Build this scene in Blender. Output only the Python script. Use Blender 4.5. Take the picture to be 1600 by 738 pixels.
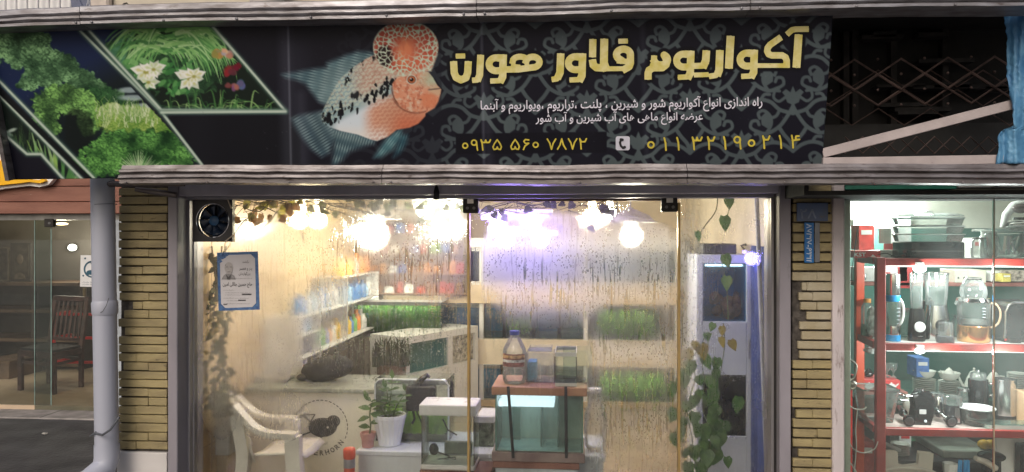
import bpy, bmesh, math, random
import numpy as np
from mathutils import Vector, noise as mnoise
for o in list(bpy.data.objects): bpy.data.objects.remove(o)
SC = bpy.context.scene
COL = SC.collection
R = math.radians
# ---------------------------------------------------------------- camera, sky, sun, exposure
YAW, CAMY, CAMZ, FPX, CX, CY = R(5.0), -4.0, 1.7, 1200.0, 800.0, 369.0
cd = bpy.data.cameras.new('camera'); cam = bpy.data.objects.new('camera', cd); COL.objects.link(cam)
cd.sensor_width = 36.0; cd.lens = 36.0 * FPX / 1600.0; cd.clip_start = 0.05; cd.clip_end = 2000
cam.location = (0, CAMY, CAMZ); cam.rotation_euler = (R(90), 0, YAW); SC.camera = cam
W = bpy.data.worlds.new('World'); SC.world = W; W.use_nodes = True
SUN_EL, SUN_AZ = R(38), R(196)          # azimuth measured clockwise from +Y
nt = W.node_tree; bg = nt.nodes['Background']
sky = nt.nodes.new('ShaderNodeTexSky'); sky.sky_type = 'NISHITA'; sky.sun_disc = False
sky.sun_elevation = SUN_EL; sky.sun_rotation = SUN_AZ; sky.air_density = 1.0; sky.dust_density = 6.0; sky.ozone_density = 1.0
nt.links.new(sky.outputs[0], bg.inputs[0]); bg.inputs[1].default_value = 0.115
sl = bpy.data.lights.new('sun', 'SUN'); sl.energy = 0.6; sl.angle = R(30); sl.color = (1, .975, .95)
sun = bpy.data.objects.new('sun', sl); COL.objects.link(sun)
sd = Vector((math.sin(SUN_AZ) * math.cos(SUN_EL), math.cos(SUN_AZ) * math.cos(SUN_EL), math.sin(SUN_EL)))
sun.rotation_euler = (-sd).to_track_quat('-Z', 'Y').to_euler()
vs = SC.view_settings; vs.view_transform = 'Standard'; vs.look = 'None'; vs.gamma = 1; vs.exposure = 0.0; vs.use_curve_mapping = False
LAMP = 2.0
cy = SC.cycles
cy.use_denoising = True; cy.max_bounces = 10; cy.transparent_max_bounces = 40; cy.transmission_bounces = 12
cy.caustics_reflective = False; cy.caustics_refractive = False; cy.sample_clamp_indirect = 4.0
# ---------------------------------------------------------------- pixel <-> world
cs, sn = math.cos(YAW), math.sin(YAW)
def ray(px, py):
    u = (px - CX) / FPX; v = -(py - CY) / FPX
    return Vector((u * cs - sn, u * sn + cs, v))
CAM = Vector((0, CAMY, CAMZ))
def at(px, py, Y):
    d = ray(px, py); return CAM + d * ((Y - CAMY) / d.y)
def X(px, Y): return at(px, 0, Y).x
def Z(py, px, Y): return at(px, py, Y).z
def m(px, Y):                      # metres per photo pixel at that spot
    return (at(px, 0, Y) - at(px, 1, Y)).length
def rect(x0, y0, x1, y1, Y):
    xm = (x0 + x1) / 2
    return X(x0, Y), X(x1, Y), Z(y1, xm, Y), Z(y0, xm, Y)   # X0 X1 Z0 Z1
def to_px(p):
    d = p - CAM; a = d.x * cs + d.y * sn; b = -d.x * sn + d.y * cs
    return CX + FPX * a / b, CY - FPX * d.z / b
# ---------------------------------------------------------------- mesh builder
class MB:
    def __init__(s): s.v = []; s.f = []
    def add(s, v, f):
        k = len(s.v); s.v += [tuple(p) for p in v]; s.f += [tuple(i + k for i in q) for q in f]; return s
    def box(s, x0, x1, y0, y1, z0, z1):
        return s.add([(x0,y0,z0),(x1,y0,z0),(x1,y1,z0),(x0,y1,z0),(x0,y0,z1),(x1,y0,z1),(x1,y1,z1),(x0,y1,z1)],
            [(0,3,2,1),(4,5,6,7),(0,1,5,4),(1,2,6,5),(2,3,7,6),(3,0,4,7)])
    def bar(s, a, b, w, h, up=(0,0,1)):
        a = Vector(a); b = Vector(b); d = (b - a).normalized(); upv = Vector(up)
        if abs(d.dot(upv)) > .98: upv = Vector((0,1,0))
        x = d.cross(upv).normalized(); z = x.cross(d).normalized()
        v = [p + x * i * w / 2 + z * j * h / 2 for p in (a, b) for i, j in ((-1,-1),(1,-1),(1,1),(-1,1))]
        return s.add(v, [(0,1,2,3),(7,6,5,4),(0,4,5,1),(1,5,6,2),(2,6,7,3),(3,7,4,0)])
    def tube(s, pts, r, n=8, cap=True):
        pts = [Vector(p) for p in pts]; k = len(pts)
        if not isinstance(r, (list, tuple)): r = [r] * k
        v = []; prev = None
        for i, p in enumerate(pts):
            d = (pts[min(i+1,k-1)] - pts[max(i-1,0)])
            d = d.normalized() if d.length > 1e-9 else Vector((0,0,1))
            if prev is None:
                a = d.cross(Vector((0,0,1)))
                if a.length < .05: a = d.cross(Vector((0,1,0)))
            else:
                a = prev - d * prev.dot(d)
                if a.length < 1e-6: a = d.cross(Vector((0,1,.3)))
            a.normalize(); prev = a; b = d.cross(a)
            for j in range(n):
                t = 2*math.pi*j/n; v.append(p + (a*math.cos(t) + b*math.sin(t)) * r[i])
        f = [(i*n+j, i*n+(j+1)%n, (i+1)*n+(j+1)%n, (i+1)*n+j) for i in range(k-1) for j in range(n)]
        if cap: f += [tuple(range(n))[::-1], tuple((k-1)*n + j for j in range(n))]
        return s.add(v, f)
    def cyl(s, a, b, r, r2=None, n=16): return s.tube([a, b], [r, r if r2 is None else r2], n)
    def lathe(s, cx, cy_, prof, n=24, sx=1, sy=1, flute=0):
        v = []; k = len(prof)
        for r_, z in prof:
            for j in range(n):
                t = 2*math.pi*j/n; rr = r_ * (1 - flute*(j % 2))
                v.append((cx + rr*math.cos(t)*sx, cy_ + rr*math.sin(t)*sy, z))
        f = [(i*n+j, i*n+(j+1)%n, (i+1)*n+(j+1)%n, (i+1)*n+j) for i in range(k-1) for j in range(n)]
        if prof[0][0] > 1e-4: f.append(tuple(range(n))[::-1])
        if prof[-1][0] > 1e-4: f.append(tuple((k-1)*n+j for j in range(n)))
        return s.add(v, f)
    def prism(s, pts, y0, y1):           # (x,z) outline extruded along y
        k = len(pts); v = [(x, y0, z) for x, z in pts] + [(x, y1, z) for x, z in pts]
        area = sum(pts[i][0]*pts[(i+1)%k][1] - pts[(i+1)%k][0]*pts[i][1] for i in range(k))
        a = tuple(range(k)); b = tuple(range(2*k-1, k-1, -1))
        side = [(i, k+i, k+(i+1)%k, (i+1)%k) for i in range(k)]
        if area < 0: a = a[::-1]; b = b[::-1]; side = [q[::-1] for q in side]
        return s.add(v, [a, b] + [q[::-1] for q in side])
    def sph(s, c, r, n=16, k=10):
        if not isinstance(r, (list, tuple)): r = (r, r, r)
        v = [(c[0], c[1], c[2]-r[2])]
        for i in range(1, k):
            p = -math.pi/2 + math.pi*i/k
            for j in range(n):
                t = 2*math.pi*j/n
                v.append((c[0]+r[0]*math.cos(p)*math.cos(t), c[1]+r[1]*math.cos(p)*math.sin(t), c[2]+r[2]*math.sin(p)))
        v.append((c[0], c[1], c[2]+r[2])); L = len(v)-1
        f = [(0, 1+(j+1)%n, 1+j) for j in range(n)]
        for i in range(k-2):
            f += [(1+i*n+j, 1+i*n+(j+1)%n, 1+(i+1)*n+(j+1)%n, 1+(i+1)*n+j) for j in range(n)]
        f += [(L, 1+(k-2)*n+j, 1+(k-2)*n+(j+1)%n) for j in range(n)]
        return s.add(v, f)
    def xf(s, fn, k=0): s.v[k:] = [tuple(fn(Vector(p))) for p in s.v[k:]]; return s
    def jit(s, a, sc, k=0):
        return s.xf(lambda p: p + mnoise.noise_vector(p*sc) * a, k)
    def build(s, name, mat, parent=None, smooth=False, bevel=0, label=None, seg=1):
        off = Vector((0,0,0)); q = parent
        if q is not None:
            while q.parent is not None: q = q.parent
            off = q.location
        me = bpy.data.meshes.new(name)
        me.from_pydata([(p[0]-off.x, p[1]-off.y, p[2]-off.z) for p in s.v], [], s.f)
        if bevel:
            b = bmesh.new(); b.from_mesh(me)
            ed = [e for e in b.edges if len(e.link_faces) == 2 and e.calc_face_angle(0) > R(35)]
            bmesh.ops.bevel(b, geom=ed, offset=bevel, segments=seg, affect='EDGES', profile=.6, clamp_overlap=True)
            b.to_mesh(me); b.free()
        if smooth:
            me.polygons.foreach_set('use_smooth', [True]*len(me.polygons))
            me.set_sharp_from_angle(angle=R(40))
        me.materials.append(mat); me.update()
        o = bpy.data.objects.new(name, me); COL.objects.link(o)
        if parent is not None: o.parent = parent
        if label: o['label'] = label
        return o
def thing(name, label, cat, loc=(0,0,0), group=None):
    o = bpy.data.objects.new(name, None); COL.objects.link(o); o.location = loc; o.empty_display_size = .05
    o['label'] = label; o['category'] = cat; o['kind'] = 'thing'
    if group: o['group'] = group
    return o
def tag(o, label, cat, group=None):
    o['label'] = label; o['category'] = cat; o['kind'] = 'thing'
    if group: o['group'] = group
    # origin at the base of the thing
    co = np.array([v.co[:] for v in o.data.vertices]); c = Vector((float(co[:,0].mean()), float(co[:,1].mean()), float(co[:,2].min())))
    o.data.transform(__import__('mathutils').Matrix.Translation(-c)); o.location = o.location + c
    return o
def struct(o): o['kind'] = 'structure'; return o
# ---------------------------------------------------------------- materials
def s2l(c): return tuple((x/12.92 if x <= .04045 else ((x+.055)/1.055)**2.4) for x in c)
def rgb(r, g, b): return s2l((r/255, g/255, b/255))
_M = {}
def mat(name, col, rough=.6, metal=0, var=.12, scale=12, bump=.0, bscale=60, col2=None, spots=0, spot_col=(.1,.07,.05), sscale=8, stretch=(1,1,1), spec=.5, coat=0, thin=0):
    if name in _M: return _M[name]
    M = bpy.data.materials.new(name); M.use_nodes = True; n = M.node_tree.nodes; l = M.node_tree.links
    p = n['Principled BSDF']; p.inputs['Metallic'].default_value = metal; p.inputs['Specular IOR Level'].default_value = spec
    p.inputs['Coat Weight'].default_value = coat
    tc = n.new('ShaderNodeTexCoord'); mp = n.new('ShaderNodeMapping'); mp.inputs['Scale'].default_value = stretch
    geo = n.new('ShaderNodeNewGeometry'); l.new(geo.outputs['Position'], mp.inputs[0])
    no = n.new('ShaderNodeTexNoise'); no.inputs['Scale'].default_value = scale; no.inputs['Detail'].default_value = 6; l.new(mp.outputs[0], no.inputs[0])
    mx = n.new('ShaderNodeMix'); mx.data_type = 'RGBA'
    c2 = col2 or tuple(max(0, x*(1-2.2*var)) for x in col); c1 = col if col2 else tuple(min(1, x*(1+var)) for x in col)
    mx.inputs[6].default_value = (*c1, 1); mx.inputs[7].default_value = (*c2, 1)
    rp = n.new('ShaderNodeMapRange'); rp.inputs[1].default_value = .32; rp.inputs[2].default_value = .68
    l.new(no.outputs[0], rp.inputs[0]); l.new(rp.outputs[0], mx.inputs[0]); out = mx.outputs[2]
    if spots:
        n2 = n.new('ShaderNodeTexNoise'); n2.inputs['Scale'].default_value = sscale; n2.inputs['Detail'].default_value = 9; n2.inputs['Roughness'].default_value = .7; l.new(mp.outputs[0], n2.inputs[0])
        r2 = n.new('ShaderNodeMapRange'); r2.inputs[1].default_value = .72 - spots*.3; r2.inputs[2].default_value = .78 - spots*.2; l.new(n2.outputs[0], r2.inputs[0])
        m2 = n.new('ShaderNodeMix'); m2.data_type = 'RGBA'; l.new(r2.outputs[0], m2.inputs[0]); l.new(out, m2.inputs[6]); m2.inputs[7].default_value = (*spot_col, 1); out = m2.outputs[2]
    l.new(out, p.inputs['Base Color'])
    rr = n.new('ShaderNodeMapRange'); rr.inputs[3].default_value = max(.02, rough-.1); rr.inputs[4].default_value = min(1, rough+.1); l.new(no.outputs[0], rr.inputs[0]); l.new(rr.outputs[0], p.inputs['Roughness'])
    if bump:
        n3 = n.new('ShaderNodeTexNoise'); n3.inputs['Scale'].default_value = bscale; n3.inputs['Detail'].default_value = 5; l.new(mp.outputs[0], n3.inputs[0])
        bp = n.new('ShaderNodeBump'); bp.inputs['Strength'].default_value = bump; bp.inputs['Distance'].default_value = .01; l.new(n3.outputs[0], bp.inputs['Height']); l.new(bp.outputs[0], p.inputs['Normal'])
    if thin:                              # leaf or paper: some light comes through
        tl = n.new('ShaderNodeBsdfTranslucent'); l.new(out, tl.inputs[0]); ms = n.new('ShaderNodeMixShader'); ms.inputs[0].default_value = thin; l.new(p.outputs[0], ms.inputs[1]); l.new(tl.outputs[0], ms.inputs[2]); l.new(ms.outputs[0], n['Material Output'].inputs[0])
    _M[name] = M; return M
def emit(name, col, s):
    if name in _M: return _M[name]
    M = bpy.data.materials.new(name); M.use_nodes = True; n = M.node_tree.nodes; l = M.node_tree.links
    e = n.new('ShaderNodeEmission'); e.inputs[0].default_value = (*col, 1); e.inputs[1].default_value = s
    l.new(e.outputs[0], n['Material Output'].inputs[0]); _M[name] = M; return M
def glass(name, tint=(.93,.97,.95), gloss=1.0, rough=.03, fog=0.0, fogcol=(.8,.8,.78), scale=6):
    """thin sheet glass or clear plastic: tinted pass-through, fresnel gloss, a pale diffuse share for dirt, haze and highlights"""
    if name in _M: return _M[name]
    M = bpy.data.materials.new(name); M.use_nodes = True; n = M.node_tree.nodes; l = M.node_tree.links; n.remove(n['Principled BSDF'])
    t = n.new('ShaderNodeBsdfTransparent'); t.inputs[0].default_value = (*tint, 1)
    g = n.new('ShaderNodeBsdfGlossy'); g.inputs['Roughness'].default_value = rough
    fr = n.new('ShaderNodeFresnel'); fr.inputs[0].default_value = 1.45
    mu = n.new('ShaderNodeMath'); mu.operation = 'MULTIPLY'; mu.inputs[1].default_value = gloss; l.new(fr.outputs[0], mu.inputs[0])
    mx = n.new('ShaderNodeMixShader'); l.new(mu.outputs[0], mx.inputs[0]); l.new(t.outputs[0], mx.inputs[1]); l.new(g.outputs[0], mx.inputs[2]); out = mx
    if fog:
        tl = n.new('ShaderNodeBsdfTranslucent'); tl.inputs[0].default_value = (*fogcol, 1); df = n.new('ShaderNodeBsdfDiffuse'); df.inputs[0].default_value = (*fogcol, 1)
        ad = n.new('ShaderNodeMixShader'); ad.inputs[0].default_value = .5; l.new(tl.outputs[0], ad.inputs[1]); l.new(df.outputs[0], ad.inputs[2])
        ns = n.new('ShaderNodeTexNoise'); ns.inputs['Scale'].default_value = scale; ns.inputs['Detail'].default_value = 6
        ge = n.new('ShaderNodeNewGeometry'); l.new(ge.outputs['Position'], ns.inputs[0])
        rp = n.new('ShaderNodeMapRange'); rp.inputs[1].default_value = .3; rp.inputs[2].default_value = .75; rp.inputs[3].default_value = fog*.3; rp.inputs[4].default_value = fog*1.6; l.new(ns.outputs[0], rp.inputs[0])
        m2 = n.new('ShaderNodeMixShader'); l.new(rp.outputs[0], m2.inputs[0]); l.new(out.outputs[0], m2.inputs[1]); l.new(ad.outputs[0], m2.inputs[2]); out = m2
    l.new(out.outputs[0], n['Material Output'].inputs[0]); _M[name] = M; return M
def attr_mat(name, rough=.5, spec=.5, attr='art'):
    M = bpy.data.materials.new(name); M.use_nodes = True; n = M.node_tree.nodes; l = M.node_tree.links
    a = n.new('ShaderNodeAttribute'); a.attribute_name = attr; p = n['Principled BSDF']; l.new(a.outputs['Color'], p.inputs['Base Color'])
    p.inputs['Roughness'].default_value = rough; p.inputs['Specular IOR Level'].default_value = spec
    return M
def lamp(name, loc, watts, col, size=.05, parent=None):
    L = bpy.data.lights.new(name, 'POINT'); L.energy = watts*LAMP; L.color = col; L.shadow_soft_size = size
    o = bpy.data.objects.new(name, L); COL.objects.link(o)
    if parent is not None: o.parent = parent; o.location = Vector(loc) - parent.location
    else: o.location = loc
    return o
# ---------------------------------------------------------------- writing
_F = {'ا':'FE8D FE8E','آ':'FE81 FE82','ب':'FE8F FE90 FE91 FE92','پ':'FB56 FB57 FB58 FB59','ت':'FE95 FE96 FE97 FE98','ج':'FE9D FE9E FE9F FEA0','ح':'FEA1 FEA2 FEA3 FEA4',
 'د':'FEA9 FEAA','ر':'FEAD FEAE','ز':'FEAF FEB0','س':'FEB1 FEB2 FEB3 FEB4','ش':'FEB5 FEB6 FEB7 FEB8','ض':'FEBD FEBE FEBF FEC0','ع':'FEC9 FECA FECB FECC','ف':'FED1 FED2 FED3 FED4',
 'ک':'FB8E FB8F FB90 FB91','گ':'FB92 FB93 FB94 FB95','ل':'FEDD FEDE FEDF FEE0','م':'FEE1 FEE2 FEE3 FEE4','ن':'FEE5 FEE6 FEE7 FEE8','و':'FEED FEEE','ه':'FEE9 FEEA FEEB FEEC','ی':'FBFC FBFD FBFE FBFF','خ':'FEA5 FEA6 FEA7 FEA8'}
def shape(t):
    out = []
    for i, c in enumerate(t):
        if c not in _F: out.append(c); continue
        f = [chr(int(h, 16)) for h in _F[c].split()]
        pj = i > 0 and t[i-1] in _F and len(_F[t[i-1]].split()) == 4
        nj = i+1 < len(t) and t[i+1] in _F and len(f) == 4
        out.append(f[3] if pj and nj else f[1] if pj else f[2] if nj else f[0])
    return ''.join(out)[::-1]
def text_flat(body, bold=0.0):
    """outline of a line of writing, scaled to the unit square: (verts Nx2, faces)"""
    c = bpy.data.curves.new('lettering', 'FONT'); c.body = body; c.resolution_u = 3; c.offset = bold
    o = bpy.data.objects.new('lettering', c); COL.objects.link(o); bpy.context.view_layer.update()
    dg = bpy.context.evaluated_depsgraph_get(); me = bpy.data.meshes.new_from_object(o.evaluated_get(dg))
    v = np.array([p.co[:2] for p in me.vertices]); f = [tuple(p.vertices) for p in me.polygons]
    bpy.data.objects.remove(o); bpy.data.curves.remove(c); bpy.data.meshes.remove(me)
    lo = v.min(0); hi = v.max(0); return (v-lo)/(hi-lo), f
def text_px(mb, body, x0, y0, x1, y1, place, bold=0.0, skew=0.0):
    """write body in the photo-pixel box; place(px,py) gives the point on the surface"""
    v, f = text_flat(body, bold)
    mb.add([place(x0+(x1-x0)*a, y1-(y1-y0)*b + skew*(a-.5)) for a, b in v], f); return mb
def plane_place(p0, n, lift):
    n = Vector(n).normalized(); p0 = Vector(p0)
    def f(px, py):
        d = ray(px, py); t = (p0 - CAM).dot(n) / d.dot(n); return CAM + d*t + n*lift
    return f
def y_place(Y): return lambda px, py: at(px, py, Y)
# ---------------------------------------------------------------- numpy drawing (printed artwork becomes a colour attribute)
class Canvas:
    def __init__(s, x0, y0, x1, y1, k=1.0, bgc=(20,20,30)):
        s.x0, s.y0, s.k = x0, y0, k; s.w = int((x1-x0)*k); s.h = int((y1-y0)*k)
        s.a = np.zeros((s.h, s.w, 3), np.float32); s.a[:] = bgc
        s.px = x0 + (np.arange(s.w)+.5)/k; s.py = y0 + (np.arange(s.h)+.5)/k
    def win(s, xa, ya, xb, yb):
        i0 = max(0, int((xa-s.x0)*s.k)); i1 = min(s.w, int((xb-s.x0)*s.k)+2); j0 = max(0, int((ya-s.y0)*s.k)); j1 = min(s.h, int((yb-s.y0)*s.k)+2)
        if i1 <= i0 or j1 <= j0: return None
        return slice(j0, j1), slice(i0, i1), *np.meshgrid(s.px[i0:i1], s.py[j0:j1])
    def mixin(s, sl, al, c):
        s.a[sl] += (np.asarray(c, np.float32) - s.a[sl]) * al[..., None]
    def stroke(s, pts, w, c, soft=1.0, op=1.0, taper=False, clip=None):
        p = np.array(pts, float); r = w/2 + soft
        q = s.win(p[:,0].min()-r, p[:,1].min()-r, p[:,0].max()+r, p[:,1].max()+r)
        if q is None: return
        jj, ii, gx, gy = q; al = np.zeros(gx.shape, np.float32); n = len(p)-1
        for k in range(n):
            a, b = p[k], p[k+1]; d = b-a; L = (d*d).sum()+1e-9
            t = np.clip(((gx-a[0])*d[0] + (gy-a[1])*d[1])/L, 0, 1)
            ds = np.hypot(gx-a[0]-t*d[0], gy-a[1]-t*d[1]); hw = w/2
            if taper: hw = w/2*(1 - (k+t)/n*.85)
            al = np.maximum(al, np.clip((hw + soft/2 - ds)/soft, 0, 1))
        if clip is not None: al = al*clip(gx, gy)
        s.mixin((jj, ii), al*op, c)
    def poly(s, pts, c, soft=1.0, op=1.0, clip=None):
        q = s.win(min(p[0] for p in pts)-2, min(p[1] for p in pts)-2, max(p[0] for p in pts)+2, max(p[1] for p in pts)+2)
        if q is None: return
        jj, ii, gx, gy = q; al = poly_alpha(gx, gy, pts, soft)*op
        if clip is not None: al = al*clip(gx, gy)
        s.mixin((jj, ii), al, c)
    def ell(s, cx, cy_, rx, ry, c, soft=1.0, op=1.0, rot=0, clip=None):
        r = max(rx, ry)+soft; q = s.win(cx-r, cy_-r, cx+r, cy_+r)
        if q is None: return
        jj, ii, gx, gy = q; ca, sa = math.cos(rot), math.sin(rot); dx = gx-cx; dy = gy-cy_
        d = np.hypot((dx*ca+dy*sa)/rx, (-dx*sa+dy*ca)/ry); al = np.clip((1-d)*min(rx, ry)/soft + .5, 0, 1)*op
        if clip is not None: al = al*clip(gx, gy)
        s.mixin((jj, ii), al, c)
    def sample(s, X_, Y_):
        u = np.clip((X_-s.x0)*s.k-.5, 0, s.w-1.01); v = np.clip((Y_-s.y0)*s.k-.5, 0, s.h-1.01); i = u.astype(int); j = v.astype(int); fu = (u-i)[..., None]; fv = (v-j)[..., None]; a = s.a
        return (a[j,i]*(1-fu)+a[j,i+1]*fu)*(1-fv) + (a[j+1,i]*(1-fu)+a[j+1,i+1]*fu)*fv
def poly_alpha(gx, gy, pts, soft=1.0):
    P_ = np.array(pts, float); n = len(P_); ins = np.zeros(gx.shape, bool); ds = np.full(gx.shape, 1e9)
    for k in range(n):
        a, b = P_[k], P_[(k+1) % n]; d = b-a; L = (d*d).sum()+1e-9
        t = np.clip(((gx-a[0])*d[0]+(gy-a[1])*d[1])/L, 0, 1); ds = np.minimum(ds, np.hypot(gx-a[0]-t*d[0], gy-a[1]-t*d[1]))
        cnd = (a[1] > gy) != (b[1] > gy); xx = a[0] + (gy-a[1])*d[0]/(d[1] if abs(d[1]) > 1e-9 else 1e-9); ins ^= cnd & (gx < xx)
    sd_ = np.where(ins, ds, -ds); return np.clip(sd_/soft+.5, 0, 1).astype(np.float32)
def hsh(i, j, s=0):
    h = np.sin(i*127.1 + j*311.7 + s*74.7)*43758.5453; return h - np.floor(h)
def vnoise(x, y, s=0):
    i = np.floor(x); j = np.floor(y); u = x-i; v = y-j; u = u*u*(3-2*u); v = v*v*(3-2*v)
    return (hsh(i,j,s)*(1-u)+hsh(i+1,j,s)*u)*(1-v) + (hsh(i,j+1,s)*(1-u)+hsh(i+1,j+1,s)*u)*v
def fbm(x, y, s=0, o=4): return sum(vnoise(x*2**k, y*2**k, s+k)*.5**(k+1) for k in range(o))/(1-.5**o)
def voro(x, y, s=0):
    i0 = np.floor(x); j0 = np.floor(y); f1 = np.full(x.shape, 9.); f2 = f1.copy(); idr = np.zeros(x.shape)
    for di in (-1,0,1):
        for dj in (-1,0,1):
            i = i0+di; j = j0+dj; d = np.hypot(i+hsh(i,j,s)-x, j+hsh(i,j,s+9)-y)
            nw = d < f1; f2 = np.where(nw, f1, np.minimum(f2, d)); idr = np.where(nw, hsh(i,j,s+5), idr); f1 = np.where(nw, d, f1)
    return f1, f2, idr
def color_attr(me, name, lin):
    a = me.color_attributes.new(name, 'FLOAT_COLOR', 'POINT'); c = np.ones((len(lin), 4), np.float32); c[:, :3] = lin; a.data.foreach_set('color', c.ravel())
def np_s2l(c):
    c = np.clip(c/255., 0, 1); return np.where(c <= .04045, c/12.92, ((c+.055)/1.055)**2.4)
def grid_obj(name, pts, nx, ny, material, parent=None, thick=0, smooth=False):
    """pts: (ny*nx,3) row by row, seen from the front left-to-right, top-to-bottom"""
    idx = np.arange(nx*ny).reshape(ny, nx); f = np.stack([idx[:-1,:-1], idx[1:,:-1], idx[1:,1:], idx[:-1,1:]], -1).reshape(-1, 4)
    me = bpy.data.meshes.new(name); me.vertices.add(nx*ny); me.vertices.foreach_set('co', np.asarray(pts, np.float32).ravel())
    me.loops.add(f.size); me.loops.foreach_set('vertex_index', f.ravel().astype(np.int32)); me.polygons.add(len(f)); me.polygons.foreach_set('loop_start', np.arange(0, f.size, 4, dtype=np.int32))
    me.update(calc_edges=True); me.materials.append(material)
    if smooth: me.polygons.foreach_set('use_smooth', [True]*len(me.polygons))
    o = bpy.data.objects.new(name, me); COL.objects.link(o)
    if parent is not None: o.parent = parent
    if thick:
        md = o.modifiers.new('thickness', 'SOLIDIFY'); md.thickness = thick; md.offset = -1
    return o
def field_mesh(sdf, x0, y0, x1, y1, h, place, mb):
    """solid flat mesh of {sdf<0} in photo-pixel space (marching squares)"""
    nx = int((x1-x0)/h)+1; ny = int((y1-y0)/h)+1; gx, gy = np.meshgrid(x0+np.arange(nx)*h, y0+np.arange(ny)*h); F_ = sdf(gx, gy)
    vid = {}; V = []; Fc = []
    def vert(key, x, y):
        if key not in vid: vid[key] = len(V); V.append(place(x, y))
        return vid[key]
    ins = F_ < 0; cells = ins[:-1,:-1] | ins[1:,:-1] | ins[:-1,1:] | ins[1:,1:]
    for j, i in zip(*np.nonzero(cells)):
        cor = [(i,j),(i,j+1),(i+1,j+1),(i+1,j)]; poly = []
        for k in range(4):
            a = cor[k]; b = cor[(k+1) % 4]; fa = F_[a[1],a[0]]; fb = F_[b[1],b[0]]
            if fa < 0: poly.append(vert(a, x0+a[0]*h, y0+a[1]*h))
            if (fa < 0) != (fb < 0):
                t = fa/(fa-fb); poly.append(vert((min(a,b), max(a,b)), x0+(a[0]+(b[0]-a[0])*t)*h, y0+(a[1]+(b[1]-a[1])*t)*h))
        if len(poly) > 2: Fc.append(tuple(poly))
    mb.add(V, Fc); return mb
def seg_dist(gx, gy, pts):
    d_ = np.full(gx.shape, 1e9)
    for a, b in zip(pts[:-1], pts[1:]):
        dx, dy = b[0]-a[0], b[1]-a[1]; L = dx*dx+dy*dy+1e-9; t = np.clip(((gx-a[0])*dx+(gy-a[1])*dy)/L, 0, 1); d_ = np.minimum(d_, np.hypot(gx-a[0]-t*dx, gy-a[1]-t*dy))
    return d_
def cr(pts, n=6):                    # Catmull-Rom through points
    p = [Vector(q) for q in pts]; p = [p[0]*2-p[1]] + p + [p[-1]*2-p[-2]]; out = []
    for i in range(1, len(p)-2):
        for k in range(n):
            t = k/n; a, b, c, d = p[i-1:i+3]
            out.append(.5*((2*b) + (c-a)*t + (2*a-5*b+4*c-d)*t*t + (3*b-a-3*c+d)*t**3))
    return out + [p[-2]]
# ================================================================ THE SIGN'S PRINTED ARTWORK
rnd = random.Random(4)
cv = Canvas(-32, 2, 1312, 290, 1.6, (20, 20, 32))
def damask():
    """ogee scroll tile, 160 x 132 px, mirror symmetric, drawn once and repeated as a printed pattern"""
    TW, TH = 161.0, 134.0; k = 2.0; t = Canvas(0, 0, TW, TH, k, (0, 0, 0)); c = (1, 1, 1)
    def both(fn):
        for ox in (0, TW):
            for oy in (-TH, 0, TH): fn(ox, oy)
    def motif(ax, ay):
        for ox in (-TW, 0, TW):
            for oy in (-TH, 0, TH):
                x, y = ax+ox, ay+oy
                t.poly([(x-17,y-20),(x-11,y-25),(x-4,y-20),(x,y-30),(x+4,y-20),(x+11,y-25),(x+17,y-20),(x+13,y-15),(x+9,y-4),(x,y),(x-9,y-4),(x-13,y-15)], c)
                t.stroke([(x,y),(x,y+8)], 5, c)
                t.ell(x, y+27, 3.5, 5, (0,0,0))
                for s in (-1, 1):
                    def S(pts, w, tp=False): t.stroke([(x+s*a, y+b) for a, b in cr([(p[0],p[1],0) for p in pts], 6) for a, b in [(a, b)]] if False else [(x+s*q[0], y+q[1]) for q in cr([(p[0],p[1],0) for p in pts], 6)], w, c, 1.0, taper=tp)
                    S([(0,2),(8,16),(22,34),(42,44),(58,40)], 6)          # ogee arm
                    S([(22,34),(14,46),(4,58),(0,72)], 6)
                    S([(0,72),(14,62),(30,58),(46,62),(60,74),(80,80)], 6)  # lower crossing arm
                    S([(58,40),(66,34),(64,25),(56,24),(53,30)], 5)       # curl
                    S([(42,44),(34,30),(36,16),(46,8),(54,12),(52,20)], 5, False)
                    t.poly([(x+s*31,y+20),(x+s*42,y+10),(x+s*50,y+18),(x+s*49,y+30),(x+s*40,y+36),(x+s*34,y+31)], c)
                    S([(12,-12),(22,-6),(30,-12),(28,-22),(21,-22)], 4.5)
                    S([(60,74),(54,84),(44,86),(40,80)], 5)
                    S([(30,58),(36,50),(44,50)], 5)
    motif(0, 34); motif(TW/2, 34+TH/2)
    return t, TW, TH
TT, TW, TH = damask()
gx, gy = np.meshgrid(cv.px, cv.py)
uu = np.mod(gx-917, TW); vv = np.mod(gy-2+(gx-917)*.018, TH)
tile = TT.sample(np.clip(uu, 0, TW-.6), np.clip(vv, 0, TH-.6))[..., 0]
fade = np.clip((gx-500)/260, 0, 1)**.8 * (.55+.45*np.clip((gy-10)/60, 0, 1)) 
fade *= np.where(gx < 690, .55, 1)
cv.a += (np.array((77, 88, 92), np.float32) - cv.a) * (tile*fade*(.85+.3*fbm(gx/60, gy/60, 3)))[..., None]
# blank strip behind the mobile number
cv.poly([(712,209),(948,206),(948,239),(712,241)], (13,13,24), 1.2)
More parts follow.
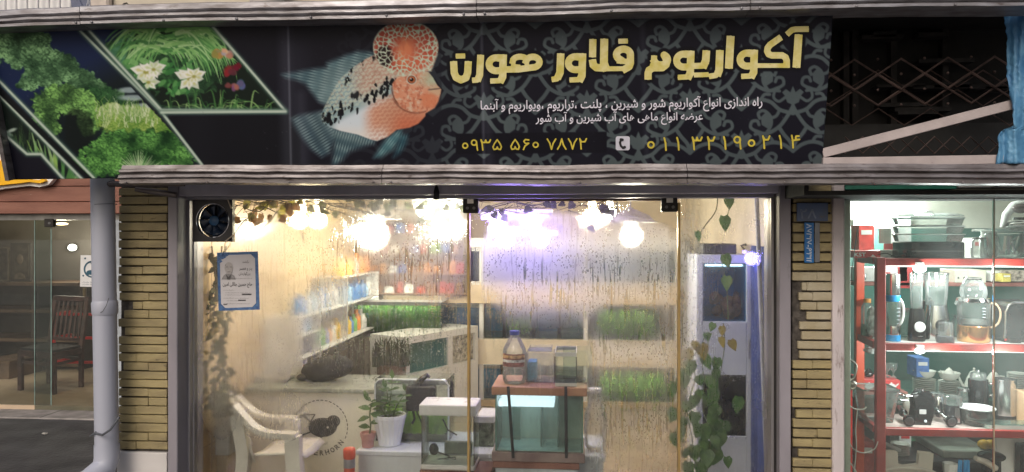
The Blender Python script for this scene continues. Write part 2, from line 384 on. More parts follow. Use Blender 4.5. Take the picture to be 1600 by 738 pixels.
# ---- moss garden picture
PA = [(-40,44),(118,40),(320,264),(316,284),(146,284),(-6,128),(-40,120)]
def clipf(P_): return lambda x, y: poly_alpha(x, y, P_, 1.2)
ca = clipf(PA)
cv.poly(PA, (24, 38, 74)); 
al = poly_alpha(gx, gy, PA)
deep = np.clip((gx*.55+gy-170)/60, 0, 1); cv.mixin(slice(None), al*deep*.85, (16, 26, 26))
def mossy(mask, base, hi, sc, seed, amp=1.0):
    f1, f2, idr = voro(gx/sc + .35*fbm(gx/9, gy/9, seed), gy/(sc*.8), seed); lum = np.clip(1.05-f1*1.15, 0, 1)*(.35+.65*idr)
    big = fbm(gx/26, gy/20, seed+3, 3); lum = np.clip((lum*1.2*(.45+big)) * amp, 0, 1)
    c = np.asarray(base)[None, None]*(1-.35*lum[..., None]) + np.asarray(hi)[None, None]*.35*lum[..., None]
    cv.a += (c-cv.a)*mask[..., None]
    jj, ii = np.nonzero(mask > .5); n_ = int(len(jj)/(cv.k**2)/(sc*.85)); pick = sorted(rnd.sample(range(len(jj)), min(n_, len(jj))), key=lambda q: jj[q])
    for q in pick:                               # small overlapping leaves
        x, y = cv.px[ii[q]], cv.py[jj[q]]; b_ = float(np.clip((.15+1.5*(big[jj[q], ii[q]]-.28))*rnd.uniform(.25, 1.25)*amp, 0, 1)); col_ = tuple(base[k]*(1-b_)+hi[k]*b_ for k in range(3))
        cv.ell(x, y, sc*rnd.uniform(.35,.75), sc*rnd.uniform(.18,.36), col_, .9, .9, rnd.uniform(-1.2,1.2))
def blobmask(bl, seed, rough=.35):
    mk = np.zeros(gx.shape); nz = (fbm(gx/7, gy/7, seed, 4)-.5)*2
    for x, y, rx, ry in bl: mk = np.maximum(mk, np.clip((1 - np.hypot((gx-x)/rx, (gy-y)/ry) + nz*rough)*5, 0, 1))
    return mk
far = blobmask([(10,65,30,26),(-14,70,22,36),(52,62,26,20),(62,92,48,22),(100,98,18,16),(34,84,30,26),(125,125,26,18),(98,112,40,20),(152,140,22,15),(175,152,26,13),(72,120,40,18),(45,132,20,10)], 21)
mossy(far*al, (22,50,32), (150,200,142), 4.6, 31, 1.5)
fern = blobmask([(150,150,30,18),(195,160,18,10)], 8, .5); mossy(fern*al*.8, (16,46,28), (70,120,70), 3.2, 33)
for x, y, w in ((202,141,16),(208,153,22),(226,166,18)): cv.ell(x, y, w, 4.5, (176,196,200), 3, .8, clip=ca)
arch = blobmask([(95,155,42,26),(78,162,30,22),(70,186,22,20),(138,180,20,36),(120,160,34,22),(85,200,14,12)], 23)
mossy(arch*al, (20,44,26), (148,206,112), 4.8, 35, 1.45)
hole = blobmask([(124,205,26,34),(118,186,16,18)], 25, .18); cv.mixin(slice(None), hole*al*.62, (12, 20, 18))
mead = blobmask([(205,190,56,28),(180,180,32,20),(240,200,40,24),(270,215,20,12)], 27, .2)
bl = np.clip((190-gy)/28, 0, 1); mossy(mead*al, (70,120,44), (176,200,106), 3.0, 37, 1.3); cv.mixin(slice(None), mead*al*bl*.75, (214, 228, 190))
low = blobmask([(230,235,70,34),(165,248,40,30),(130,262,30,20),(280,240,30,26),(190,222,40,20)], 29); mossy(low*al, (18,52,26), (124,190,96), 4.2, 39, 1.4)
for i in range(150):
    x = rnd.uniform(148, 252); y = rnd.uniform(168, 200); h_ = rnd.uniform(8, 20); cv.stroke([(x,y),(x+rnd.uniform(-4,4),y-h_*.6),(x+rnd.uniform(-9,9),y-h_)], 1.6, rnd.choice([(206,222,170),(150,190,90),(226,236,206),(110,160,70)]), 1, .75, True, ca)
for i in range(40):
    a = R(-176 + i*4.4 + rnd.uniform(-2,2)); L = rnd.uniform(26, 40); cv.stroke([(218,272),(218+L*math.cos(a), 272+L*.95*math.sin(a))], 3.0, rnd.choice([(170,206,150),(120,176,110),(204,224,184)]), 1, .9, True, ca)
# little third picture, lower left corner
PC = [(-40,110),(0,154),(128,282),(100,282),(64,242),(42,242),(-2,196),(-40,150)]; cc = clipf(PC)
cv.poly(PC, (20, 30, 28)); 
for i in range(90):
    x = rnd.uniform(-6, 50); y = 240+rnd.uniform(-24, 8); cv.stroke([(x,y),(x+rnd.uniform(-6,6),y-rnd.uniform(15,38))], 1.3, rnd.choice([(60,92,58),(86,118,70),(46,70,46)]), 1, .7, True, cc)
for i in range(26):
    x = rnd.uniform(56, 122); y = 284; a = R(rnd.uniform(-118, -66)); L = rnd.uniform(35, 84); cv.stroke([(x,y),(x+L*.5*math.cos(a)-3,y+L*.5*math.sin(a)),(x+L*math.cos(a)-10,y+L*math.sin(a))], rnd.uniform(5,9), rnd.choice([(120,170,104),(164,200,140),(84,138,76),(146,186,96)]), 1.2, .9, True, cc)
cv.ell(8,208,12,3.5,(150,176,160),2,.9,R(20)); cv.ell(18,204,8,2.5,(190,210,198),2,.9,R(-20))
# ---- flower picture
PB = [(119,41),(326,33),(446,173),(252,175)]; cb = clipf(PB); alb = poly_alpha(gx, gy, PB)
cv.poly(PB, (24, 38, 74)); cv.mixin(slice(None), alb*np.clip((gx-200+ (gy-60)*1.2)/60, 0, 1), (18, 30, 24))
bush = blobmask([(270,70,80,40),(215,110,50,40),(300,110,50,40),(190,80,28,26),(330,80,30,34)], 41, .5); mossy(bush*alb*.9, (20,44,30), (88,140,84), 6.5, 43, 1.0)
for i in range(26):                                        # fern at the left
    t_ = i/26; x = 172+32*t_; y = 112-62*t_; s_ = 15*(1-.55*t_)
    for sg in (-1, 1): cv.ell(x+sg*s_*.6, y-s_*.35+sg*4, s_*.62, 3.6, rnd.choice([(86,142,106),(112,166,126),(70,124,92)]), 1.4, .85, R(-40 if sg > 0 else 25), cb)
cv.stroke([(188,38),(204,56),(235,72)], 1.6, (150,180,150), 1, .9, False, cb)
GC = [(128,190,110),(156,208,132),(96,160,90),(186,224,164),(74,132,74),(140,196,118)]
for i in range(210):                                       # arching grass blades
    x = rnd.gauss(275, 26); y = rnd.uniform(36, 84); s_ = 1 if x > 262+rnd.uniform(-20,20) else -1; L = rnd.uniform(22, 70); dr = rnd.uniform(10, 60)
    cv.stroke([p[:2] for p in cr([(x,y,0),(x+s_*L*.4,y-6+dr*.1,0),(x+s_*L*.8,y+dr*.45,0),(x+s_*L,y+dr,0)], 5)], rnd.uniform(2.6, 6.0), rnd.choice(GC), 1, .92, True, cb)
for i in range(70):
    x = rnd.uniform(185, 300); y = rnd.uniform(95, 150); L = rnd.uniform(6, 15); cv.ell(x, y, L*.6, L*.3, rnd.choice([(60,124,66),(96,160,90),(44,96,50),(130,186,116)]), 1.2, .85, rnd.uniform(0,3), cb)
def lily(x, y, s_, n, warm):
    for i in range(n):
        a = R(200 + i*(320/n) + rnd.uniform(-8,8)); L = s_*rnd.uniform(.75, 1.1); ex, ey = x+L*math.cos(a), y+L*.72*math.sin(a); mx_, my_ = (x+ex)/2, (y+ey)/2; nx_, ny_ = -(ey-y)*.3, (ex-x)*.3
        cv.poly([(x,y),(mx_+nx_,my_+ny_),(ex,ey),(mx_-nx_,my_-ny_)], rnd.choice([(236,240,232),(222,232,214),(244,246,240),(212,222,204)]), 1.5, .96, cb)
        cv.poly([(x,y),(mx_+nx_*.35,my_+ny_*.35),(x+(ex-x)*.66,y+(ey-y)*.66),(mx_-nx_*.35,my_-ny_*.35)], (206,206,128) if warm else (196,214,150), 2.5, .75, cb)
    cv.ell(x, y+1, s_*.16, s_*.12, (150,150,60), 2, .8, 0, cb)
lily(228, 112, 26, 9, 1); lily(240, 108, 20, 7, 0); lily(296, 122, 27, 9, 1); lily(303, 119, 20, 7, 1); lily(232, 128, 20, 6, 0)
for x, y, rx, ry, c in ((340,85,11,8,(190,130,96)),(358,87,9,8,(214,164,140)),(352,81,7,6,(200,190,180)),(360,111,12,8,(124,40,58)),(370,105,8,6,(96,28,46)),(376,132,9,9,(84,98,140)),(368,136,8,6,(140,90,110)),(356,133,6,5,(120,60,60))):
    for q in range(5): cv.ell(x+rnd.uniform(-.4,.4)*rx, y+rnd.uniform(-.4,.4)*ry, rx*.6, ry*.6, tuple(v*rnd.uniform(.75,1.2) for v in c), 2, .85, rnd.uniform(0,3), cb)
for i in range(70):
    x = rnd.uniform(265, 430); y = 176; a = R(rnd.uniform(-165, -20)); L = rnd.uniform(14, 52); cv.stroke([p[:2] for p in cr([(x,y,0),(x+L*.4*math.cos(a),y+L*.7*math.sin(a),0),(x+L*math.cos(a),y+L*.65*math.sin(a),0)],4)], rnd.uniform(1.5,3.4), rnd.choice([(70,120,64),(104,156,88),(40,78,44),(150,190,120)]), 1, .85, True, cb)
# glowing frame lines of the pictures
def glow(pts):
    for w, c, o in ((12,(60,90,80),.28),(7,(120,150,136),.55),(3.4,(196,212,198),.95)): cv.stroke(pts, w, c, 3 if w > 4 else 1.6, o)
for off in ((0,0),(17,0)):
    pass
glow([(-40,92),(0,128),(156,288)]); glow([(-40,110),(0,150),(136,288)]); cv.stroke([(-20,125),(148,288)], 7, (17,20,24), 2, 1)
glow([(-8,197),(42,241),(64,241),(106,288)])
glow([(115,38),(252,175),(322,266)]); cv.stroke([(124,40),(238,152)], 5, (34,42,48), 3, .8); glow([(130,38),(252,172),(446,174),(324,32)]); glow([(252,176),(446,174.5)])
cv.poly([(262,182),(470,180),(470,288),(342,288)], (16,17,25), 1.5)
# ---- the fish (a bulbous-headed red cichlid)
def Fz(L): return [(430+x/2.952, 20+y/2.952) for x, y in L]
dorsal = Fz([(470,190),(430,181),(380,178),(330,195),(280,215),(238,232),(234,252),(150,262),(90,274),(30,285),(50,300),(100,312),(140,330),(165,365),(200,410),(240,432),(270,400),(330,320),(420,260)])
tail = Fz([(225,452),(170,462),(110,472),(72,488),(85,520),(120,575),(165,630),(215,668),(250,650),(285,560),(262,500)])
anal = Fz([(268,535),(272,600),(262,700),(280,705),(310,680),(345,640),(400,622),(455,605),(470,580),(380,540)])
pelv1 = Fz([(585,530),(520,572),(490,610),(455,670),(490,664),(540,634),(575,590)]); pelv2 = Fz([(575,560),(565,610),(545,668),(575,650),(605,605),(612,565)])
body = Fz([(480,185),(420,212),(350,258),(290,315),(255,380),(225,440),(212,470),(216,505),(245,525),(300,545),(380,562),(440,585),(470,592),(520,572),(560,540),(620,530),(660,512),(692,478),(694,464),(735,440),(752,410),(763,372),(766,352),(748,335),(728,300),(708,274),(600,250)])
hump = [(430+(602+151*math.cos(t))/2.952, 20+(158+122*math.sin(t))/2.952) for t in np.linspace(0, 2*math.pi, 60)]
fx = (gx-430)*2.952; fy = (gy-20)*2.952
def sm(x, a, b): t_ = np.clip((x-a)/(b-a), 0, 1); return t_*t_*(3-2*t_)
def fin(P_, ca_, cb_, dirx, diry, fr, soft=9):
    a_ = poly_alpha(gx, gy, P_, soft); t_ = fx*diry - fy*dirx; s_ = fx*dirx + fy*diry
    nb = 1-sm(np.hypot((fx-390)/1.25, fy-390), 110, 250); ca_ = np.asarray(ca_)[None,None]*(1-nb[...,None])+np.asarray((120,152,158))[None,None]*nb[...,None]; cb_ = np.asarray(cb_)[None,None]*(1-.5*nb[...,None])+np.asarray((206,222,220))[None,None]*.5*nb[...,None]
    ray_ = .5+.5*np.sin(t_/fr*6.28 + 2*fbm(fx/60, fy/60, 5)); sp = .5+.5*np.sin(s_/9 + 3*ray_)
    ray_ = ray_*(.35+.65*sp); c = ca_*(1-ray_[...,None]) + cb_*ray_[...,None]; c = c*(.8+.25*fbm(fx/40, fy/40, 51)[...,None]); c = c*.8+.2*c.mean((0,1)); cv.a += (c-cv.a)*(a_*.92)[...,None]
fin(dorsal, (44,76,92), (170,202,204), .93, .2, 12); fin(tail, (36,58,74), (172,202,204), -.85, .5, 12.5); fin(anal, (42,72,88), (178,206,206), -.3, .95, 12); fin(pelv1, (60,110,124), (170,210,212), -.6, .8, 11); fin(pelv2, (30,64,80), (110,160,170), -.3, .9, 11)
ba = poly_alpha(gx, gy, body, 1.6)
def lay(c, w): 
    global bc; bc = bc + (np.asarray(c, float)[None,None]-bc)*np.clip(w, 0, 1)[...,None]
bc = np.zeros(gx.shape+(3,)); bc[:] = (150,176,182)
midl = 500 - (fx-215)*.52                                     # mid line, falling towards the tail
lay((208,156,136), sm(fx, 320, 430)*sm(midl-fy, -10, 50)*.75)          # salmon back
lay((214,226,236), sm(fy-midl, 15, 60)*(1-sm(fx, 420, 560)))           # pale belly
lay((222,150,112), sm(fx, 380, 470)*sm(fy-midl, 30, 80)*.75)
lay((230,226,222), sm(fy, 500, 580)*(1-sm(fx, 480, 560))*.9)
lay((206,122,92), sm(fx, 500, 600)*sm(fy, 420, 520)); lay((228,206,190), np.exp(-(((fx-470)/60)**2+((fy-400)/34)**2))*.7)
lay((90,124,132), (1-sm(fx, 240, 300))*.5)
xr = fx*.86-fy*.5; yr = fx*.5+fy*.86                             # scale net
net = (np.abs(np.sin(xr/12+np.floor(yr/10)*1.57)) > .82) | (np.abs(np.sin(yr/10*1.57)) > .93)
lay((206,216,196), net*.62*(1-sm(fx, 600, 640))*sm(midl-fy, -40, 10)); lay((150,84,66), (fbm(fx/9, fy/9, 61)-.5)*1.2*sm(midl-fy,-10,30)); lay((170,90,70), net*.32*sm(fx,400,470)*sm(fy-midl,20,50)*(1-sm(fx,640,680)))
fl = np.abs(fy-midl-4 + 0*fx); fk = voro(fx/15, fy/30 + fx/60, 71); lay((18,20,26), (1-sm(fl + 40*(fk[2]-.5)*1.6 + 40*(fk[0]-.45), 8, 20))*sm(fx,205,225)*(1-sm(fx,570,600)))
lay((20,22,28), (1-sm(np.hypot((fx-372)/34, (fy-380)/26) + 1.1*(fbm(fx/9, fy/26, 91)-.5), .55, .85))*.9)
lay((24,26,30), sm(fbm(fx/13,fy/22,77)*1.0, .56, .62)*(1-sm(np.abs(fy-(300-(fx-330)*.9)), 20, 44))*(1-sm(fx,455,480))*sm(fx,310,330))
face = poly_alpha(gx, gy, Fz([(540,330),(560,300),(620,270),(700,270),(735,300),(770,345),(770,380),(755,420),(690,466),(640,464),(590,440),(552,400)]), 2)
lay((206,126,94), face); lay((230,186,160), face*fbm(fx/30,fy/30,5)*.8); lay((214,196,176), face*sm(fbm(fx/12,fy/8,15), .55, .66)*.7); lay((176,96,74), face*sm(fbm(fx/10,fy/14,25), .58, .68)*.6)
lay((176,200,176), face*sm(fx-.3*(350-fy), 620, 720)*(1-sm(fy, 312, 362))*.85); lay((204,176,146), (1-sm(np.hypot((fx-738)/34,(fy-362)/26), .6, 1.1))*.8)
lay((110,92,84), (1-sm(np.abs(fy-352+ .12*(fx-740)), 1.5, 4.5))*sm(fx,700,712)); lay((214,132,98), (1-sm(np.hypot((fx-712)/48,(fy-404)/40), .6, 1.1))*.8)
lay((96,50,40), (1-sm(np.abs(np.hypot((fx-650),(fy-345)*1.0)-118), 2, 6))*sm(fy,385,410)*(1-sm(fx,690,700))*.45)
lay((100,56,44), (1-sm(np.abs(np.hypot((fx-650)/1.0,(fy-345))-112), 1.5, 5))*(1-sm(fx,560,575))*sm(fy,330,350)*.7)
cv.a += (bc-cv.a)*ba[...,None]
ha = poly_alpha(gx, gy, hump, 1.6); ha = np.maximum(ha, poly_alpha(gx, gy, Fz([(455,160),(480,235),(530,280),(590,296),(650,280),(720,270),(750,190)]), 3))
hr = np.hypot((fx-602)/151, (fy-158)/122); f1, f2, idr = voro(fx/21 + .6*fbm(fx/20,fy/20,81), fy/23 + .6*fbm(fx/20,fy/20,82), 83)
bc[:] = (172,80,66); lay((222,140,100), np.exp(-(((fx-605)/46)**2+((fy-190)/84)**2))*1.1*(.5+fbm(fx/16,fy/40,7))); lay((206,110,84), np.exp(-(((fx-660)/70)**2+((fy-230)/60)**2)))
worm = 1-sm(f2-f1, .10, .26); keep = sm(hr + .45*(fbm(fx/25,fy/25,85)-.5) + .5*sm(-fy,-130,-60), .12, .62); lay((196,216,196), worm*np.maximum(keep, sm(fx, 640, 720)*.8)); lay((206,222,204), sm(hr, .9, 1.0)*.55)
dk = (1-sm(np.hypot((fx-505)/46,(fy-200)/62), .6, 1.0)); lay((28,26,30), dk*(1-worm)*.9)
cv.a += (bc-cv.a)*ha[...,None]
ex, ey = 430+629/2.952, 20+309/2.952
for r_, c in ((8.2,(210,196,180)),(6.4,(60,44,40)),(5.4,(196,112,70)),(3.1,(14,12,14))): cv.ell(ex, ey, r_, r_*.95, c, 1)
cv.ell(ex-1.2, ey-1.6, 1.1, 1.0, (235,235,235), .8)
cv.ell(ex+14, ey+31, 2, 1, (110,70,60), 1)
# ---- dark outlines behind the big title
def zl(L, ox): return [(ox+x/5.333, 20+y/5.333) for x, y in L]
TITLE = []
def st(ox, w, *pts): TITLE.append((zl(pts, ox), w/5.333))
def arc(cx_, cy_, rx, ry, a0, a1, n=14): return [(cx_+rx*math.cos(R(a0+(a1-a0)*i/n)), cy_+ry*math.sin(R(a0+(a1-a0)*i/n))) for i in range(n+1)]
A = 990
st(A,66,(1372,212),(1357,428)); st(A,48,(1292,168),(1318,145),(1350,138),(1436,137))
st(A,54,(1208,218),(1136,268),(1116,294),(1112,322),(1124,346),(1150,356),(1236,356),(1264,372),(1274,400),(1274,432)); st(A,38,(1282,441),(1000,441))
def waw(ox, x, y, tail=0): # right stem x at top y
    st(ox,62,(x,y+32),(x-5,y+190),(x-16,y+212)); st(ox,44,(x-16,y+212),(x-36,y+222),(x-88,y+224)); st(ox,58,*([(x,y+32),(x-45,y+30)]+arc(x-60,y+85,58,54,-70,-270,16)+[(x-8,y+138)]))
waw(A,1004,306); st(A,66,(806,224),(794,436)); st(A,64,(717,342),(712,478),(704,500)); st(A,46,(704,500),(684,522),(648,528))
st(A,64,(604,344),(600,400),(586,434)); st(A,50,(596,420),(570,442),(490,445)); st(A,40,(520,519),(556,518)); st(A,40,(572,518),(606,516))
waw(A,476,314); st(A,60,*(arc(226,392,56,44,160,-60,14)+[(278,400),(270,434),(240,458),(160,460),(128,480),(120,505),(120,530)])); st(A,34,(152,440),(240,440)); st(A,50,(170,380),(168,425))
B_ = 690
st(B_,60,*(arc(1515,350,58,46,120,360,16)+[(1573,420),(1562,450),(1530,468)])); st(B_,46,(1480,402),(1545,408)); st(B_,42,(1492,238),(1532,237)); st(B_,40,(1545,466),(1370,468))
st(B_,66,(1355,248),(1352,420),(1366,456)); st(B_,60,(1260,248),(1258,344)); st(B_,62,(1261,418),(1264,436),(1290,458),(1340,460))
waw(B_,1174,336); st(B_,62,(992,368),(987,500),(976,524)); st(B_,46,(976,524),(962,550),(938,554))
st(B_,50,*arc(655,405,62,38,180,340,10)); st(B_,54,*(arc(760,412,56,44,-170,90,14)+[(640,472),(550,473)])); st(B_,36,(715,390),(708,450)); st(B_,36,(600,400),(596,446),(640,450))
waw(B_,514,345); st(B_,58,(325,378),(318,520),(308,545)); st(B_,46,(308,545),(298,560),(276,562))
st(B_,60,(102,432),(106,500),(122,540),(162,560),(204,542),(218,500),(222,432)); st(B_,42,(138,362),(178,361))
for P_, w in TITLE: cv.stroke(P_, w+11, (14,14,22), 1.6, 1.0)
# wear: pale vertical creases in the vinyl
for x, y0, y1, w, o in ((445,40,260,18,.13),(450,40,262,3,.34),(463,80,262,34,.08),(470,150,262,14,.10),(752,28,262,4,.26),(758,120,262,12,.12),(1003,22,262,8,.10),(300,40,262,40,.03),(900,30,262,50,.03),(1180,20,262,40,.035)): cv.stroke([(x,y0),(x+rnd.uniform(2,9),y1)], w, (170,176,190), w*.8, o)
for i in range(260):
    x = rnd.uniform(-20,1290); y = rnd.uniform(30,280); cv.ell(x, y, rnd.uniform(.4,1.0), rnd.uniform(.4,1.4), (120,124,130), 1, rnd.uniform(.1,.4))

# ================================================================ SIGN
BL, BR, TL = at(20.5, 281, -.45), at(1284, 262, -.45), at(-26, 41, -.62)
SN = (BR-BL).cross(TL-BL).normalized()
if SN.y > 0: SN = -SN
sp_ = lambda lift: plane_place(BL, SN, lift)
sgn = thing('shop_sign', 'wide tilted black shop sign with a red fish, garden pictures and gold Persian lettering', 'sign', tuple((BL+BR)/2 + Vector((0,.05,0))))
f0 = sp_(0); NX, NY = 1060, 204
su, sv = np.meshgrid(np.linspace(0,1,NX), np.linspace(0,1,NY))
cTL, cTR, cBL, cBR = (np.array(q, float) for q in ((-26,36),(1303,6),(20.5,281),(1284,262)))
gp = (cTL*(1-su[...,None])+cTR*su[...,None])*(1-sv[...,None]) + (cBL*(1-su[...,None])+cBR*su[...,None])*sv[...,None]
u_ = (gp[...,0]-CX)/FPX; v_ = -(gp[...,1]-CY)/FPX
d_ = np.stack([u_*cs-sn, u_*sn+cs, v_], -1); nn = np.array(SN); t_ = float((BL-CAM).dot(SN))/(d_@nn); wp = np.array(CAM)+d_*t_[...,None]
ART = .90
art = np_s2l(cv.sample(gp[...,0].ravel(), gp[...,1].ravel()))*ART
o = grid_obj('printed_panel', wp.reshape(-1,3)-np.array(sgn.location), NX, NY, attr_mat('printed vinyl', .45, .2), sgn, thick=.05)
color_attr(o.data, 'art', art)
gold = mat('gold letter ink', rgb(206,194,100), .45, 0, .12, 26, col2=rgb(226,218,164), spots=.25, spot_col=rgb(150,138,60), sscale=45)
lav = mat('pale lilac ink', rgb(226,224,238), .5, 0, .05, 20); gold2 = mat('yellow digit ink', rgb(208,190,70), .5, 0, .1, 30)
mb = MB(); TX0, TX1 = 694, 1276
def tsdf(gx_, gy_):
    d = np.full(gx_.shape, 1e9)
    for P_, w in TITLE:
        xs = [p[0] for p in P_]; i0 = max(0, int((min(xs)-w-TX0)/.7)-2); i1 = min(gx_.shape[1], int((max(xs)+w-TX0)/.7)+3)
        if i1 > i0:
            X_, Y_ = gx_[:, i0:i1], gy_[:, i0:i1]; q_ = seg_dist(X_, Y_, P_)-w/2
            for e, n_ in ((P_[0], P_[1]), (P_[-1], P_[-2])):         # square stroke ends
                L_ = math.hypot(e[0]-n_[0], e[1]-n_[1]); ux, uy = (e[0]-n_[0])/L_, (e[1]-n_[1])/L_; s_ = (X_-e[0])*ux+(Y_-e[1])*uy; t_ = -(X_-e[0])*uy+(Y_-e[1])*ux
                q_ = np.minimum(q_, np.maximum(np.abs(s_)-w*.46, np.abs(t_)-w/2))
            d[:, i0:i1] = np.minimum(d[:, i0:i1], q_)
    return d
field_mesh(tsdf, TX0, 36, TX1, 134, .7, sp_(.003), mb)
mb.build('title_lettering', gold, sgn, label='gold square Persian title lettering')
W1 = shape('راه اندازی انواع آکواریوم شور و شیرین ، پلنت ،تراریوم ،ویواریوم و آبنما'); W2 = shape('عرضه انواع ماهی های آب شیرین و آب شور')
mb = MB(); text_px(mb, W1, 751, 152, 1191, 176, sp_(.003), .012, -6); mb.build('upper_text_line', lav, sgn)
mb = MB(); text_px(mb, W2, 837, 174, 1098, 196, sp_(.003), .012, -3); mb.build('lower_text_line', lav, sgn)
DG = {'0':[('o',.5,.55,.24)],'1':[[(.42,0),(.55,.4),(.6,1)]],'2':[[(.15,0),(.26,.4),(.3,1)],[(.15,0),(.34,.3),(.7,.3),(.85,0)]],'3':[[(.02,0),(.14,.4),(.2,1)],[(.02,0),(.16,.26),(.42,.26),(.5,.02),(.58,.26),(.86,.26),(1,0)]],
 '4':[[(.15,0),(.26,.4),(.3,1)],[(.9,.04),(.6,.06),(.55,.22),(.7,.34),(.95,.32)],[(.22,.40),(.7,.36)]],'5':[[(.5,.0),(.24,.34),(.06,.7),(.16,.96),(.4,.92),(.5,.72),(.6,.92),(.84,.96),(.94,.7),(.76,.34),(.5,.0)]],'6':[[(.85,.06),(.5,.02),(.34,.2),(.5,.4),(.85,.38)],[(.85,.38),(.45,.66),(.3,1)]],
 '7':[[(.05,0),(.3,.4),(.48,1),(.66,.4),(.92,0)]],'8':[[(.05,1),(.3,.6),(.48,0),(.66,.6),(.92,1)]],'9':[('o',.42,.26,.25),[(.68,.26),(.72,.6),(.78,1)]]}
def digits(nm, items, yt, h, w_, slope, x0):
    strokes = []
    for ch_, px in items:
        ox, oy = px-7.5, yt+slope*(px-x0)
        for s_ in DG[ch_]:
            if s_[0] == 'o': strokes.append([(ox+15*s_[1]+h*s_[3]*math.cos(t), oy+h*s_[2]+h*s_[3]*math.sin(t)) for t in np.linspace(0, 6.284, 15)])
            else: strokes.append([(ox+15*a, oy+h*b) for a, b in s_])
    xa, xb = items[0][1]-14, items[-1][1]+14
    def f(X_, Y_):
        d = np.full(X_.shape, 1e9)
        for s_ in strokes:
            i0 = max(0, int((min(q[0] for q in s_)-4-xa)/.6)); i1 = int((max(q[0] for q in s_)+4-xa)/.6)+2
            d[:, i0:i1] = np.minimum(d[:, i0:i1], seg_dist(X_[:, i0:i1], Y_[:, i0:i1], s_)-w_)
        return d
    mb = MB(); field_mesh(f, xa, yt-12, xb, yt+h+8, .6, sp_(.003), mb); mb.build(nm, gold2, sgn)
digits('mobile_number_lettering', list(zip('09355607872', (727,742,759,777,805,821,837,862,878,895,911))), 219, 16, 1.15, -.012, 727)
digits('landline_number_lettering', list(zip('01132190214', (1017,1039,1059,1089,1111,1132,1153,1174,1197,1219,1242))), 216, 19, 1.35, -.018, 1017)
# phone badge: pale rounded square with a dark handset
def rr(px0, py0, px1, py1, r_): return lambda x, y: np.hypot(np.maximum(np.abs(x-(px0+px1)/2)-(px1-px0)/2+r_, 0), np.maximum(np.abs(y-(py0+py1)/2)-(py1-py0)/2+r_, 0))-r_
mb = MB(); field_mesh(rr(962,213,984,235,3.5), 960, 211, 986, 237, .6, sp_(.003), mb); bd = mb.build('phone_badge', mat('white badge ink', rgb(206,206,220), .5, 0, .05), sgn)
hs = lambda x, y: np.minimum(np.minimum(seg_dist(x, y, [(970,219),(968.6,223),(970,228),(973,231)])-1.7, seg_dist(x, y, [(970,218),(972.5,218.5)])-2.1), seg_dist(x, y, [(973.5,231),(976,230)])-2.1)
mb = MB(); field_mesh(hs, 964, 214, 980, 236, .5, sp_(.005), mb); mb.build('handset_icon', mat('black ink', (.012,.012,.016), .5), bd)
alu = mat('weathered aluminium', rgb(132,128,130), .42, .6, .15, 9, .15, 40, col2=rgb(98,92,92), spots=.42, spot_col=rgb(58,46,40), sscale=14, stretch=(1,1,3))
galv = mat('galvanised trim', rgb(150,150,156), .38, .5, .10, 10, .12, 30, col2=rgb(112,108,110), spots=.40, spot_col=rgb(70,54,46), sscale=11, stretch=(1,3,4))
mb = MB(); mb.bar(at(19,281,-.46), at(-27,36,-.632), .02, .07, up=(0,1,0)); mb.build('side_edge', alu, sgn)
# top cap: bent sheet in two lengths, three ridges
def ridged(name, segs, label, prof, Y, parent=None, mt=None):
    """segs: ((pxa,pya,pxb,pyb)) centre line; prof: (dy out towards street, dz) section, metres"""
    root = thing(name, label, 'metal trim', tuple(at((segs[0][0]+segs[-1][2])/2, segs[0][1], Y)))
    for a in segs:
        A_, B2 = at(a[0], a[1], Y), at(a[2], a[3], Y); n = 26; b = MB(); v = []; k = len(prof)
        for i in range(n+1):
            p = A_.lerp(B2, i/n)
            wob = mnoise.noise(Vector((p.x*1.7, Y, 3.1)))*.010
            for (dy, dz) in prof: v.append((p.x, p.y-dy + mnoise.noise(Vector((p.x*3, dz*9, 1)))*.006, p.z+dz+wob+mnoise.noise(Vector((p.x*9, dz*14, 4)))*.0025))
        f = [(i*k+j, (i+1)*k+j, (i+1)*k+j+1, i*k+j+1) for i in range(n) for j in range(k-1)] + [(0,)+tuple(range(1,k)), tuple(n*k+j for j in range(k))[::-1]]
        f += [(i*k, i*k+k-1, (i+1)*k+k-1, (i+1)*k) for i in range(n)]
        b.add(v, f); [b.sph((A_.lerp(B2, t).x, A_.y-.028, A_.lerp(B2, t).z-.040), (.006,.004,.006), 8, 5) for t in np.linspace(.03, .97, max(2, int((B2-A_).length/.3)))]; b.build('trim_length', mt or alu, root)
    return root
capr = [(-.12,.045),(.02,.036),(.03,.030),(.032,.006),(.018,-.002),(.03,-.010),(.03,-.020),(.014,-.028),(.024,-.034),(.024,-.046),(.0,-.048),(-.12,-.05)]
ridged('top_trim', [(-60,30,130,24),(131,23.5,745,10),(746,9.6,1170,.6),(1171,.5,1660,-8)], 'weathered ridged metal cap running along the top of the fish sign', capr, -.68, mt=galv)
botr = [(-.10,.046),(.0,.044),(.006,.026),(.022,.022),(.026,.012),(.012,.004),(.028,-.004),(.034,-.016),(.02,-.024),(.02,-.042),(.0,-.044),(-.10,-.044)]
ridged('bottom_trim', [(190,273,598,272),(599,272,1072,272),(1073,272,1660,272)], 'streaked ridged metal strip running along the bottom of the fish sign', botr, -.50, mt=alu)
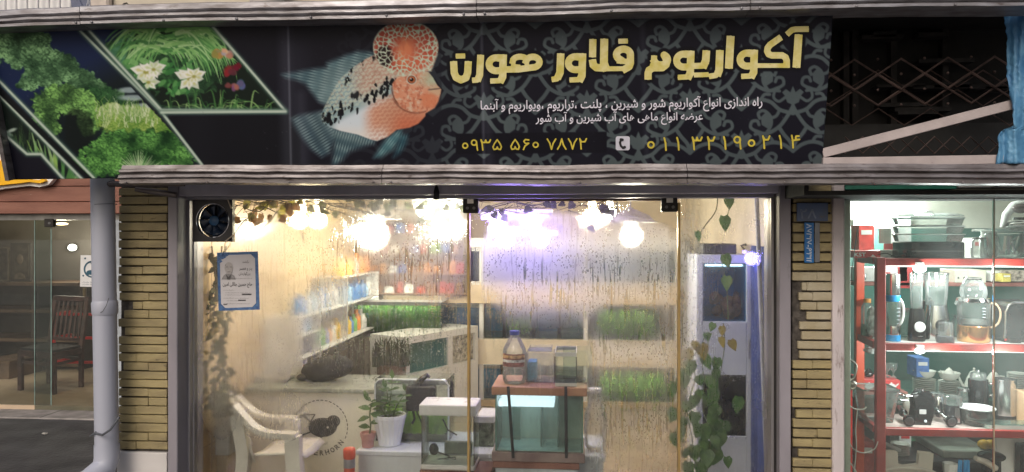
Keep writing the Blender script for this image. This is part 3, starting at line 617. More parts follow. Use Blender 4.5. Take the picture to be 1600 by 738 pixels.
# ================================================================ GROUND
asph = mat('wet asphalt', (.050,.048,.056), .6, 0, .35, 3.2, .9, 30, col2=(.014,.014,.018), spots=.3, spot_col=(.09,.088,.085), sscale=1.6)
conc = mat('pale concrete', (.30,.28,.27), .75, 0, .18, 6, .35, 90, spots=.25, spot_col=(.16,.15,.14), sscale=5)
mb = MB(); mb.add([(-300,-300,0),(300,-300,0),(300,300,0),(-300,300,0)], [(0,1,2,3)]); struct(mb.build('ground', asph))
mb = MB(); mb.box(-9, -2.62, 2.72, 3.06, -.02, .012); struct(mb.build('pavement', conc, bevel=.01)); mb = MB()
for i in range(9): mb.box(-8.6+i*.72, -8.592+i*.72, 2.73, 3.05, .0121, .0135)
struct(mb.build('pavement_joint', mat('dark joint', (.07,.065,.06), .9)))
r_ = random.Random(6)
for i, lab in enumerate(('tiny pale scrap of paper on the wet asphalt, nearest the left shop','tiny pale scrap of paper on the asphalt beside the black boot','tiny pale scrap of paper on the asphalt at the left edge of the photo')):
    p = at((70,120,14)[i], (690,712,720)[i], (2.2,1.4,1.0)[i]); tag(MB().sph((p.x,(2.2,.9,1.0)[i],.008),(.025,.018,.007),8,5).jit(.01,40).build('paper_scrap', mat('dirty paper', (.4,.39,.37), .8)), lab, 'litter')
mb = MB(); mb.box(-2.3, 9, -7.5, -.02, -.02, .10); struct(mb.build('bounce_pavement', conc, bevel=.01))  # unseen pale slab added to bounce light up under the sign
mb = MB(); mb.box(-40, 40, -11, -7.52, -.02, .012); struct(mb.build('street', mat('grey street surface', (.16,.16,.16), .7, 0, .1, 2)))
# ================================================================ AQUARIUM SHOP: BUILDING SHELL
GY = .15                                                       # plane of the shop window
cream = mat('cream wall paint', (.62,.56,.46), .7, 0, .10, 3, .12, 30)
white_in = mat('white ceiling paint', (.74,.70,.62), .75, 0, .06, 2)
tile = mat('beige marble tile', (.60,.45,.27), .28, 0, .10, 2.2, col2=(.50,.37,.21), spots=.15, spot_col=(.45,.33,.2), sscale=3)
floort = mat('tan floor tile', (.40,.31,.22), .30, 0, .14, 2.5)
XL, XR, YB, ZC = X(296,GY)-.02, X(1222,GY)+.02, 4.0, 2.25
shop = thing('aquarium_shop_building', 'cream walled shop with a tiled interior behind the fish sign', 'building', (0, 2, 0))
mb = MB(); mb.box(X(157,0), X(1284,0), .0, .25, 2.02, 4.6); mb.box(X(1284,0), X(1700,0), .31, .4, 2.6, 4.6)
for i in range(9): mb.box(X(180,0), X(1284,0), -.012, -.0005, 2.52+i*.19, 2.68+i*.19)
mb.build('upper_wall', cream, shop)
mb = MB(); mb.box(X(156,0)-.02, X(179,0), -.06, -.013, 2.02, 4.6); mb.build('corner_column', mat('pinkish column render', (.66,.58,.52), .7), shop, bevel=.01)
mb = MB(); mb.box(XL-.12, XL, .26, YB, 0, ZC+.1)
mb.build('left_wall', tile, shop)
mb = MB(); mb.box(XR, XR+.12, .26, YB, 0, ZC+.1); mb.build('right_wall', cream, shop)
mb = MB(); mb.box(XL-.12, XR+.12, YB, YB+.12, 0, ZC+.1); mb.build('back_wall', mat('warm white back wall', (.66,.56,.42), .6, 0, .08, 2), shop)
mb = MB(); mb.box(XL-.12, XR+.12, .26, YB, ZC, ZC+.12); mb.build('ceiling', white_in, shop)
mb = MB(); mb.box(XL-.12, XR+.12, .02, YB, .0, .03); mb.build('floor', floort, shop)
gm = mat('tile grout', (.42,.34,.25), .8)
mb = MB()
for k in range(1, 5): mb.box(XL+.0005, XL+.002, .28, YB, k*.45, k*.45+.005)
for k in range(7): mb.box(XL+.0005, XL+.002, .45+k*.55, .455+k*.55, .03, ZC)
for k in range(1, 8): mb.box(XL, XR, .3+k*.5, .305+k*.5, .03, .0315)
for k in range(7): mb.box(XL+k*.5, XL+k*.5+.005, .3, YB, .03, .0316)
mb.build('tile_joints', gm, shop)
# ---- pillars of brick slips
def pillar(name, label, px0, px1, py_list, Y, bmat, bmat2, ytop, chips, seed, base=None):
    r_ = random.Random(seed); x0, x1 = X(px0,Y), X(px1,Y); root = thing(name, label, 'pillar', ((x0+x1)/2, Y+.1, 0))
    mb = MB(); mb.box(x0+.004, x1-.004, Y+.014, Y+.3, 0, 2.02); mb.build('mortar_core', mat('dark mortar', (.085,.075,.066), .9, 0, .3, 30, .6, 70), root)
    for nm, mt_, rows in (('brickwork', bmat, [q for q in py_list if q[2] == 0]), ('weathered_brickwork', bmat2, [q for q in py_list if q[2] == 1])):
        mb = MB()
        for a, b, _ in rows:
            zt, zb = Z(a,(px0+px1)/2,Y), Z(b,(px0+px1)/2,Y); cuts = [x0, x0+(x1-x0)*r_.choice([.36,.5,.62]), x1] if r_.random() < .6 else [x0, x1]
            lft = chips.get(int(a), 0)
            for i in range(len(cuts)-1):
                xa = cuts[i]+(0 if i else r_.uniform(-.001,.003)) + (m(px0,Y)*lft if i == 0 else 0); xb = cuts[i+1]-(.0003 if i+2 < len(cuts) else r_.uniform(-.001,.003)); dy = r_.uniform(-.004,.004)
                if xb-xa > .02: 
                    k = len(mb.v); mb.box(xa, xb, Y-.006+dy, Y+.02, zb+r_.uniform(-.002,.002), zt+r_.uniform(-.002,.002))
        if mb.v: mb.jit(.0013, 55).build(nm, mt_, root, bevel=.003)
    if base: 
        a, b = base; mb = MB(); mb.box(x0-.004, x1+.003, Y-.014, Y+.013, 0, Z(a,(px0+px1)/2,Y)); mb.build('base_slab', mat('white marble slab', (.60,.58,.57), .4, 0, .08, 4), root, bevel=.003)
    return root
ybr = mat('glazed yellow brick', rgb(164,150,108), .5, 0, .12, 5, .5, 90, col2=rgb(134,122,90), spots=.42, spot_col=rgb(84,72,56), sscale=13, stretch=(1,1,3.2))
ybr2 = mat('faded grey brick', rgb(172,164,142), .6, 0, .15, 8, .4, 90, col2=rgb(150,138,108), spots=.3, spot_col=rgb(110,100,84), sscale=12)
rows = [(294+i*13.65, 294+i*13.65+11.7, 0) for i in range(30)]
pillar('brick_pillar', 'yellow brick pillar with a white base slab, beside the drainpipe', 186, 262, rows, 0, ybr, ybr2, 290, {int(294+13*13.65): 24, int(294+14*13.65): 8, int(294+16*13.65): 11, int(294+20*13.65): 8}, 3, (706, 760))
rows = [(288.5+i*15.3, 288.5+i*15.3+12.4, 1 if 9 <= i <= 17 else 0) for i in range(33)]
pillar('brick_pillar', 'yellow and grey brick pillar with chipped edges, under the blue address plates', 1238, 1300, rows, 0, ybr, ybr2, 290, {int(288.5+i*15.3): (14,9,12,15,11,13,8,10)[i-10] for i in range(10,18)}|{int(288.5+23*15.3): 5, int(288.5+27*15.3): 9}, 5)
# ---- posts, header
post = mat('grey lilac paint', rgb(138,134,142), .5, 0, .08, 6, .1, 40, spots=.22, spot_col=rgb(84,76,76), sscale=9, stretch=(1,1,.4))
postd = mat('dark shutter channel', (.012,.011,.012), .8)
def slabpx(px0, px1, py0, Y0, Y1, z0=0, py1=None):
    x0, x1 = X(px0,Y0), X(px1,Y0); zt = Z(py0,(px0+px1)/2,Y0); zb = z0 if py1 is None else Z(py1,(px0+px1)/2,Y0); mb = MB(); mb.box(x0, x1, Y0, Y1, zb, zt); return mb
def shutter_guide(label, a, b, c):
    r_ = thing('shutter_guide', label, 'post', (X((a+b)/2,-.02), .02, 0))
    slabpx(a, b, 290, -.03, .10).build('post', post, r_, bevel=.004); slabpx(min(b,c), max(b,c), 290, .03, .11).build('dark_channel', postd, r_)
    return r_
shutter_guide('grey painted metal post with a dark slot, left of the aquarium shop window', 262, 277, 285)
shutter_guide('grey painted metal post with a dark slot, right of the aquarium shop window', 1218, 1236, 1213)
hd = thing('window_header', 'dark grey metal beam over the aquarium shop window', 'beam', (0,.1,1.85))
hm = mat('lifted header grey', rgb(202,199,210), .5, 0, .1, 5, .1, 30, spots=.15, spot_col=(.05,.045,.045), sscale=10); hl = mat('light grey header lip', rgb(150,150,158), .45, 0, .08, 6)  # header colour lifted to make up for dim light under the sign
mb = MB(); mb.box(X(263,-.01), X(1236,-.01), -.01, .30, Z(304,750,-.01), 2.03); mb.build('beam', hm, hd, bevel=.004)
mb = MB(); mb.box(X(290,.09), X(1212,.09), .07, .20, Z(310.5,750,.09), Z(303.5,750,-.01)-.002); mb.build('beam_lip', hl, hd, bevel=.002)
mb = MB(); mb.box(X(186,-.42), X(1312,-.42), -.43, -.02, 2.06, 2.08); mb.bar((X(186,-.3),-.2,1.995),(X(1312,-.3),-.2,1.995), .04, .03); mb.build('soffit', mat('dark soffit sheet', (.10,.10,.105), .7, .2), hd)
tag(MB().lathe(X(682,-.05), -.05, [(.012,Z(312,682,-.05)),(.0155,Z(309,682,-.05)),(.0155,Z(300,682,-.05)),(.010,Z(294,682,-.05)),(.004,Z(288,682,-.05))], 14).build('latch_knob', mat('black rubber', (.012,.012,.013), .5), smooth=True), 'small black knob hanging from the dark beam over the shop window', 'latch')
# bent grey pipe under the sign, left
pp = [at(168,287,-.12), at(230,287,-.12), at(330,289,-.12)]
tag(MB().tube([at(168,288,-.14), at(240,287,-.13), at(288,287,-.12)], .016, 10).tube([at(212,296,-.1), at(240,300,-.09), at(276,305,-.07)], [.013,.018,.016], 10).build('steel_rod', mat('grey steel arm', rgb(112,106,108), .4, .5), smooth=True), 'grey steel arm tucked under the sign above the left brick pillar', 'metal arm')
# ---- drainpipe
pvc = mat('grey white pvc', rgb(172,176,190), .42, 0, .06, 3, .05, 20, spots=.34, spot_col=rgb(112,106,108), sscale=7, stretch=(1,1,.22))
dp = thing('drainpipe', 'thick grey white drainpipe with a turned-out foot, in front of the left shop', 'drainpipe', tuple(at(163,800,-.12)*1))
Yp = -.12; w = m(160,Yp)
mb = MB(); c0, c1 = at(160,272,Yp), at(167,700,Yp); mb.tube([c0, c0.lerp(c1,.3), c0.lerp(c1,.62), c1], 17.3*w, 24); mb.build('upper_pipe', pvc, dp, smooth=True)
mb = MB(); a, b = at(163.5,470,Yp), at(164.2,492,Yp); mb.tube([a, a.lerp(b,.15), a.lerp(b,.85), b], [17.6*w, 19*w, 18.8*w, 17.6*w], 24); mb.build('pipe_collar', pvc, dp, smooth=True)
mb = MB(); e = [at(167,694,Yp), at(167,716,Yp), at(167,730,Yp)+Vector((-.005,-.02,0)), at(163,742,Yp)+Vector((-.02,-.09,0)), at(156,748,Yp)+Vector((-.03,-.17,0))]
mb.tube(e, [18.4*w]*3+[18*w,18*w], 24, cap=False); mb.build('foot_elbow', pvc, dp, smooth=True)
mb = MB(); mb.tube([e[3], e[4]+Vector((-.0,-.0,0))], 16.6*w, 24); mb.build('pipe_mouth', mat('dark pipe inside', (.02,.02,.02), .8), dp)
mb = MB(); mb.tube([at(149,677,Yp-.06), at(160,680,Yp-.085), at(172,672,Yp-.09), at(186,652,Yp-.04)], .006, 6); mb.tube([at(150,676,Yp-.06), at(140,682,Yp-.05)], [.007,.003], 6); mb.tube([at(163,320,Yp)+Vector((17.6*w*math.cos(t),17.6*w*math.sin(t),.004*math.cos(t))) for t in np.linspace(0,6.283,25)], .0014, 5); mb.build('tie_strap', mat('grey strap', rgb(90,94,100), .6), dp)
mb = MB(); mb.tube([at(p[0],p[1],Yp-.0642) for p in ((170,466),(166,478),(161,486),(157,489))], .0016, 4); mb.build('crack', mat('dark crack', (.08,.075,.07), .9), dp)
# ---- address plates on the right pillar
blue = mat('faded blue enamel', rgb(66,90,132), .45, 0, .15, 9, col2=rgb(84,92,108), spots=.2, spot_col=rgb(92,88,86), sscale=18)
blue2 = mat('bright blue enamel', rgb(24,104,170), .4, 0, .08, 9, spots=.08, spot_col=rgb(90,110,130), sscale=30); wht = mat('white plate paint', rgb(205,215,225), .5, 0, .05)
def plate(name, label, px0, py0, px1, py1, Y, mt_): 
    a, b, c, d = rect(px0,py0,px1,py1,Y); r_ = thing(name, label, 'address plate', ((a+b)/2, Y, c)); mb = MB(); mb.box(a,b,Y,Y+.006,c,d); mb.build('plate', mt_, r_, bevel=.002); return r_
p1_ = plate('address_plate', 'faded blue number plate, wide, topmost on the right brick pillar', 1245, 317, 1294, 346, -.022, blue)
mb = MB(); text_px(mb, '۲۸', 1250, 327, 1276, 342, y_place(-.0235), .01); mb.build('digits', mat('worn grey ink', rgb(118,128,150), .6), p1_)
p2_ = plate('address_plate', 'narrow bright blue plate with white digits running down it, on the right brick pillar', 1257, 348, 1272, 411, -.020, blue2)
mb = MB(); v, f = text_flat('۱۳۴۹-۷۳۱۷۸', .012); mb.add([at(1260+9*(1-b), 409-59*(1-a) if False else 350+59*(a), -.0215) for a, b in [(1-q[0], 1-q[1]) for q in v]], f); mb.build('digits', wht, p2_)
a, b, c, d = rect(1273,348,1281,410,-.014); tag(MB().box(a,b,-.014,-.008,c,d).build('steel_strip', mat('scuffed zinc strip', rgb(120,122,126), .4, .5, .15, 12, spots=.2, sscale=20), bevel=.001), 'scuffed grey metal strip beside the narrow blue address plate', 'metal strip')
# ---- peeling white post and right shop glazing edge
peel = mat('peeling white paint', rgb(196,188,190), .6, 0, .08, 5, .3, 40, spots=.42, spot_col=rgb(96,74,62), sscale=7, stretch=(2.5,2.5,.6))
tag(slabpx(1301, 1320, 288, -.02, .12).build('door_post', peel, bevel=.006), 'peeling white post stained with rust, at the edge of the kitchenware window', 'post')
# ================================================================ RECESS RIGHT OF THE SIGN
dark = mat('recess shade boards', (.007,.0065,.0065), .8, 0, .5, 5, .3, 30)  # shade of the recess put into the near-black board colour
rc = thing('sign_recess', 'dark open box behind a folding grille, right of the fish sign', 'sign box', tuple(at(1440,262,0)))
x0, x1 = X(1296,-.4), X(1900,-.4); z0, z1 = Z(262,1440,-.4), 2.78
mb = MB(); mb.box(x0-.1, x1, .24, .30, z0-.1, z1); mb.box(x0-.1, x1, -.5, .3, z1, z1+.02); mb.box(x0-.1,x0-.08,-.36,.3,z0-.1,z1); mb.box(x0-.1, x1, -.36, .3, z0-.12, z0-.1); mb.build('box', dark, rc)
r_ = random.Random(8); mb = MB()
for i in range(12):
    px = r_.uniform(1310,1560); py = r_.choice([96,100,132,138,168,176,60]) + r_.uniform(-3,3); a = at(px,py,.15); mb.box(a.x, a.x+r_.uniform(.1,.3), .12, .2, a.z-.008, a.z+r_.uniform(.005,.02))
for px in (1316, 1330, 1390, 1470): mb.box(X(px,.2), X(px,.2)+.03, .18, .23, z0, z1)
mb.build('old_timbers', mat('shade dark timber', (.022,.02,.019), .8, 0, .4, 9), rc)  # timbers coloured almost black for the shade inside the recess
gr = thing('folding_grille', 'rusty folding lattice grille in the dark gap right of the sign', 'grille', tuple(at(1440,230,-.05)))
mb = MB(); rust = mat('rusty steel', rgb(96,80,76), .55, .4, .2, 14, .2, 60, spots=.35, spot_col=rgb(70,44,34), sscale=20)
GYr = -.08
def zig(row, y0, up):
    pts = [(1268+i*37, y0 + (25 if (i+row) % 2 else 0)) for i in range(10)]
    return pts
for k, y0 in enumerate((95, 119, 143)):
    for ph in (k % 2,):
        pts = []
        for i in range(10):
            px = 1262+i*36.5; py = y0 + (24 if (i+ph) % 2 else 0) - (i*.8); pts.append(at(px, py, GYr - .012*ph))
        mb.tube(pts, .0085 if k == 1 else .006, 6)
for k in range(3):
    mb.tube([at(1290+i*41, 110+k*30+(26 if (i+k) % 2 else 0), .06) for i in range(9)], .004, 5)
for k in range(2):
    pts = [at(1320+i*28, 240 - (26 if (i+k) % 2 else 0), GYr+.05) for i in range(10)]; mb.tube(pts, .004, 6)
for k, y0 in enumerate((95,119,143,167)):
    for i in range(10):
        if (i+k) % 2: p = at(1262+i*36.5, y0-i*.8, GYr-.02); mb.sph(p, .007, 8, 6)
mb.build('lattice', rust, gr, smooth=True)
chip = mat('chipped grey white paint', rgb(176,166,166), .5, 0, .08, 8, .2, 50, spots=.26, spot_col=rgb(92,66,54), sscale=16)
mb = MB(); a, b = at(1284,241,-.45), at(1600,160,-.45); mb.bar(a, b, .035, 13*m(1440,-.45)); mb.bar(a+Vector((0,.01,.021)), b+Vector((0,.01,.021)), .05, .006); tag(mb.build('diagonal_strut', chip, bevel=.002), 'chipped white metal bar sloping across the dark gap right of the sign', 'metal bar')
mb = MB(); a, b = at(1284,254,-.455), at(1620,249,-.455); mb.bar(a, b, .04, 14*m(1440,-.45)); tag(mb.build('sill_bar', chip, bevel=.002), 'chipped white metal bar lying level along the bottom of the dark gap', 'metal bar')
# blue tarpaulin
tp = mat('faded blue tarpaulin', rgb(96,150,186), .55, 0, .2, 9, .4, 60, col2=rgb(52,106,152), spots=.15, spot_col=rgb(150,170,186), sscale=10)
nx, ny = 40, 90; pts = []
edge = [(5,1573),(20,1568),(60,1574),(110,1573),(150,1578),(170,1582),(182,1583),(198,1584),(203,1566),(215,1558),(230,1562),(246,1557),(256,1556)]
for j in range(ny):
    py = 5+251*j/(ny-1); ex_ = np.interp(py, [e[0] for e in edge], [e[1] for e in edge])
    for i in range(nx):
        px = ex_ + (1690-ex_)*(i/(nx-1)); yy = -.50 + .04*mnoise.noise(Vector((px*.05, py*.004, 2))) + .022*mnoise.noise(Vector((px*.14, py*.012, 7))) + .02*math.sin(px*.16+py*.01) + .010*mnoise.noise(Vector((px*.3,py*.03,1))) + .004*mnoise.noise(Vector((px*.3,py*.25,5)))
        pts.append(tuple(at(px + 2*mnoise.noise(Vector((px*.1,py*.15,4))), py, yy)))
tag(grid_obj('tarpaulin', pts, nx, ny, tp, thick=.002, smooth=True), 'crumpled blue tarpaulin hanging over the right end of the dark gap', 'tarpaulin')
# ================================================================ LEFT SHOP, SET BACK
LY = 3.06; LX0, LX1 = -9.0, -2.62
lb = thing('timber_fronted_shop', 'set-back shop with reddish timber boards over a glass front, left', 'building', (-5.5, 4.3, 0))
wood = mat('reddish timber boards', rgb(150,104,88), .65, 0, .16, 4, .25, 40, col2=rgb(124,82,70), spots=.22, spot_col=rgb(176,160,150), sscale=9, stretch=(.5,1,3))
mb = MB(); zz = [Z(p,90,LY-.1) for p in (90,130,172,213,254,292,316)]
for a, b in zip(zz[:-1], zz[1:]): mb.box(LX0, LX1, LY-.1, LY+.1, b+.006, a)
mb.box(LX0, LX1, LY-.13, LY+.1, Z(334,90,LY-.13), Z(316,90,LY-.13)); mb.build('fascia_boards', wood, lb, bevel=.004)
mb = MB(); mb.box(LX0, LX1, LY-.05, LY+.05, Z(344,90,LY-.05), Z(334,90,LY-.13)-.002); mb.build('front_rail', mat('grey aluminium rail', rgb(150,150,150), .4, .5, .1, 8), lb)
lw = mat('brown plaster', (.22,.195,.175), .8, 0, .15, 2); mb = MB()
mb.box(LX0, LX1, 5.6, 5.7, 0, 2.4); mb.box(LX1-.1, LX1, LY+.06, 5.6, 0, 2.4); mb.box(LX0, LX0+.1, LY+.06, 5.6, 0, 2.4); mb.box(LX0, LX1, LY+.05, 5.7, 2.3, 2.4)
mb.build('room_walls', lw, lb)
mb = MB(); mb.box(LX0, LX1, LY-.02, 5.6, 0, .05); mb.build('shop_floor', mat('cream floor tile', (.60,.47,.34), .35, 0, .08, 3), lb)
mb = MB(); mb.box(LX0, LX1, LY+.1, 5.8, 2.4, 3.02); mb.box(LX0,LX1,LY+.1,LY+.3,2.2,3.0); mb.build('upper_block', mat('white upper render', (.78,.78,.78), .8), lb)
mb = MB(); mb.box(X(178,LY-.02), X(196,LY-.02), LY-.06, LY+.04, .05, Z(344,90,LY)); mb.build('corner_upright', mat('grey blue upright', rgb(168,176,184), .5), lb)
# upper storey far left: pale balcony, all but lost in the bright sky
bb = thing('balcony', 'bright white balcony with thin rails, upper left corner', 'balcony', (-6, 3.2, 3.03)); wm = mat('white balcony paint', (.82,.82,.82), .7, 0, .04, 3)
mb = MB(); mb.box(-9, X(118,2.4), 2.4, 3.3, 3.0, 3.12); mb.build('slab', wm, bb)
mb = MB(); mb.box(-9, X(118,2.5), 2.5, 2.54, 3.14, 3.9)
mb.build('parapet', wm, bb)
mb = MB()
for i in range(12): mb.box(X(-60+i*17,2.45), X(-60+i*17,2.45)+.012, 2.44, 2.452, 3.12, 3.9)
mb.build('rail', mat('grey rail', (.5,.5,.52), .5), bb)
mb = MB(); mb.bar(at(114,-20,1.5), at(131,16,1.5), .05, .03); mb.bar(at(128,-40,1.5), at(136,16,1.5), .22, .03); tag(mb.build('downstand', mat('slate blue sheet', rgb(96,104,132), .5), bevel=.002), 'slanting slate blue metal sheet above the left end of the sign', 'metal sheet')
lat = thing('lattice_panel', 'pale grey lattice panel glimpsed above the sign', 'lattice', tuple(at(147,16,1.2))); mb = MB()
for i in range(7):
    mb.bar(at(134+i*4,-20,1.2), at(134+i*4+8,18,1.2), .006, .006); mb.bar(at(134+i*4,18,1.205), at(134+i*4+8,-20,1.205), .006, .006)
mb.build('bars', mat('pale grey lattice', rgb(170,174,186), .6), lat)
# pipe in front of the upper wall, and a wire loop
tag(MB().tube([at(385,14,-.1), at(385,-90,-.1)], .055, 16).build('wall_pipe', mat('beige wall pipe', rgb(190,178,168), .5), smooth=True) if False else MB().tube([at(418,16,-.12), at(418,-120,-.12)], 27*m(418,-.12), 20).build('wall_pipe', mat('grey beige wall pipe', rgb(178,174,172), .5, 0, .06, 4), smooth=True), 'thick pale pipe standing on the wall above the fish sign', 'pipe')
tag(MB().tube([tuple(at(x,y,-.62)) for x,y in ((181,11),(190,10),(194,6),(198,5),(202,9),(196,12),(212,9),(240,9),(300,6))], .0035, 6).build('loose_wire', mat('black wire', (.015,.015,.015), .5), smooth=True), 'loop of black wire lying on the metal cap of the sign', 'wire')
# ---- yellow sign letters, only the tail end shows past the fish sign
ls = thing('yellow_shop_letters', 'yellow Persian shop letters with a white outline, peeping out left of the fish sign', 'sign', tuple(at(30,290,LY-.2)))
yel = mat('yellow acrylic letter', rgb(250,190,20), .35, 0, .06, 9); wo = mat('white letter outline', rgb(240,240,240), .5, 0, .03)
def outl(L, Y0, Y1, name, mt_): mb = MB(); mb.prism([(at(x,y,Y0).x, at(x,y,Y0).z) for x, y in L], Y0, Y1); return mb.build(name, mt_, ls, bevel=.003)
outl([(-60,240),(-10,244),(0,240),(6,236),(14,236),(18,240),(20,268),(40,272),(60,276),(80,268),(86,276),(76,288),(62,292),(46,290),(28,292),(10,294),(-8,297),(-60,298)], LY-.16, LY-.11, 'outline', wo)
outl([(-60,248),(-6,258),(2,250),(8,243),(13,245),(14,272),(34,277),(48,281),(60,282),(68,280),(70,283),(62,286),(46,284),(30,286),(10,288),(-8,290),(-60,291)], LY-.20, LY-.161, 'letter', yel)
# ---- glass front
lgl = glass('shop front glass', (.80,.84,.82), 1.4, .02, .025, (.6,.63,.63), 2)
gf = thing('shopfront_window', 'frameless glass front of the set-back shop with an overlapping strip', 'window', (X(60,LY), LY, .05))
def pane(name, px0, px1, py0, py1, Y, mt_, parent, th=.008):
    x0, x1 = X(px0,Y), X(px1,Y); mb = MB(); mb.box(x0, x1, Y, Y+th, Z(py1,(px0+px1)/2,Y), Z(py0,(px0+px1)/2,Y)); return mb.build(name, mt_, parent)
pane('pane', -120, 80, 343, 655, LY, lgl, gf); pane('pane', 54, 186, 343, 655, LY-.03, lgl, gf)
mb = MB(); mb.box(X(80,LY-.035)-.004, X(80,LY-.035)+.003, LY-.036, LY-.031, .06, Z(344,80,LY)); mb.box(X(54,LY-.035)-.002, X(54,LY-.035)+.003, LY-.036, LY-.031, .06, Z(344,54,LY)); mb.build('polished_edge', mat('greenish glass edge', rgb(150,180,176), .2), gf)
tag(MB().tube([at(50,656.5,LY-.06), at(152,662,LY-.10)], .016, 12).build('floor_tube', mat('white plastic tube', (.75,.76,.78), .4), smooth=True), 'white tube lying along the foot of the left glass front', 'tube')
cl = thing('patch_fitting', 'small black clamp at the top of the left glass front', 'fitting', tuple(at(77,355,LY-.05))); mb = MB(); a,b,c,d = rect(70,342,84,355,LY-.05); mb.box(a,b,LY-.06,LY-.01,c,d); mb.build('clamp', mat('black metal fitting', (.03,.028,.028), .4, .4), cl, bevel=.003)
mb = MB(); mb.cyl(at(77,349,LY-.068), at(77,349,LY-.06), .012); mb.build('bolt', mat('steel bolt', (.5,.5,.5), .3, .9), cl)
# notice on the glass
nb = thing('glass_notice', 'small white paper notice with a blue round emblem, stuck on the left glass front', 'notice', tuple(at(137,448,LY-.05)))
mb = MB(); mb.add([at(126,399,LY-.041), at(160,399,LY-.041), at(160,449,LY-.041), at(125,448,LY-.041)], [(0,3,2,1)]); mb.build('paper', mat('white notice paper', (.74,.75,.76), .7, 0, .03), nb)
ink = mat('teal print ink', rgb(44,90,112), .6); mb = MB(); yp = y_place(LY-.0425)
field_mesh(lambda x,y: np.minimum(np.maximum(np.abs(np.hypot(x-144,(y-421))-12)-1.3, x-147), np.maximum(np.hypot(x-141,(y-426)*1.6)-6, 0*x-1)), 126, 402, 158, 438, .8, yp, mb)
for q in ((133,404),(130,431)): mb.add([yp(q[0]+1.5*math.cos(t), q[1]+1.5*math.sin(t)) for t in np.linspace(0,6.28,9)[:-1]], [tuple(range(8))[::-1]])
text_px(mb, 'نوبت'[0] if False else shape('ورود'), 138, 408, 148, 413, yp)
for yy in (440,443.5): text_px(mb, shape('لطفا ماسک بزنید') if False else shape('ورود با ماسک'), 128, yy, 152, yy+2.6, yp)
mb.build('print', ink, nb)
# ---- things inside
dk = mat('dark stained wood', (.055,.04,.032), .5, 0, .25, 6); shf = mat('brown shelf wood', (.16,.10,.065), .55, 0, .2, 5)
sh = thing('shelf_unit', 'long dark wooden shelf unit along the back of the left shop', 'shelf unit', (X(20,5), 5.2, .05)); xa, xb = LX0+.15, X(128,5.0)
mb = MB(); mb.box(xa, xb, 5.5, 5.56, .05, Z(445,40,5)); 
for px in (-60, 55, 128): mb.box(X(px,5)-.02, X(px,5)+.02, 4.95, 5.5, .05, Z(445,40,5))
mb.build('carcass', dk, sh)
for py in (441,483,528,566,602):
    mb = MB(); mb.box(xa, xb, 4.93, 5.5, Z(py+5,40,5), Z(py,40,5)); mb.build('shelf', shf, sh, bevel=.003)
tag(MB().box(X(-20,4.4), X(24,4.4), 4.3, 4.85, .05, Z(566,10,4.4)).box(X(-20,4.4), X(24,4.4)+.02, 4.28, 4.88, Z(566,10,4.4)+.002, Z(562,10,4.4)).build('low_counter', shf, bevel=.004), 'low brown counter in the left shop, left of the slatted chair', 'counter')
for (px0,py0,px1,py1,lab,c) in ((16,380,48,432,'dark framed portrait photo leaning on the top shelf of the left shop',(.05,.045,.04)),(-12,386,14,434,'pale framed picture leaning on the top shelf, at the photo edge',(.30,.26,.21))):
    a,b,c0,d = rect(px0,py0,px1,py1,5.1); c0 = Z(441,40,5)+.002; r_ = thing('framed_picture', lab, 'picture', ((a+b)/2,5.1,c0)); mb = MB(); mb.box(a,b,5.1,5.13,c0,d); mb.build('frame', mat('frame '+lab[:4], c, .5), r_, bevel=.003)
    mb = MB(); mb.box(a+.02,b-.02,5.092,5.099,c0+.02,d-.02); mb.build('print', mat('old brown print', (.09,.075,.06), .5, 0, .3, 14), r_)
    if px0 == 16:
        mb = MB(); mb.sph(((a+b)/2,5.09,c0+(d-c0)*.58), (.045,.006,.062), 14, 10); mb.prism([((a+b)/2-.075,c0+.03),((a+b)/2+.075,c0+.03),((a+b)/2+.06,c0+.09),((a+b)/2,c0+.115),((a+b)/2-.06,c0+.09)], 5.085, 5.091); mb.build('portrait', mat('sepia print', (.20,.16,.12), .6, 0, .2, 20), r_, smooth=True)
# chair with slatted back
cw = mat('worn dark chair wood', (.085,.034,.03), .5, 0, .3, 10, spots=.2, spot_col=(.22,.19,.17), sscale=30)
FA, FB, FC = at(32.5,645,3.72), at(84,649,3.55), at(127,640,3.95)
for q in (FA,FB,FC): q.z = .05
FD = FA+FC-FB; ch = thing('slatted_chair', 'worn dark wooden chair with a slatted back inside the left shop', 'chair', tuple((FA+FC)/2)); zs = .48
up = lambda p, z: Vector((p.x,p.y,z))
lean = (FC-FB).normalized()*.10
for p, zt, ln in ((FA,zs,0),(FB,zs,0),(FC,1.02,1),(FD,1.02,1)):
    mb = MB(); 
    if ln: mb.bar(p, up(p,zs), .045, .04); mb.bar(up(p,zs), up(p,zt)+lean, .045, .04)
    else: mb.bar(p, up(p,zt), .048, .045)
    mb.build('leg', cw, ch, bevel=.004)
mb = MB()
for a, b in ((FA,FB),(FB,FC),(FC,FD),(FD,FA)): mb.bar(up(a,zs-.03), up(b,zs-.03), .03, .06); mb.bar(up(a,.36), up(b,.36), .02, .03)
mb.build('seat_rail', cw, ch, bevel=.003)
mb = MB(); k = [up(q,zs+.004) for q in (FA,FB,FC,FD)]; mb.add(k+[q+Vector((0,0,.025)) for q in k], [(3,2,1,0),(4,5,6,7),(0,1,5,4),(1,2,6,5),(2,3,7,6),(3,0,4,7)]); mb.build('seat', mat('black chair seat', (.03,.03,.035), .5, 0, .2, 9), ch)
mb = MB()
for i in range(1,7):
    t_ = i/7; mb.bar(up(FD.lerp(FC,t_),.56)+lean*.15, up(FD.lerp(FC,t_),.99)+lean*.95, .022, .012)
mb.build('back_slats', cw, ch)
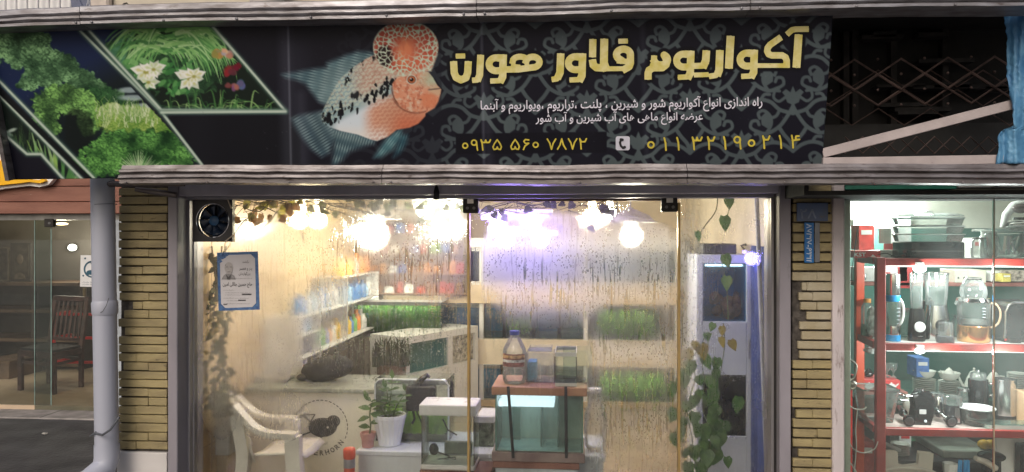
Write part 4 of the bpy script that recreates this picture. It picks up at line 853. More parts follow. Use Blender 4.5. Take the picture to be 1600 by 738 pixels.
mb = MB(); mb.bar(up(FD,1.0)+lean*.96, up(FC,1.0)+lean*.96, .05, .055); mb.bar(up(FD,.56)+lean*.15, up(FC,.56)+lean*.15, .03, .04); mb.build('top_rail', cw, ch, bevel=.006)
red2 = mat('red painted steel', rgb(226,36,32), .4, 0, .1, 8); rk = thing('red_rack', 'red steel rack standing behind the slatted chair', 'rack', tuple(at(135,640,4.6)*1)); RY = 4.3
mb = MB()
for py in (491,528,566,602): mb.bar(at(84,py,RY), at(230,py+1,RY), .03, .03); mb.bar(at(84,py,RY), at(84,py,RY)+Vector((0,.3,0)), .025, .025)
mb.build('cross_bar', red2, rk, bevel=.003)
for px in (84, 228):
    mb = MB(); a = at(px,491,RY); mb.bar(Vector((a.x,RY,.05)), a+Vector((.0,.0,.0)), .03, .03); mb.build('upright', red2, rk, bevel=.003)
tag(MB().tube([at(132,450,4.2)*1, at(132,486,4.2)], .02, 10).build('brass_tube', mat('dull brass tube', (.25,.18,.10), .4, .6), smooth=True), 'dull brass tube standing behind the notice on the left glass', 'tube')
l1 = thing('ceiling_lamp', 'warm lit lamp just inside the top of the left glass front', 'lamp', tuple(at(95,356,3.35))); lwarm = emit('warm lamp glow', (1,.72,.42), 9); mb = MB(); mb.sph(at(96,350,3.4), (.075,.02,.014), 14, 8); mb.build('bulb', lwarm, l1, smooth=True); mb = MB(); mb.cyl(at(96,346,3.4)+Vector((0,0,.0)), Vector((at(96,346,3.4).x,3.4,2.3)), .01); mb.build('stem', dk, l1)
lamp('warm_light', at(96,366,3.5), 12, (1,.76,.5), .05, l1)
l2 = thing('wall_lamp', 'round white lit lamp deep inside the left shop', 'lamp', tuple(at(113,387,5.4))); mb = MB(); mb.sph(at(113,387,5.4), (.055,.05,.045), 16, 10); mb.build('bulb', emit('white lamp glow', (1,.93,.82), 8), l2, smooth=True); mb = MB(); mb.cyl(at(113,387,5.45), at(113,387,5.6), .03); mb.build('holder', dk, l2)
lamp('white_light', at(113,387,5.0), 13, (1,.88,.72), .05, l2)
# black shoe-like rubber bit by the drainpipe foot
tag(MB().lathe(at(141,712,.1).x, .1, [(.04,.0),(.055,.01),(.05,.04),(.03,.06)], 14, 1.4, .8).tube([at(147,712,.1)+Vector((0,0,.0)), at(143,700,.1), at(150,690,.1)], .012, 6).build('rubber_scrap', mat('black rubber', (.012,.012,.013), .5), smooth=True), 'black rubber scrap on the asphalt behind the drainpipe', 'scrap') if False else None
rb = at(143,712,.45); tag(MB().sph((rb.x,.45,.04), (.055,.05,.04), 14, 8).tube([(rb.x+.02,.45,.06),(rb.x+.01,.45,.12),(rb.x+.06,.44,.2)], [.03,.025,.02], 8).build('old_boot', mat('black rubber', (.012,.012,.013), .5), smooth=True), 'black rubber boot standing on the asphalt behind the drainpipe', 'boot')
# ================================================================ SHOP WINDOW
alum = mat('silver window frame', rgb(170,168,172), .35, .7, .06, 6, .05, 30, stretch=(1,1,.2)); brass = mat('brass edge strip', rgb(172,146,96), .4, .6, .08, 12)
wf = thing('window_frame', 'silver aluminium frame round the misted shop window', 'window frame', (X(750,GY), GY, .03))
ztop, zbot = Z(309,750,GY), .05
for a, b, Y0, Y1 in ((285,296,.08,.24),(296.6,303,.12,.20),(1205,1213,.08,.24),(1201.5,1204.4,.12,.20)):
    mb = MB(); mb.box(X(a,Y0), X(b,Y0), Y0, Y1, .03, Z(311,750,.09)-.002); mb.build('jamb', alum, wf, bevel=.003)
mb = MB(); mb.box(X(300,GY), X(1205,GY), .12, .2, .03, .08); mb.build('sill', alum, wf)
for a, b in ((730,733.5),(1059.5,1063)):
    mb = MB(); mb.box(X(a,.13), X(b,.13), .13, .175, .08, Z(318,750,.13)); mb.build('brass_strip', brass, wf)
mb = MB(); mb.box(X(740,.16), X(1044,.16), .16, .172, Z(314.5,890,.16), Z(311,890,.16)); mb.build('track', mat('brown track', rgb(120,98,80), .5), wf)
clear = glass('shop window glass', (.97,.985,.975), 1.0, .01)
def fogmat():
    M = bpy.data.materials.new('condensation film'); M.use_nodes = True; n = M.node_tree.nodes; l = M.node_tree.links; n.remove(n['Principled BSDF'])
    def mth(op, a, b=None, c=None, cl=False):
        q = n.new('ShaderNodeMath'); q.operation = op; q.use_clamp = cl
        for i, x in enumerate((a, b, c)):
            if x is None: continue
            if isinstance(x, (int, float)): q.inputs[i].default_value = x
            else: l.new(x, q.inputs[i])
        return q.outputs[0]
    def mr(x, a, b, c=0., d=1.):
        q = n.new('ShaderNodeMapRange'); l.new(x, q.inputs[0])
        for i, v in enumerate((a, b, c, d)): q.inputs[i+1].default_value = v
        return q.outputs[0]
    at_ = n.new('ShaderNodeAttribute'); at_.attribute_name = 'mist'; sp = n.new('ShaderNodeSeparateColor'); l.new(at_.outputs['Color'], sp.inputs[0]); F_, G_, B2 = sp.outputs
    uv = n.new('ShaderNodeUVMap'); uv.uv_map = 'sheet'
    def noise(sx, sy, det=3, w=0., dist=0., seed=0.):
        mp = n.new('ShaderNodeMapping'); mp.inputs['Scale'].default_value = (sx, sy, 1); mp.inputs['Location'].default_value = (seed, seed*.7, 0); l.new(uv.outputs[0], mp.inputs[0])
        q = n.new('ShaderNodeTexNoise'); q.inputs['Scale'].default_value = 1; q.inputs['Detail'].default_value = det; q.inputs['Distortion'].default_value = dist; l.new(mp.outputs[0], q.inputs[0]); return q.outputs[0]
    def vor(s, seed=0., sy=1.):
        mp = n.new('ShaderNodeMapping'); mp.inputs['Scale'].default_value = (s, s*sy, 1); mp.inputs['Location'].default_value = (seed, seed, 0); l.new(uv.outputs[0], mp.inputs[0])
        q = n.new('ShaderNodeTexVoronoi'); q.inputs['Scale'].default_value = 1; l.new(mp.outputs[0], q.inputs[0]); return q
    big = noise(1.3, 1.1, 4, seed=3)
    st = noise(22, 1.5, 2, dist=.35, seed=1); st2 = noise(38, 5.5, 2, dist=.6, seed=5); gate = noise(2.6, 1.4, 2, seed=8)
    streak = mth('MULTIPLY', mth('MAXIMUM', mr(st, .56, .63), mth('MULTIPLY', mr(st2, .60, .66), .8)), mr(gate, .38, .58), cl=True)
    streak = mth('MULTIPLY', streak, G_, cl=True)
    fog = mth('MULTIPLY', F_, mr(big, .3, .7, .75, 1.2), cl=True)
    fog = mth('MULTIPLY', fog, mth('SUBTRACT', 1., mth('MULTIPLY', streak, .9)), cl=True)
    tr = n.new('ShaderNodeBsdfTransparent')
    rf = n.new('ShaderNodeBsdfRefraction'); rf.inputs['IOR'].default_value = 1.06; l.new(mr(F_, .0, 1., .25, .74), rf.inputs['Roughness'])
    tl = n.new('ShaderNodeBsdfTranslucent'); tl.inputs[0].default_value = (.9,.9,.88,1)
    fm = n.new('ShaderNodeMixShader'); fm.inputs[0].default_value = .23; l.new(rf.outputs[0], fm.inputs[1]); l.new(tl.outputs[0], fm.inputs[2])
    m1 = n.new('ShaderNodeMixShader'); l.new(fog, m1.inputs[0]); l.new(tr.outputs[0], m1.inputs[1]); l.new(fm.outputs[0], m1.inputs[2])
    # drops: small lenses, thicker beads along the runs
    v1 = vor(34, 2., .8); v2 = vor(17, 5., .75)
    d1 = mth('MULTIPLY', mr(v1.outputs['Distance'], .36, .26), mr(v1.outputs['Color'], .30, .35)); d2 = mth('MULTIPLY', mr(v2.outputs['Distance'], .30, .22), mr(v2.outputs['Color'], .62, .66))
    drop = mth('MULTIPLY', mth('MAXIMUM', d1, d2), mr(noise(3.2, 2.6, 3, seed=11), .36, .54), cl=True); drop = mth('MULTIPLY', drop, B2, cl=True)
    edge = mth('MULTIPLY', mth('SUBTRACT', streak, mth('MULTIPLY', streak, streak)), 2.4, cl=True)
    h = mth('ADD', mth('MULTIPLY', v1.outputs['Distance'], -.5), mth('MULTIPLY', streak, .8))
    bp = n.new('ShaderNodeBump'); bp.inputs['Strength'].default_value = 1.0; bp.inputs['Distance'].default_value = .004; l.new(h, bp.inputs['Height'])
    rd = n.new('ShaderNodeBsdfRefraction'); rd.inputs['IOR'].default_value = 1.33; rd.inputs['Roughness'].default_value = .05; l.new(bp.outputs[0], rd.inputs['Normal'])
    m2 = n.new('ShaderNodeMixShader'); l.new(mth('MULTIPLY', mth('MAXIMUM', drop, edge), .8), m2.inputs[0]); l.new(m1.outputs[0], m2.inputs[1]); l.new(rd.outputs[0], m2.inputs[2])
    l.new(m2.outputs[0], n['Material Output'].inputs[0]); return M
FM = fogmat()
def bump2(x, y, cx_, cy_, rx, ry, soft=.5):
    d = np.hypot((x-cx_)/rx, (y-cy_)/ry); return np.clip((1-d)/soft, 0, 1)
def mist(x, y):
    F_ = np.full(x.shape, .14); G_ = np.full(x.shape, .1); B2 = np.full(x.shape, .1)
    def mx(a, v): np.maximum(a, v, out=a)
    lft = x < 731; dr = (x > 733) & (x < 1060); rt = x > 1060
    # left pane: cloud in the middle, clear by the fan and the poster, wet to the right
    cloud = np.clip(bump2(x,y,500,385,170,62,.5)*1.1 + bump2(x,y,395,520,85,150,.6)*.95, 0, 1)
    mx(F_, cloud*lft); mx(F_, bump2(x,y,345,590,45,120,.6)*.85*lft); mx(F_, bump2(x,y,480,470,160,130,.7)*.68*lft); mx(F_, .6*bump2(x,y,650,410,140,100,.6)*lft); mx(F_, .22*bump2(x,y,600,560,200,120,.6)*lft); mx(F_, .34*bump2(x,y,430,650,110,80,.6)*lft)
    mx(F_, .75*bump2(x,y,560,330,180,40,.8)*lft); mx(F_, .65*bump2(x,y,700,350,60,80,.7)*lft)
    mx(G_, lft*np.clip((x-440)/120,0,1)*np.clip((y-345)/40,0,1)*np.clip((640-y)/90,0,1)); mx(B2, lft*np.clip((x-400)/120,0,1)*np.clip((y-330)/40,0,1)*np.clip((660-y)/80,0,1)*.95); mx(B2, lft*.35*np.clip((y-560)/60,0,1))
    # door: an arch of mist whose left edge is crisp, wiped clear low down at the left
    arch = np.clip((x-750-np.clip((390-y)/60,0,1)**2*30)/8, 0, 1)*np.clip((y-326-np.clip((x-900)/160,0,1)**2*26)/14, 0, 1)
    lo = np.clip((524-y)/40, 0, 1); lo = np.maximum(lo, np.clip((x-908)/26, 0, 1)*np.clip((760-y)/90, .45, 1))
    mx(F_, dr*arch*lo*.99*np.clip((1052-x)/10, .5, 1)); mx(F_, dr*arch*.18)
    mx(G_, dr*arch*np.clip((y-395)/40,0,1)*np.maximum(lo,.3)); mx(B2, dr*arch*np.clip((y-345)/25,0,1)*np.maximum(lo*.9,.25))
    mx(F_, dr*.3*np.clip((756-x)/10,0,1)*0)
    # right pane: soft even haze, wetter along its left edge
    mx(F_, rt*(.24 + .6*np.clip((1096-x)/26,0,1)*np.clip((y-330)/60,0,1))*np.clip((y-305)/30,.5,1)); mx(G_, rt*.9*np.clip((1098-x)/20,0,1)); mx(B2, rt*(.35+.5*np.clip((1098-x)/20,0,1)+.5*bump2(x,y,1150,345,30,45,.6)))
    F_ *= (1-.75*bump2(x,y,620,500,120,60,.5))*(1-.65*bump2(x,y,985,505,74,44,.4))*(1-.55*bump2(x,y,990,600,74,50,.4))*(1-.8*bump2(x,y,762,540,36,100,.4))
    F_ *= .85+.3*fbm(x/38, y/30, 90, 3)
    return np.clip(np.stack([F_, G_, B2], -1), 0, 1)
def window_pane(name, label, cat, px0, px1, py0, Y, extra=None):
    root = thing(name, label, cat, ((X(px0,Y)+X(px1,Y))/2, Y, .06)); x0, x1, z1 = X(px0,Y), X(px1,Y), Z(py0,(px0+px1)/2,Y)
    mb = MB(); mb.box(x0, x1, Y, Y+.008, .08, z1); mb.build('pane', clear, root)
    nx = int((px1-px0)/4)+2; ny = 112; gx_, gz_ = np.meshgrid(np.linspace(x0+.002,x1-.002,nx), np.linspace(z1-.002,.085,ny)); P_ = np.stack([gx_, np.full(gx_.shape, Y+.010), gz_], -1)
    o = grid_obj('condensation', P_.reshape(-1,3)-np.array(root.location), nx, ny, FM, root); q = P_-np.array(CAM); dep = q[...,0]*(-sn)+q[...,1]*cs; px_ = CX+FPX*(q[...,0]*cs+q[...,1]*sn)/dep; py_ = CY-FPX*q[...,2]/dep
    color_attr(o.data, 'mist', mist(px_.ravel(), py_.ravel()))
    ul = o.data.uv_layers.new(name='sheet'); vi = np.zeros(len(o.data.loops), np.int32); o.data.loops.foreach_get('vertex_index', vi); ul.data.foreach_set('uv', (np.stack([gx_.ravel()*2.85, gz_.ravel()*2.85], -1)[vi]).astype(np.float32).ravel())
    return root
window_pane('window_pane', 'large misted fixed pane left of the glass door, with the poster on it', 'window pane', 303, 730, 309, GY)
door = window_pane('glass_door', 'misted frameless glass door with black corner clamps', 'door', 734, 1059, 316, GY-.003)
window_pane('window_pane', 'narrow misted fixed pane right of the glass door, with the creeper behind', 'window pane', 1063, 1202, 309, GY)
blk = mat('black fitting metal', (.022,.021,.022), .42, .4, .2, 20); stl = mat('brushed steel', (.55,.55,.55), .3, .9, .08, 20)
for px0, px1, py0, py1 in ((723,747,309,333),(1034,1059,308,331)):
    a,b,c,d = rect(px0,py0,px1,py1,.12); mb = MB(); mb.box(a,b,.125,.185,c,d); k = mb.build('corner_clamp', blk, door, bevel=.004)
    mb = MB()
    for f_ in (.3,.72): p = Vector((a+(b-a)*f_, .124, c+(d-c)*.32)); mb.cyl(p, p-Vector((0,.004,0)), .008)
    mb.build('clamp_bolt', mat('dull bolt', (.16,.16,.16), .4, .7), k); mb = MB(); mb.box(a+(b-a)*.3,a+(b-a)*.7,.118,.1245,c+(d-c)*.62,c+(d-c)*.95); mb.build('clamp_clip', stl, k)
# ---- extractor fan
fn = thing('extractor_fan', 'square black extractor fan with a silver ring, top left corner of the misted window', 'fan', tuple(at(334,378,.10)))
c = at(333,345,.09); q = m(333,.09); mb = MB(); a,b,c0,d = rect(304,312.5,365,378,.10)
N = 32; ring = [(c.x+27*q*math.cos(2*math.pi*i/N), c.z+27*q*math.sin(2*math.pi*i/N)) for i in range(N)]
def sq(t): 
    ct, s_ = math.cos(t), math.sin(t); k = 1/max(abs(ct), abs(s_)); xx, zz_ = ct*k, s_*k; return ((a+b)/2+(b-a)/2*xx, (c0+d)/2+(d-c0)/2*zz_)
outer = [sq(2*math.pi*i/N) for i in range(N)]
for y_, fl in ((.085,0),(.115,1)): mb.add([(x,y_,z) for x,z in outer]+[(x,y_,z) for x,z in ring], [((i,(i+1)%N,N+(i+1)%N,N+i) if not fl else (N+i,N+(i+1)%N,(i+1)%N,i)) for i in range(N)])
mb.add([(x,y_,z) for y_ in (.085,.115) for x,z in ring], [(i,(i+1)%N,N+(i+1)%N,N+i) for i in range(N)]); mb.add([(x,y_,z) for y_ in (.085,.115) for x,z in outer], [(N+i,N+(i+1)%N,(i+1)%N,i) for i in range(N)])
mb.build('square_plate', mat('black fan plate', (.025,.025,.032), .45, .1, .2, 10), fn)
mb = MB(); T = [2*math.pi*i/40 for i in range(41)]; mb.tube([(c.x+26.4*q*math.cos(t), .083, c.z+26.4*q*math.sin(t)) for t in T], .0032, 6, cap=False); mb.build('silver_ring', mat('chrome ring', (.8,.8,.8), .15, 1, .03), fn, smooth=True)
fb = mat('dark blue fan plastic', (.02,.035,.07), .3, 0, .2, 12)
for i in range(8):
    t0 = 2*math.pi*i/8+.2; mb = MB(); v = []
    for j in range(6):
        r_ = (7+18*j/5)*q; tw = .34-.03*j
        for sgn_ in (-1,1): t_ = t0+sgn_*(.30+.02*j)+.10*j/5; v.append((c.x+r_*math.cos(t_), .112+sgn_*.012, c.z+r_*math.sin(t_)))
    mb.add(v, [(2*j,2*j+1,2*j+3,2*j+2) for j in range(5)]); o = mb.build('blade', fb, fn, smooth=True); md = o.modifiers.new('t','SOLIDIFY'); md.thickness = .003
mb = MB(); mb.lathe(0,0,[(.0,.0),(8*q,.0),(8*q,.012),(5*q,.018),(0,.02)],18); mb.xf(lambda p: Vector((c.x+p.x, .11-p.z, c.z+p.y))); mb.build('hub', mat('blue hub', (.03,.10,.22), .4), fn, smooth=True)
mb = MB()
for (x0,y0,x1,y1) in ((356,310,362,326),(352,378,366,367)): mb.bar(at(x0,y0,.08), at(x1,y1,.08), .018, .006)
mb.build('fixing_tab', mat('grey tab', rgb(150,140,130), .4, .6), fn)
mb = MB()
for t in np.linspace(0,math.pi,5)[:-1]: mb.tube([(c.x+25*q*math.cos(t),.125,c.z+25*q*math.sin(t)),(c.x-25*q*math.cos(t),.125,c.z-25*q*math.sin(t))], .0018, 5)
for r_ in (12,19): mb.tube([(c.x+r_*q*math.cos(t),.126,c.z+r_*q*math.sin(t)) for t in T], .0016, 5, cap=False)
mb.build('guard_wires', mat('chrome ring', (.8,.8,.8), .15, 1, .03), fn)
mb = MB(); mb.cyl((c.x,.1275,c.z),(c.x,.1285,c.z),27.5*q,n=32); mb.build('back_disc', mat('black fan plate', (.025,.025,.032), .45), fn)
# ---- obituary poster taped to the outside of the glass
PY = .143; pt = thing('memorial_poster', 'paper memorial notice with a blue border and grey portrait, taped on the misted pane', 'poster', tuple(at(372,486,PY)))
yp = lambda k: y_place(PY-.0012*k)
def quad(P_, k, name, mt_, par=None): mb = MB(); mb.add([yp(k)(x,y) for x,y in P_], [tuple(range(len(P_)))[::-1]]); return mb.build(name, mt_, par or pt)
bl2 = mat('dark blue border print', rgb(44,78,132), .5, 0, .25, 60, col2=rgb(84,124,170)); quad([(339,395),(403,393),(406,484),(341.5,486)], 0, 'border', bl2)
pap = mat('grey white paper', rgb(206,204,208), .6, 0, .03, 9); quad([(348,399),(392,397.5),(398.5,404),(400,474),(394,480),(352,481.5),(345.5,475),(343.5,406)], 1, 'paper', pap)
for (x,y,r_) in ((347,401,5.5),(343,408,4),(352,398,4.5)):
    mb = MB(); mb.add([yp(2)(x+r_*(1+.25*math.sin(5*t))*math.cos(t), y+r_*.8*math.sin(t)) for t in np.linspace(0,6.28,17)[:-1]], [tuple(range(16))]); mb.build('blue_flower', mat('pale blue flower print', rgb(96,136,190), .5, 0, .4, 150, col2=rgb(40,70,120)), pt)
g1 = mat('grey photo print', rgb(150,148,150), .6, 0, .12, 90); g2 = mat('dark grey photo print', rgb(88,86,88), .6, 0, .2, 90); g3 = mat('light grey photo print', rgb(184,180,180), .6, 0, .06, 90)
def egg(cx_, cy_, rx, ry, k, nm, mt_): mb = MB(); mb.add([yp(k)(cx_+rx*math.cos(t), cy_+ry*math.sin(t)) for t in np.linspace(0,6.28,21)[:-1]], [tuple(range(20))]); return mb.build(nm, mt_, pt)
quad([(346,437),(349,431),(353,428),(361,428),(366,431),(368.5,437)], 2, 'portrait_shirt', g1); egg(357.5,419,6.6,9.4,3,'portrait_head',g3); quad([(351.5,421),(353,427),(357.5,429.5),(362,427),(363.6,421),(362.8,425.5),(360,430.5),(357,431.5),(353.5,429.5)],4,'portrait_shade',g1)
mb = MB()
for x0,y0,x1,y1 in ((353,417,356,417.8),(359,417,362,417.8),(355.5,424.6,360,425.4),(351.6,414,353.2,415)): mb.add([yp(5)(x0,y0),yp(5)(x1,y0),yp(5)(x1,y1),yp(5)(x0,y1)],[(0,3,2,1)])
mb.add([yp(5)(*q_) for q_ in ((353,429),(357,433),(361,429),(359,437),(355,437))],[(4,3,2,1,0)]); mb.build('portrait_features', g2, pt)
mb = MB(); P5 = yp(2)
text_px(mb, shape('درگذشت'), 379, 407, 389, 412, P5, .01); text_px(mb, shape('پدر و همسر'), 374, 418, 394, 424, P5); text_px(mb, shape('بزرگوارمان'), 373, 425, 391, 431, P5)
text_px(mb, shape('حاج حسین جلالی امین'), 348, 441, 394, 450, P5, .015)
for i, (x0, x1, y) in enumerate(((360,394,434),(349,366,452.5),(352,391,456.5),(351,392,460),(349,389,465),(354,380,469),(349,391,473.5))): text_px(mb, shape('مجلس ختم آن مرحوم در مسجد جامع برگزار خواهد شد')[:44 if x1-x0 > 30 else 22], x0, y, x1, y+2.2, P5)
mb.build('writing', mat('dark print ink', (.045,.045,.05), .6), pt)
mb = MB()
for x0,y0,x1,y1 in ((378,459,393,461.2),(372,468.4,384,470.4),(349,475.4,355,476.8)): mb.add([P5(x0,y0),P5(x1,y0),P5(x1,y1),P5(x0,y1)],[(0,3,2,1)])
mb.build('bold_lines', g2, pt)
# ================================================================ INSIDE THE AQUARIUM SHOP
wp = mat('white laminate', (.66,.66,.64), .4, 0, .05, 4); wp2 = mat('cool white laminate', (.62,.66,.70), .45, 0, .05, 4); cstone = mat('grey green counter top', (.30,.32,.27), .3, 0, .15, 10); beige = mat('beige board', (.62,.50,.34), .55, 0, .08, 5)
tg = glass('aquarium glass', (.95,.98,.965), 1.0, .02, .03, (.7,.75,.72)); wat = glass('aquarium water', (.90,.965,.96), .2, .03, .06, (.42,.62,.58), 3); wteal = glass('teal aquarium water', (.50,.80,.78), .3, .03, .2, (.16,.48,.46), 3)
clr = glass('clear plastic', (.97,.98,.98), 1.0, .06, .16, (.8,.8,.8), 20)  # pale diffuse share mixed in for plastic highlights
edge_g = mat('green glass edge', rgb(110,160,150), .2)
# ---- lamps
wW, wC, wP = (1,.81,.50), (1,.93,.73), (.36,.24,1.0)
em = {'w': emit('warm bulb glow', wW, 8), 'c': emit('white bulb glow', wC, 6), 'p': emit('violet tube glow', (.42,.28,1), 5)}
cordm = mat('white cord', (.6,.58,.55), .6)
def pendant(label, px, py, Y, kind, watts, r_=.035, shade=False):
    p = at(px,py,Y); g = thing('pendant_lamp', label, 'lamp', tuple(p), 'lamps under the shop ceiling'); mb = MB(); mb.lathe(p.x,p.y,[(.0,p.z-r_*1.2),(r_*.7,p.z-r_),(r_,p.z-r_*.2),(r_*.8,p.z+r_*.7),(r_*.45,p.z+r_*1.3)],16); mb.build('bulb', em[kind], g, smooth=True)
    mb = MB(); mb.cyl((p.x,p.y,p.z+r_*1.3),(p.x,p.y,min(ZC,p.z+r_*2.6)), r_*.5); mb.cyl((p.x,p.y,p.z+r_*2.5),(p.x,p.y,ZC), .004, n=6); mb.build('cord', cordm, g)
    if shade: mb = MB(); mb.lathe(p.x,p.y,[(r_*4.4,p.z-.0),(r_*3.2,p.z+r_*1.2),(r_*1.0,p.z+r_*2.2),(.0,p.z+r_*2.4)],24); o = mb.build('shade', mat('white enamel shade',(.8,.78,.74),.4), g, smooth=True); 
    lamp('lamp_light', (p.x,p.y,p.z-r_*2.2), watts, {'w':wW,'c':wC,'p':wP}[kind], r_*1.2, g); return g
pendant('small warm lit bulb near the twigs, leftmost of the ceiling lamps', 470, 324, .55, 'w', 4)
pendant('small warm lit bulb close beside another, above the bottle shelves', 500, 323, .62, 'w', 4)
pendant('large bright white lamp glaring through mist, left of the door', 594, 343, 2.3, 'c', 18, .042, True)
pendant('large warm-white lamp glaring through mist, at the right of the glass door', 985, 348, .75, 'c', 8, .036, True)
pendant('warm lit bulb behind the twigs over the glass door', 925, 319, 2.2, 'w', 7)
pendant('small white lit bulb beside a warm one, over the glass door', 953, 318, 2.4, 'c', 6, .03)
def tube_light(label, pa, pb, Y, kind, watts, r_=.016):
    a, b = at(*pa,Y), at(*pb,Y); c = (a+b)/2; g = thing('tube_lamp', label, 'lamp', tuple(c), 'tube lamps inside the aquarium shop'); mb = MB(); mb.cyl(a,b,r_); mb.build('tube', em[kind], g, smooth=True); mb = MB(); mb.box(min(a.x,b.x)-.02,max(a.x,b.x)+.02,Y+.02,Y+.06,c.z+r_*.4,c.z+r_+.03); mb.build('fitting', wp, g)
    for f_ in (.25,.75): lamp('tube_light', a.lerp(b,f_)-Vector((0,.06,.03)), watts/2, {'w':wW,'c':wC,'p':wP}[kind], .05, g)
    return g
tube_light('white lit tube lamp left of the door clamp', (648,322), (728,319), .40, 'c', 8)
tube_light('white lit tube lamp lower down, just left of the door', (688,353), (728,352), 2.8, 'c', 8)
tube_light('violet white lit tube lamp behind the misted door, the upper one', (752,340), (858,337), .95, 'p', 4, .016)
tube_light('violet lit tube lamp behind the misted door, the lower one', (766,366), (872,364), .42, 'p', 7, .014)
# ---- counter with round emblem
ct = thing('service_counter', 'pale counter with a grey top and a round black fish emblem on its front', 'counter', tuple(at(500,738,.9)*1)); ct.location.z = .03
CYF = .92; xa, xb = XL+.01, X(642,CYF); zc = Z(606,480,CYF)
mb = MB(); mb.box(xa, xb, CYF, CYF+.45, .03, zc-.03); mb.build('front', mat('ivory counter board', (.80,.76,.67), .5, 0, .05, 4), ct); mb = MB(); mb.box(xa, xb+.02, CYF-.02, CYF+.5, zc-.028, zc); mb.build('top', cstone, ct, bevel=.004)
ep = y_place(CYF-.002); inkb = mat('black emblem print', (.03,.028,.028), .6, 0, .4, 40)
def emb(x, y):
    ring = np.abs(np.hypot(x-500.5, y-668)-42.5)-.8; ring = np.where(((np.degrees(np.arctan2(y-668, x-500.5)) % 9) < 6.5) & ~((np.degrees(np.arctan2(y-668,x-500.5)) > 25) & (np.degrees(np.arctan2(y-668,x-500.5)) < 135)), ring, 9)
    bod = np.hypot((x-504)/22, (y-668)/15)-1; hp = np.hypot((x-521)/10.5, (y-658.5)/9.5)-1; b_ = np.minimum(bod*15, hp*10)
    b_ = np.where(np.hypot(x-512, y-668) < 1.9, 5, b_); b_ = np.where((np.sin(x*1.9+np.sin(y*1.3)*2)*np.sin(y*2.1) > .72) & (b_ < -1), 5, b_)
    tl = np.minimum(seg_dist(x,y,[(486,660),(475,650),(471,649),(466,660),(466,672),(472,680),(486,675)])-1.1, seg_dist(x,y,[(486,658),(492,648),(475,648)])-1.0); tl = np.minimum(tl, seg_dist(x,y,[(492,676),(500,684),(505,681)])-1.4); tl = np.minimum(tl, seg_dist(x,y,[(520,676),(524,672),(526,665)])-1.4)
    return np.minimum(np.minimum(ring, b_), tl)
mb = MB(); field_mesh(emb, 455, 622, 548, 714, .5, ep, mb)
for i, ch_ in enumerate('FLOWERHORN'):
    v, f = text_flat(ch_, .02); t = R(150-i*12.6); ca_, sa_ = math.cos(t), math.sin(t); bx, by = 500.5+40*ca_, 668+40*sa_; tx, ty = sa_, -ca_
    mb.add([ep(bx+(p[0]-.5)*6.2*tx + (p[1]-.5)*8*(-ca_), by+(p[0]-.5)*6.2*ty+(p[1]-.5)*8*(-sa_)) for p in v], f)
text_px(mb, shape('آکواریوم فلاور هورن'), 478, 691, 512, 696, ep)
mb.build('emblem', inkb, ct)
# things on / behind the counter
bgm = mat('black bag cloth', (.016,.015,.015), .8, 0, .3, 12, .4, 40); mb = MB(); a = at(510,591,1.2); mb.sph((a.x, 1.2, zc+.075), (.19,.10,.085), 22, 12).jit(.03, 6); mb.xf(lambda p: Vector((p.x,p.y,max(p.z,zc+.001)))); tag(mb.build('black_bag', bgm, smooth=True), 'soft black bag lying on the counter top behind the glass', 'bag')
gp_ = mat('clutter paper', (.45,.43,.38), .7, 0, .3, 12); mb = MB(); a = at(425,591,1.15)
for i, (dx, w_) in enumerate(((0,.22),(.03,.2),(-.02,.17))): mb.box(a.x-.1+dx, a.x-.1+dx+w_, 1.08, 1.26, zc+.002+i*.014, zc+.013+i*.014)
tag(mb.build('paper_stack', gp_, bevel=.002), 'low stack of papers on the counter near the window left', 'papers'); mb = MB(); mb.sph((a.x+.22,1.15,zc+.025),(.045,.04,.024),14,8).tube([(a.x+.26,1.15,zc+.02),(a.x+.33,1.12,zc+.03)], [.018,.006], 8); tag(mb.build('stapler', mat('dark plastic', (.03,.028,.028), .4), smooth=True), 'small dark stapler between the papers and the black bag', 'stapler')
# ---- bottle rack on the left wall
rk = thing('bottle_rack', 'white wall rack full of small bottles along the left side wall', 'shelf unit', (XL+.13, 2.2, .85)); rx0, rx1 = XL+.004, XL+.27
for z_, ya, yb in ((.84,1.25,3.3),(1.13,1.25,3.3),(1.36,2.2,3.3),(1.0,1.25,1.62),(.66,1.1,1.62)):
    mb = MB(); mb.box(rx0, rx1, ya, yb, z_-.012, z_); mb.build('shelf', wp, rk, bevel=.002)
for y_ in (1.25,1.63,2.3,3.3): mb = MB(); mb.box(rx0, rx1, y_-.008, y_+.008, .66 if y_ < 1.7 else .84, 1.36 if y_ > 2 else 1.13); mb.build('upright', wp, rk)
bcol = {'blue':(.05,.22,.55),'white':(.75,.75,.73),'yellow':(.75,.48,.05),'green':(.12,.40,.10),'orange':(.72,.24,.04),'pale blue':(.35,.55,.72)}
r_ = random.Random(12)
def bottle(x, y, z, col_, h, label):
    mb = MB(); w_ = h*.24; mb.lathe(x, y, [(w_*.9,z),(w_,z+h*.08),(w_,z+h*.66),(w_*.45,z+h*.82),(w_*.45,z+h)], 12); tag(mb.build('bottle', mat(col_+' bottle plastic', bcol[col_], .3, 0, .1, 20), smooth=True), label, 'bottle', col_+' bottles on the wall rack')
for z_, ya, yb, cols, nm in ((.842,1.7,3.25,['yellow','orange','white','green','blue'],'lowest'),(1.132,1.4,3.25,['blue','white','pale blue','blue','white'],'middle'),(1.362,2.35,3.2,['orange','yellow','white'],'top')):
    y_ = ya
    while y_ < yb:
        c_ = r_.choice(cols); h_ = r_.uniform(.11,.19); bottle(rx1-.07-r_.uniform(0,.04), y_, z_, c_, h_, f'small {c_} bottle standing on the {nm} shelf of the wall rack'); y_ += r_.uniform(.085,.13)
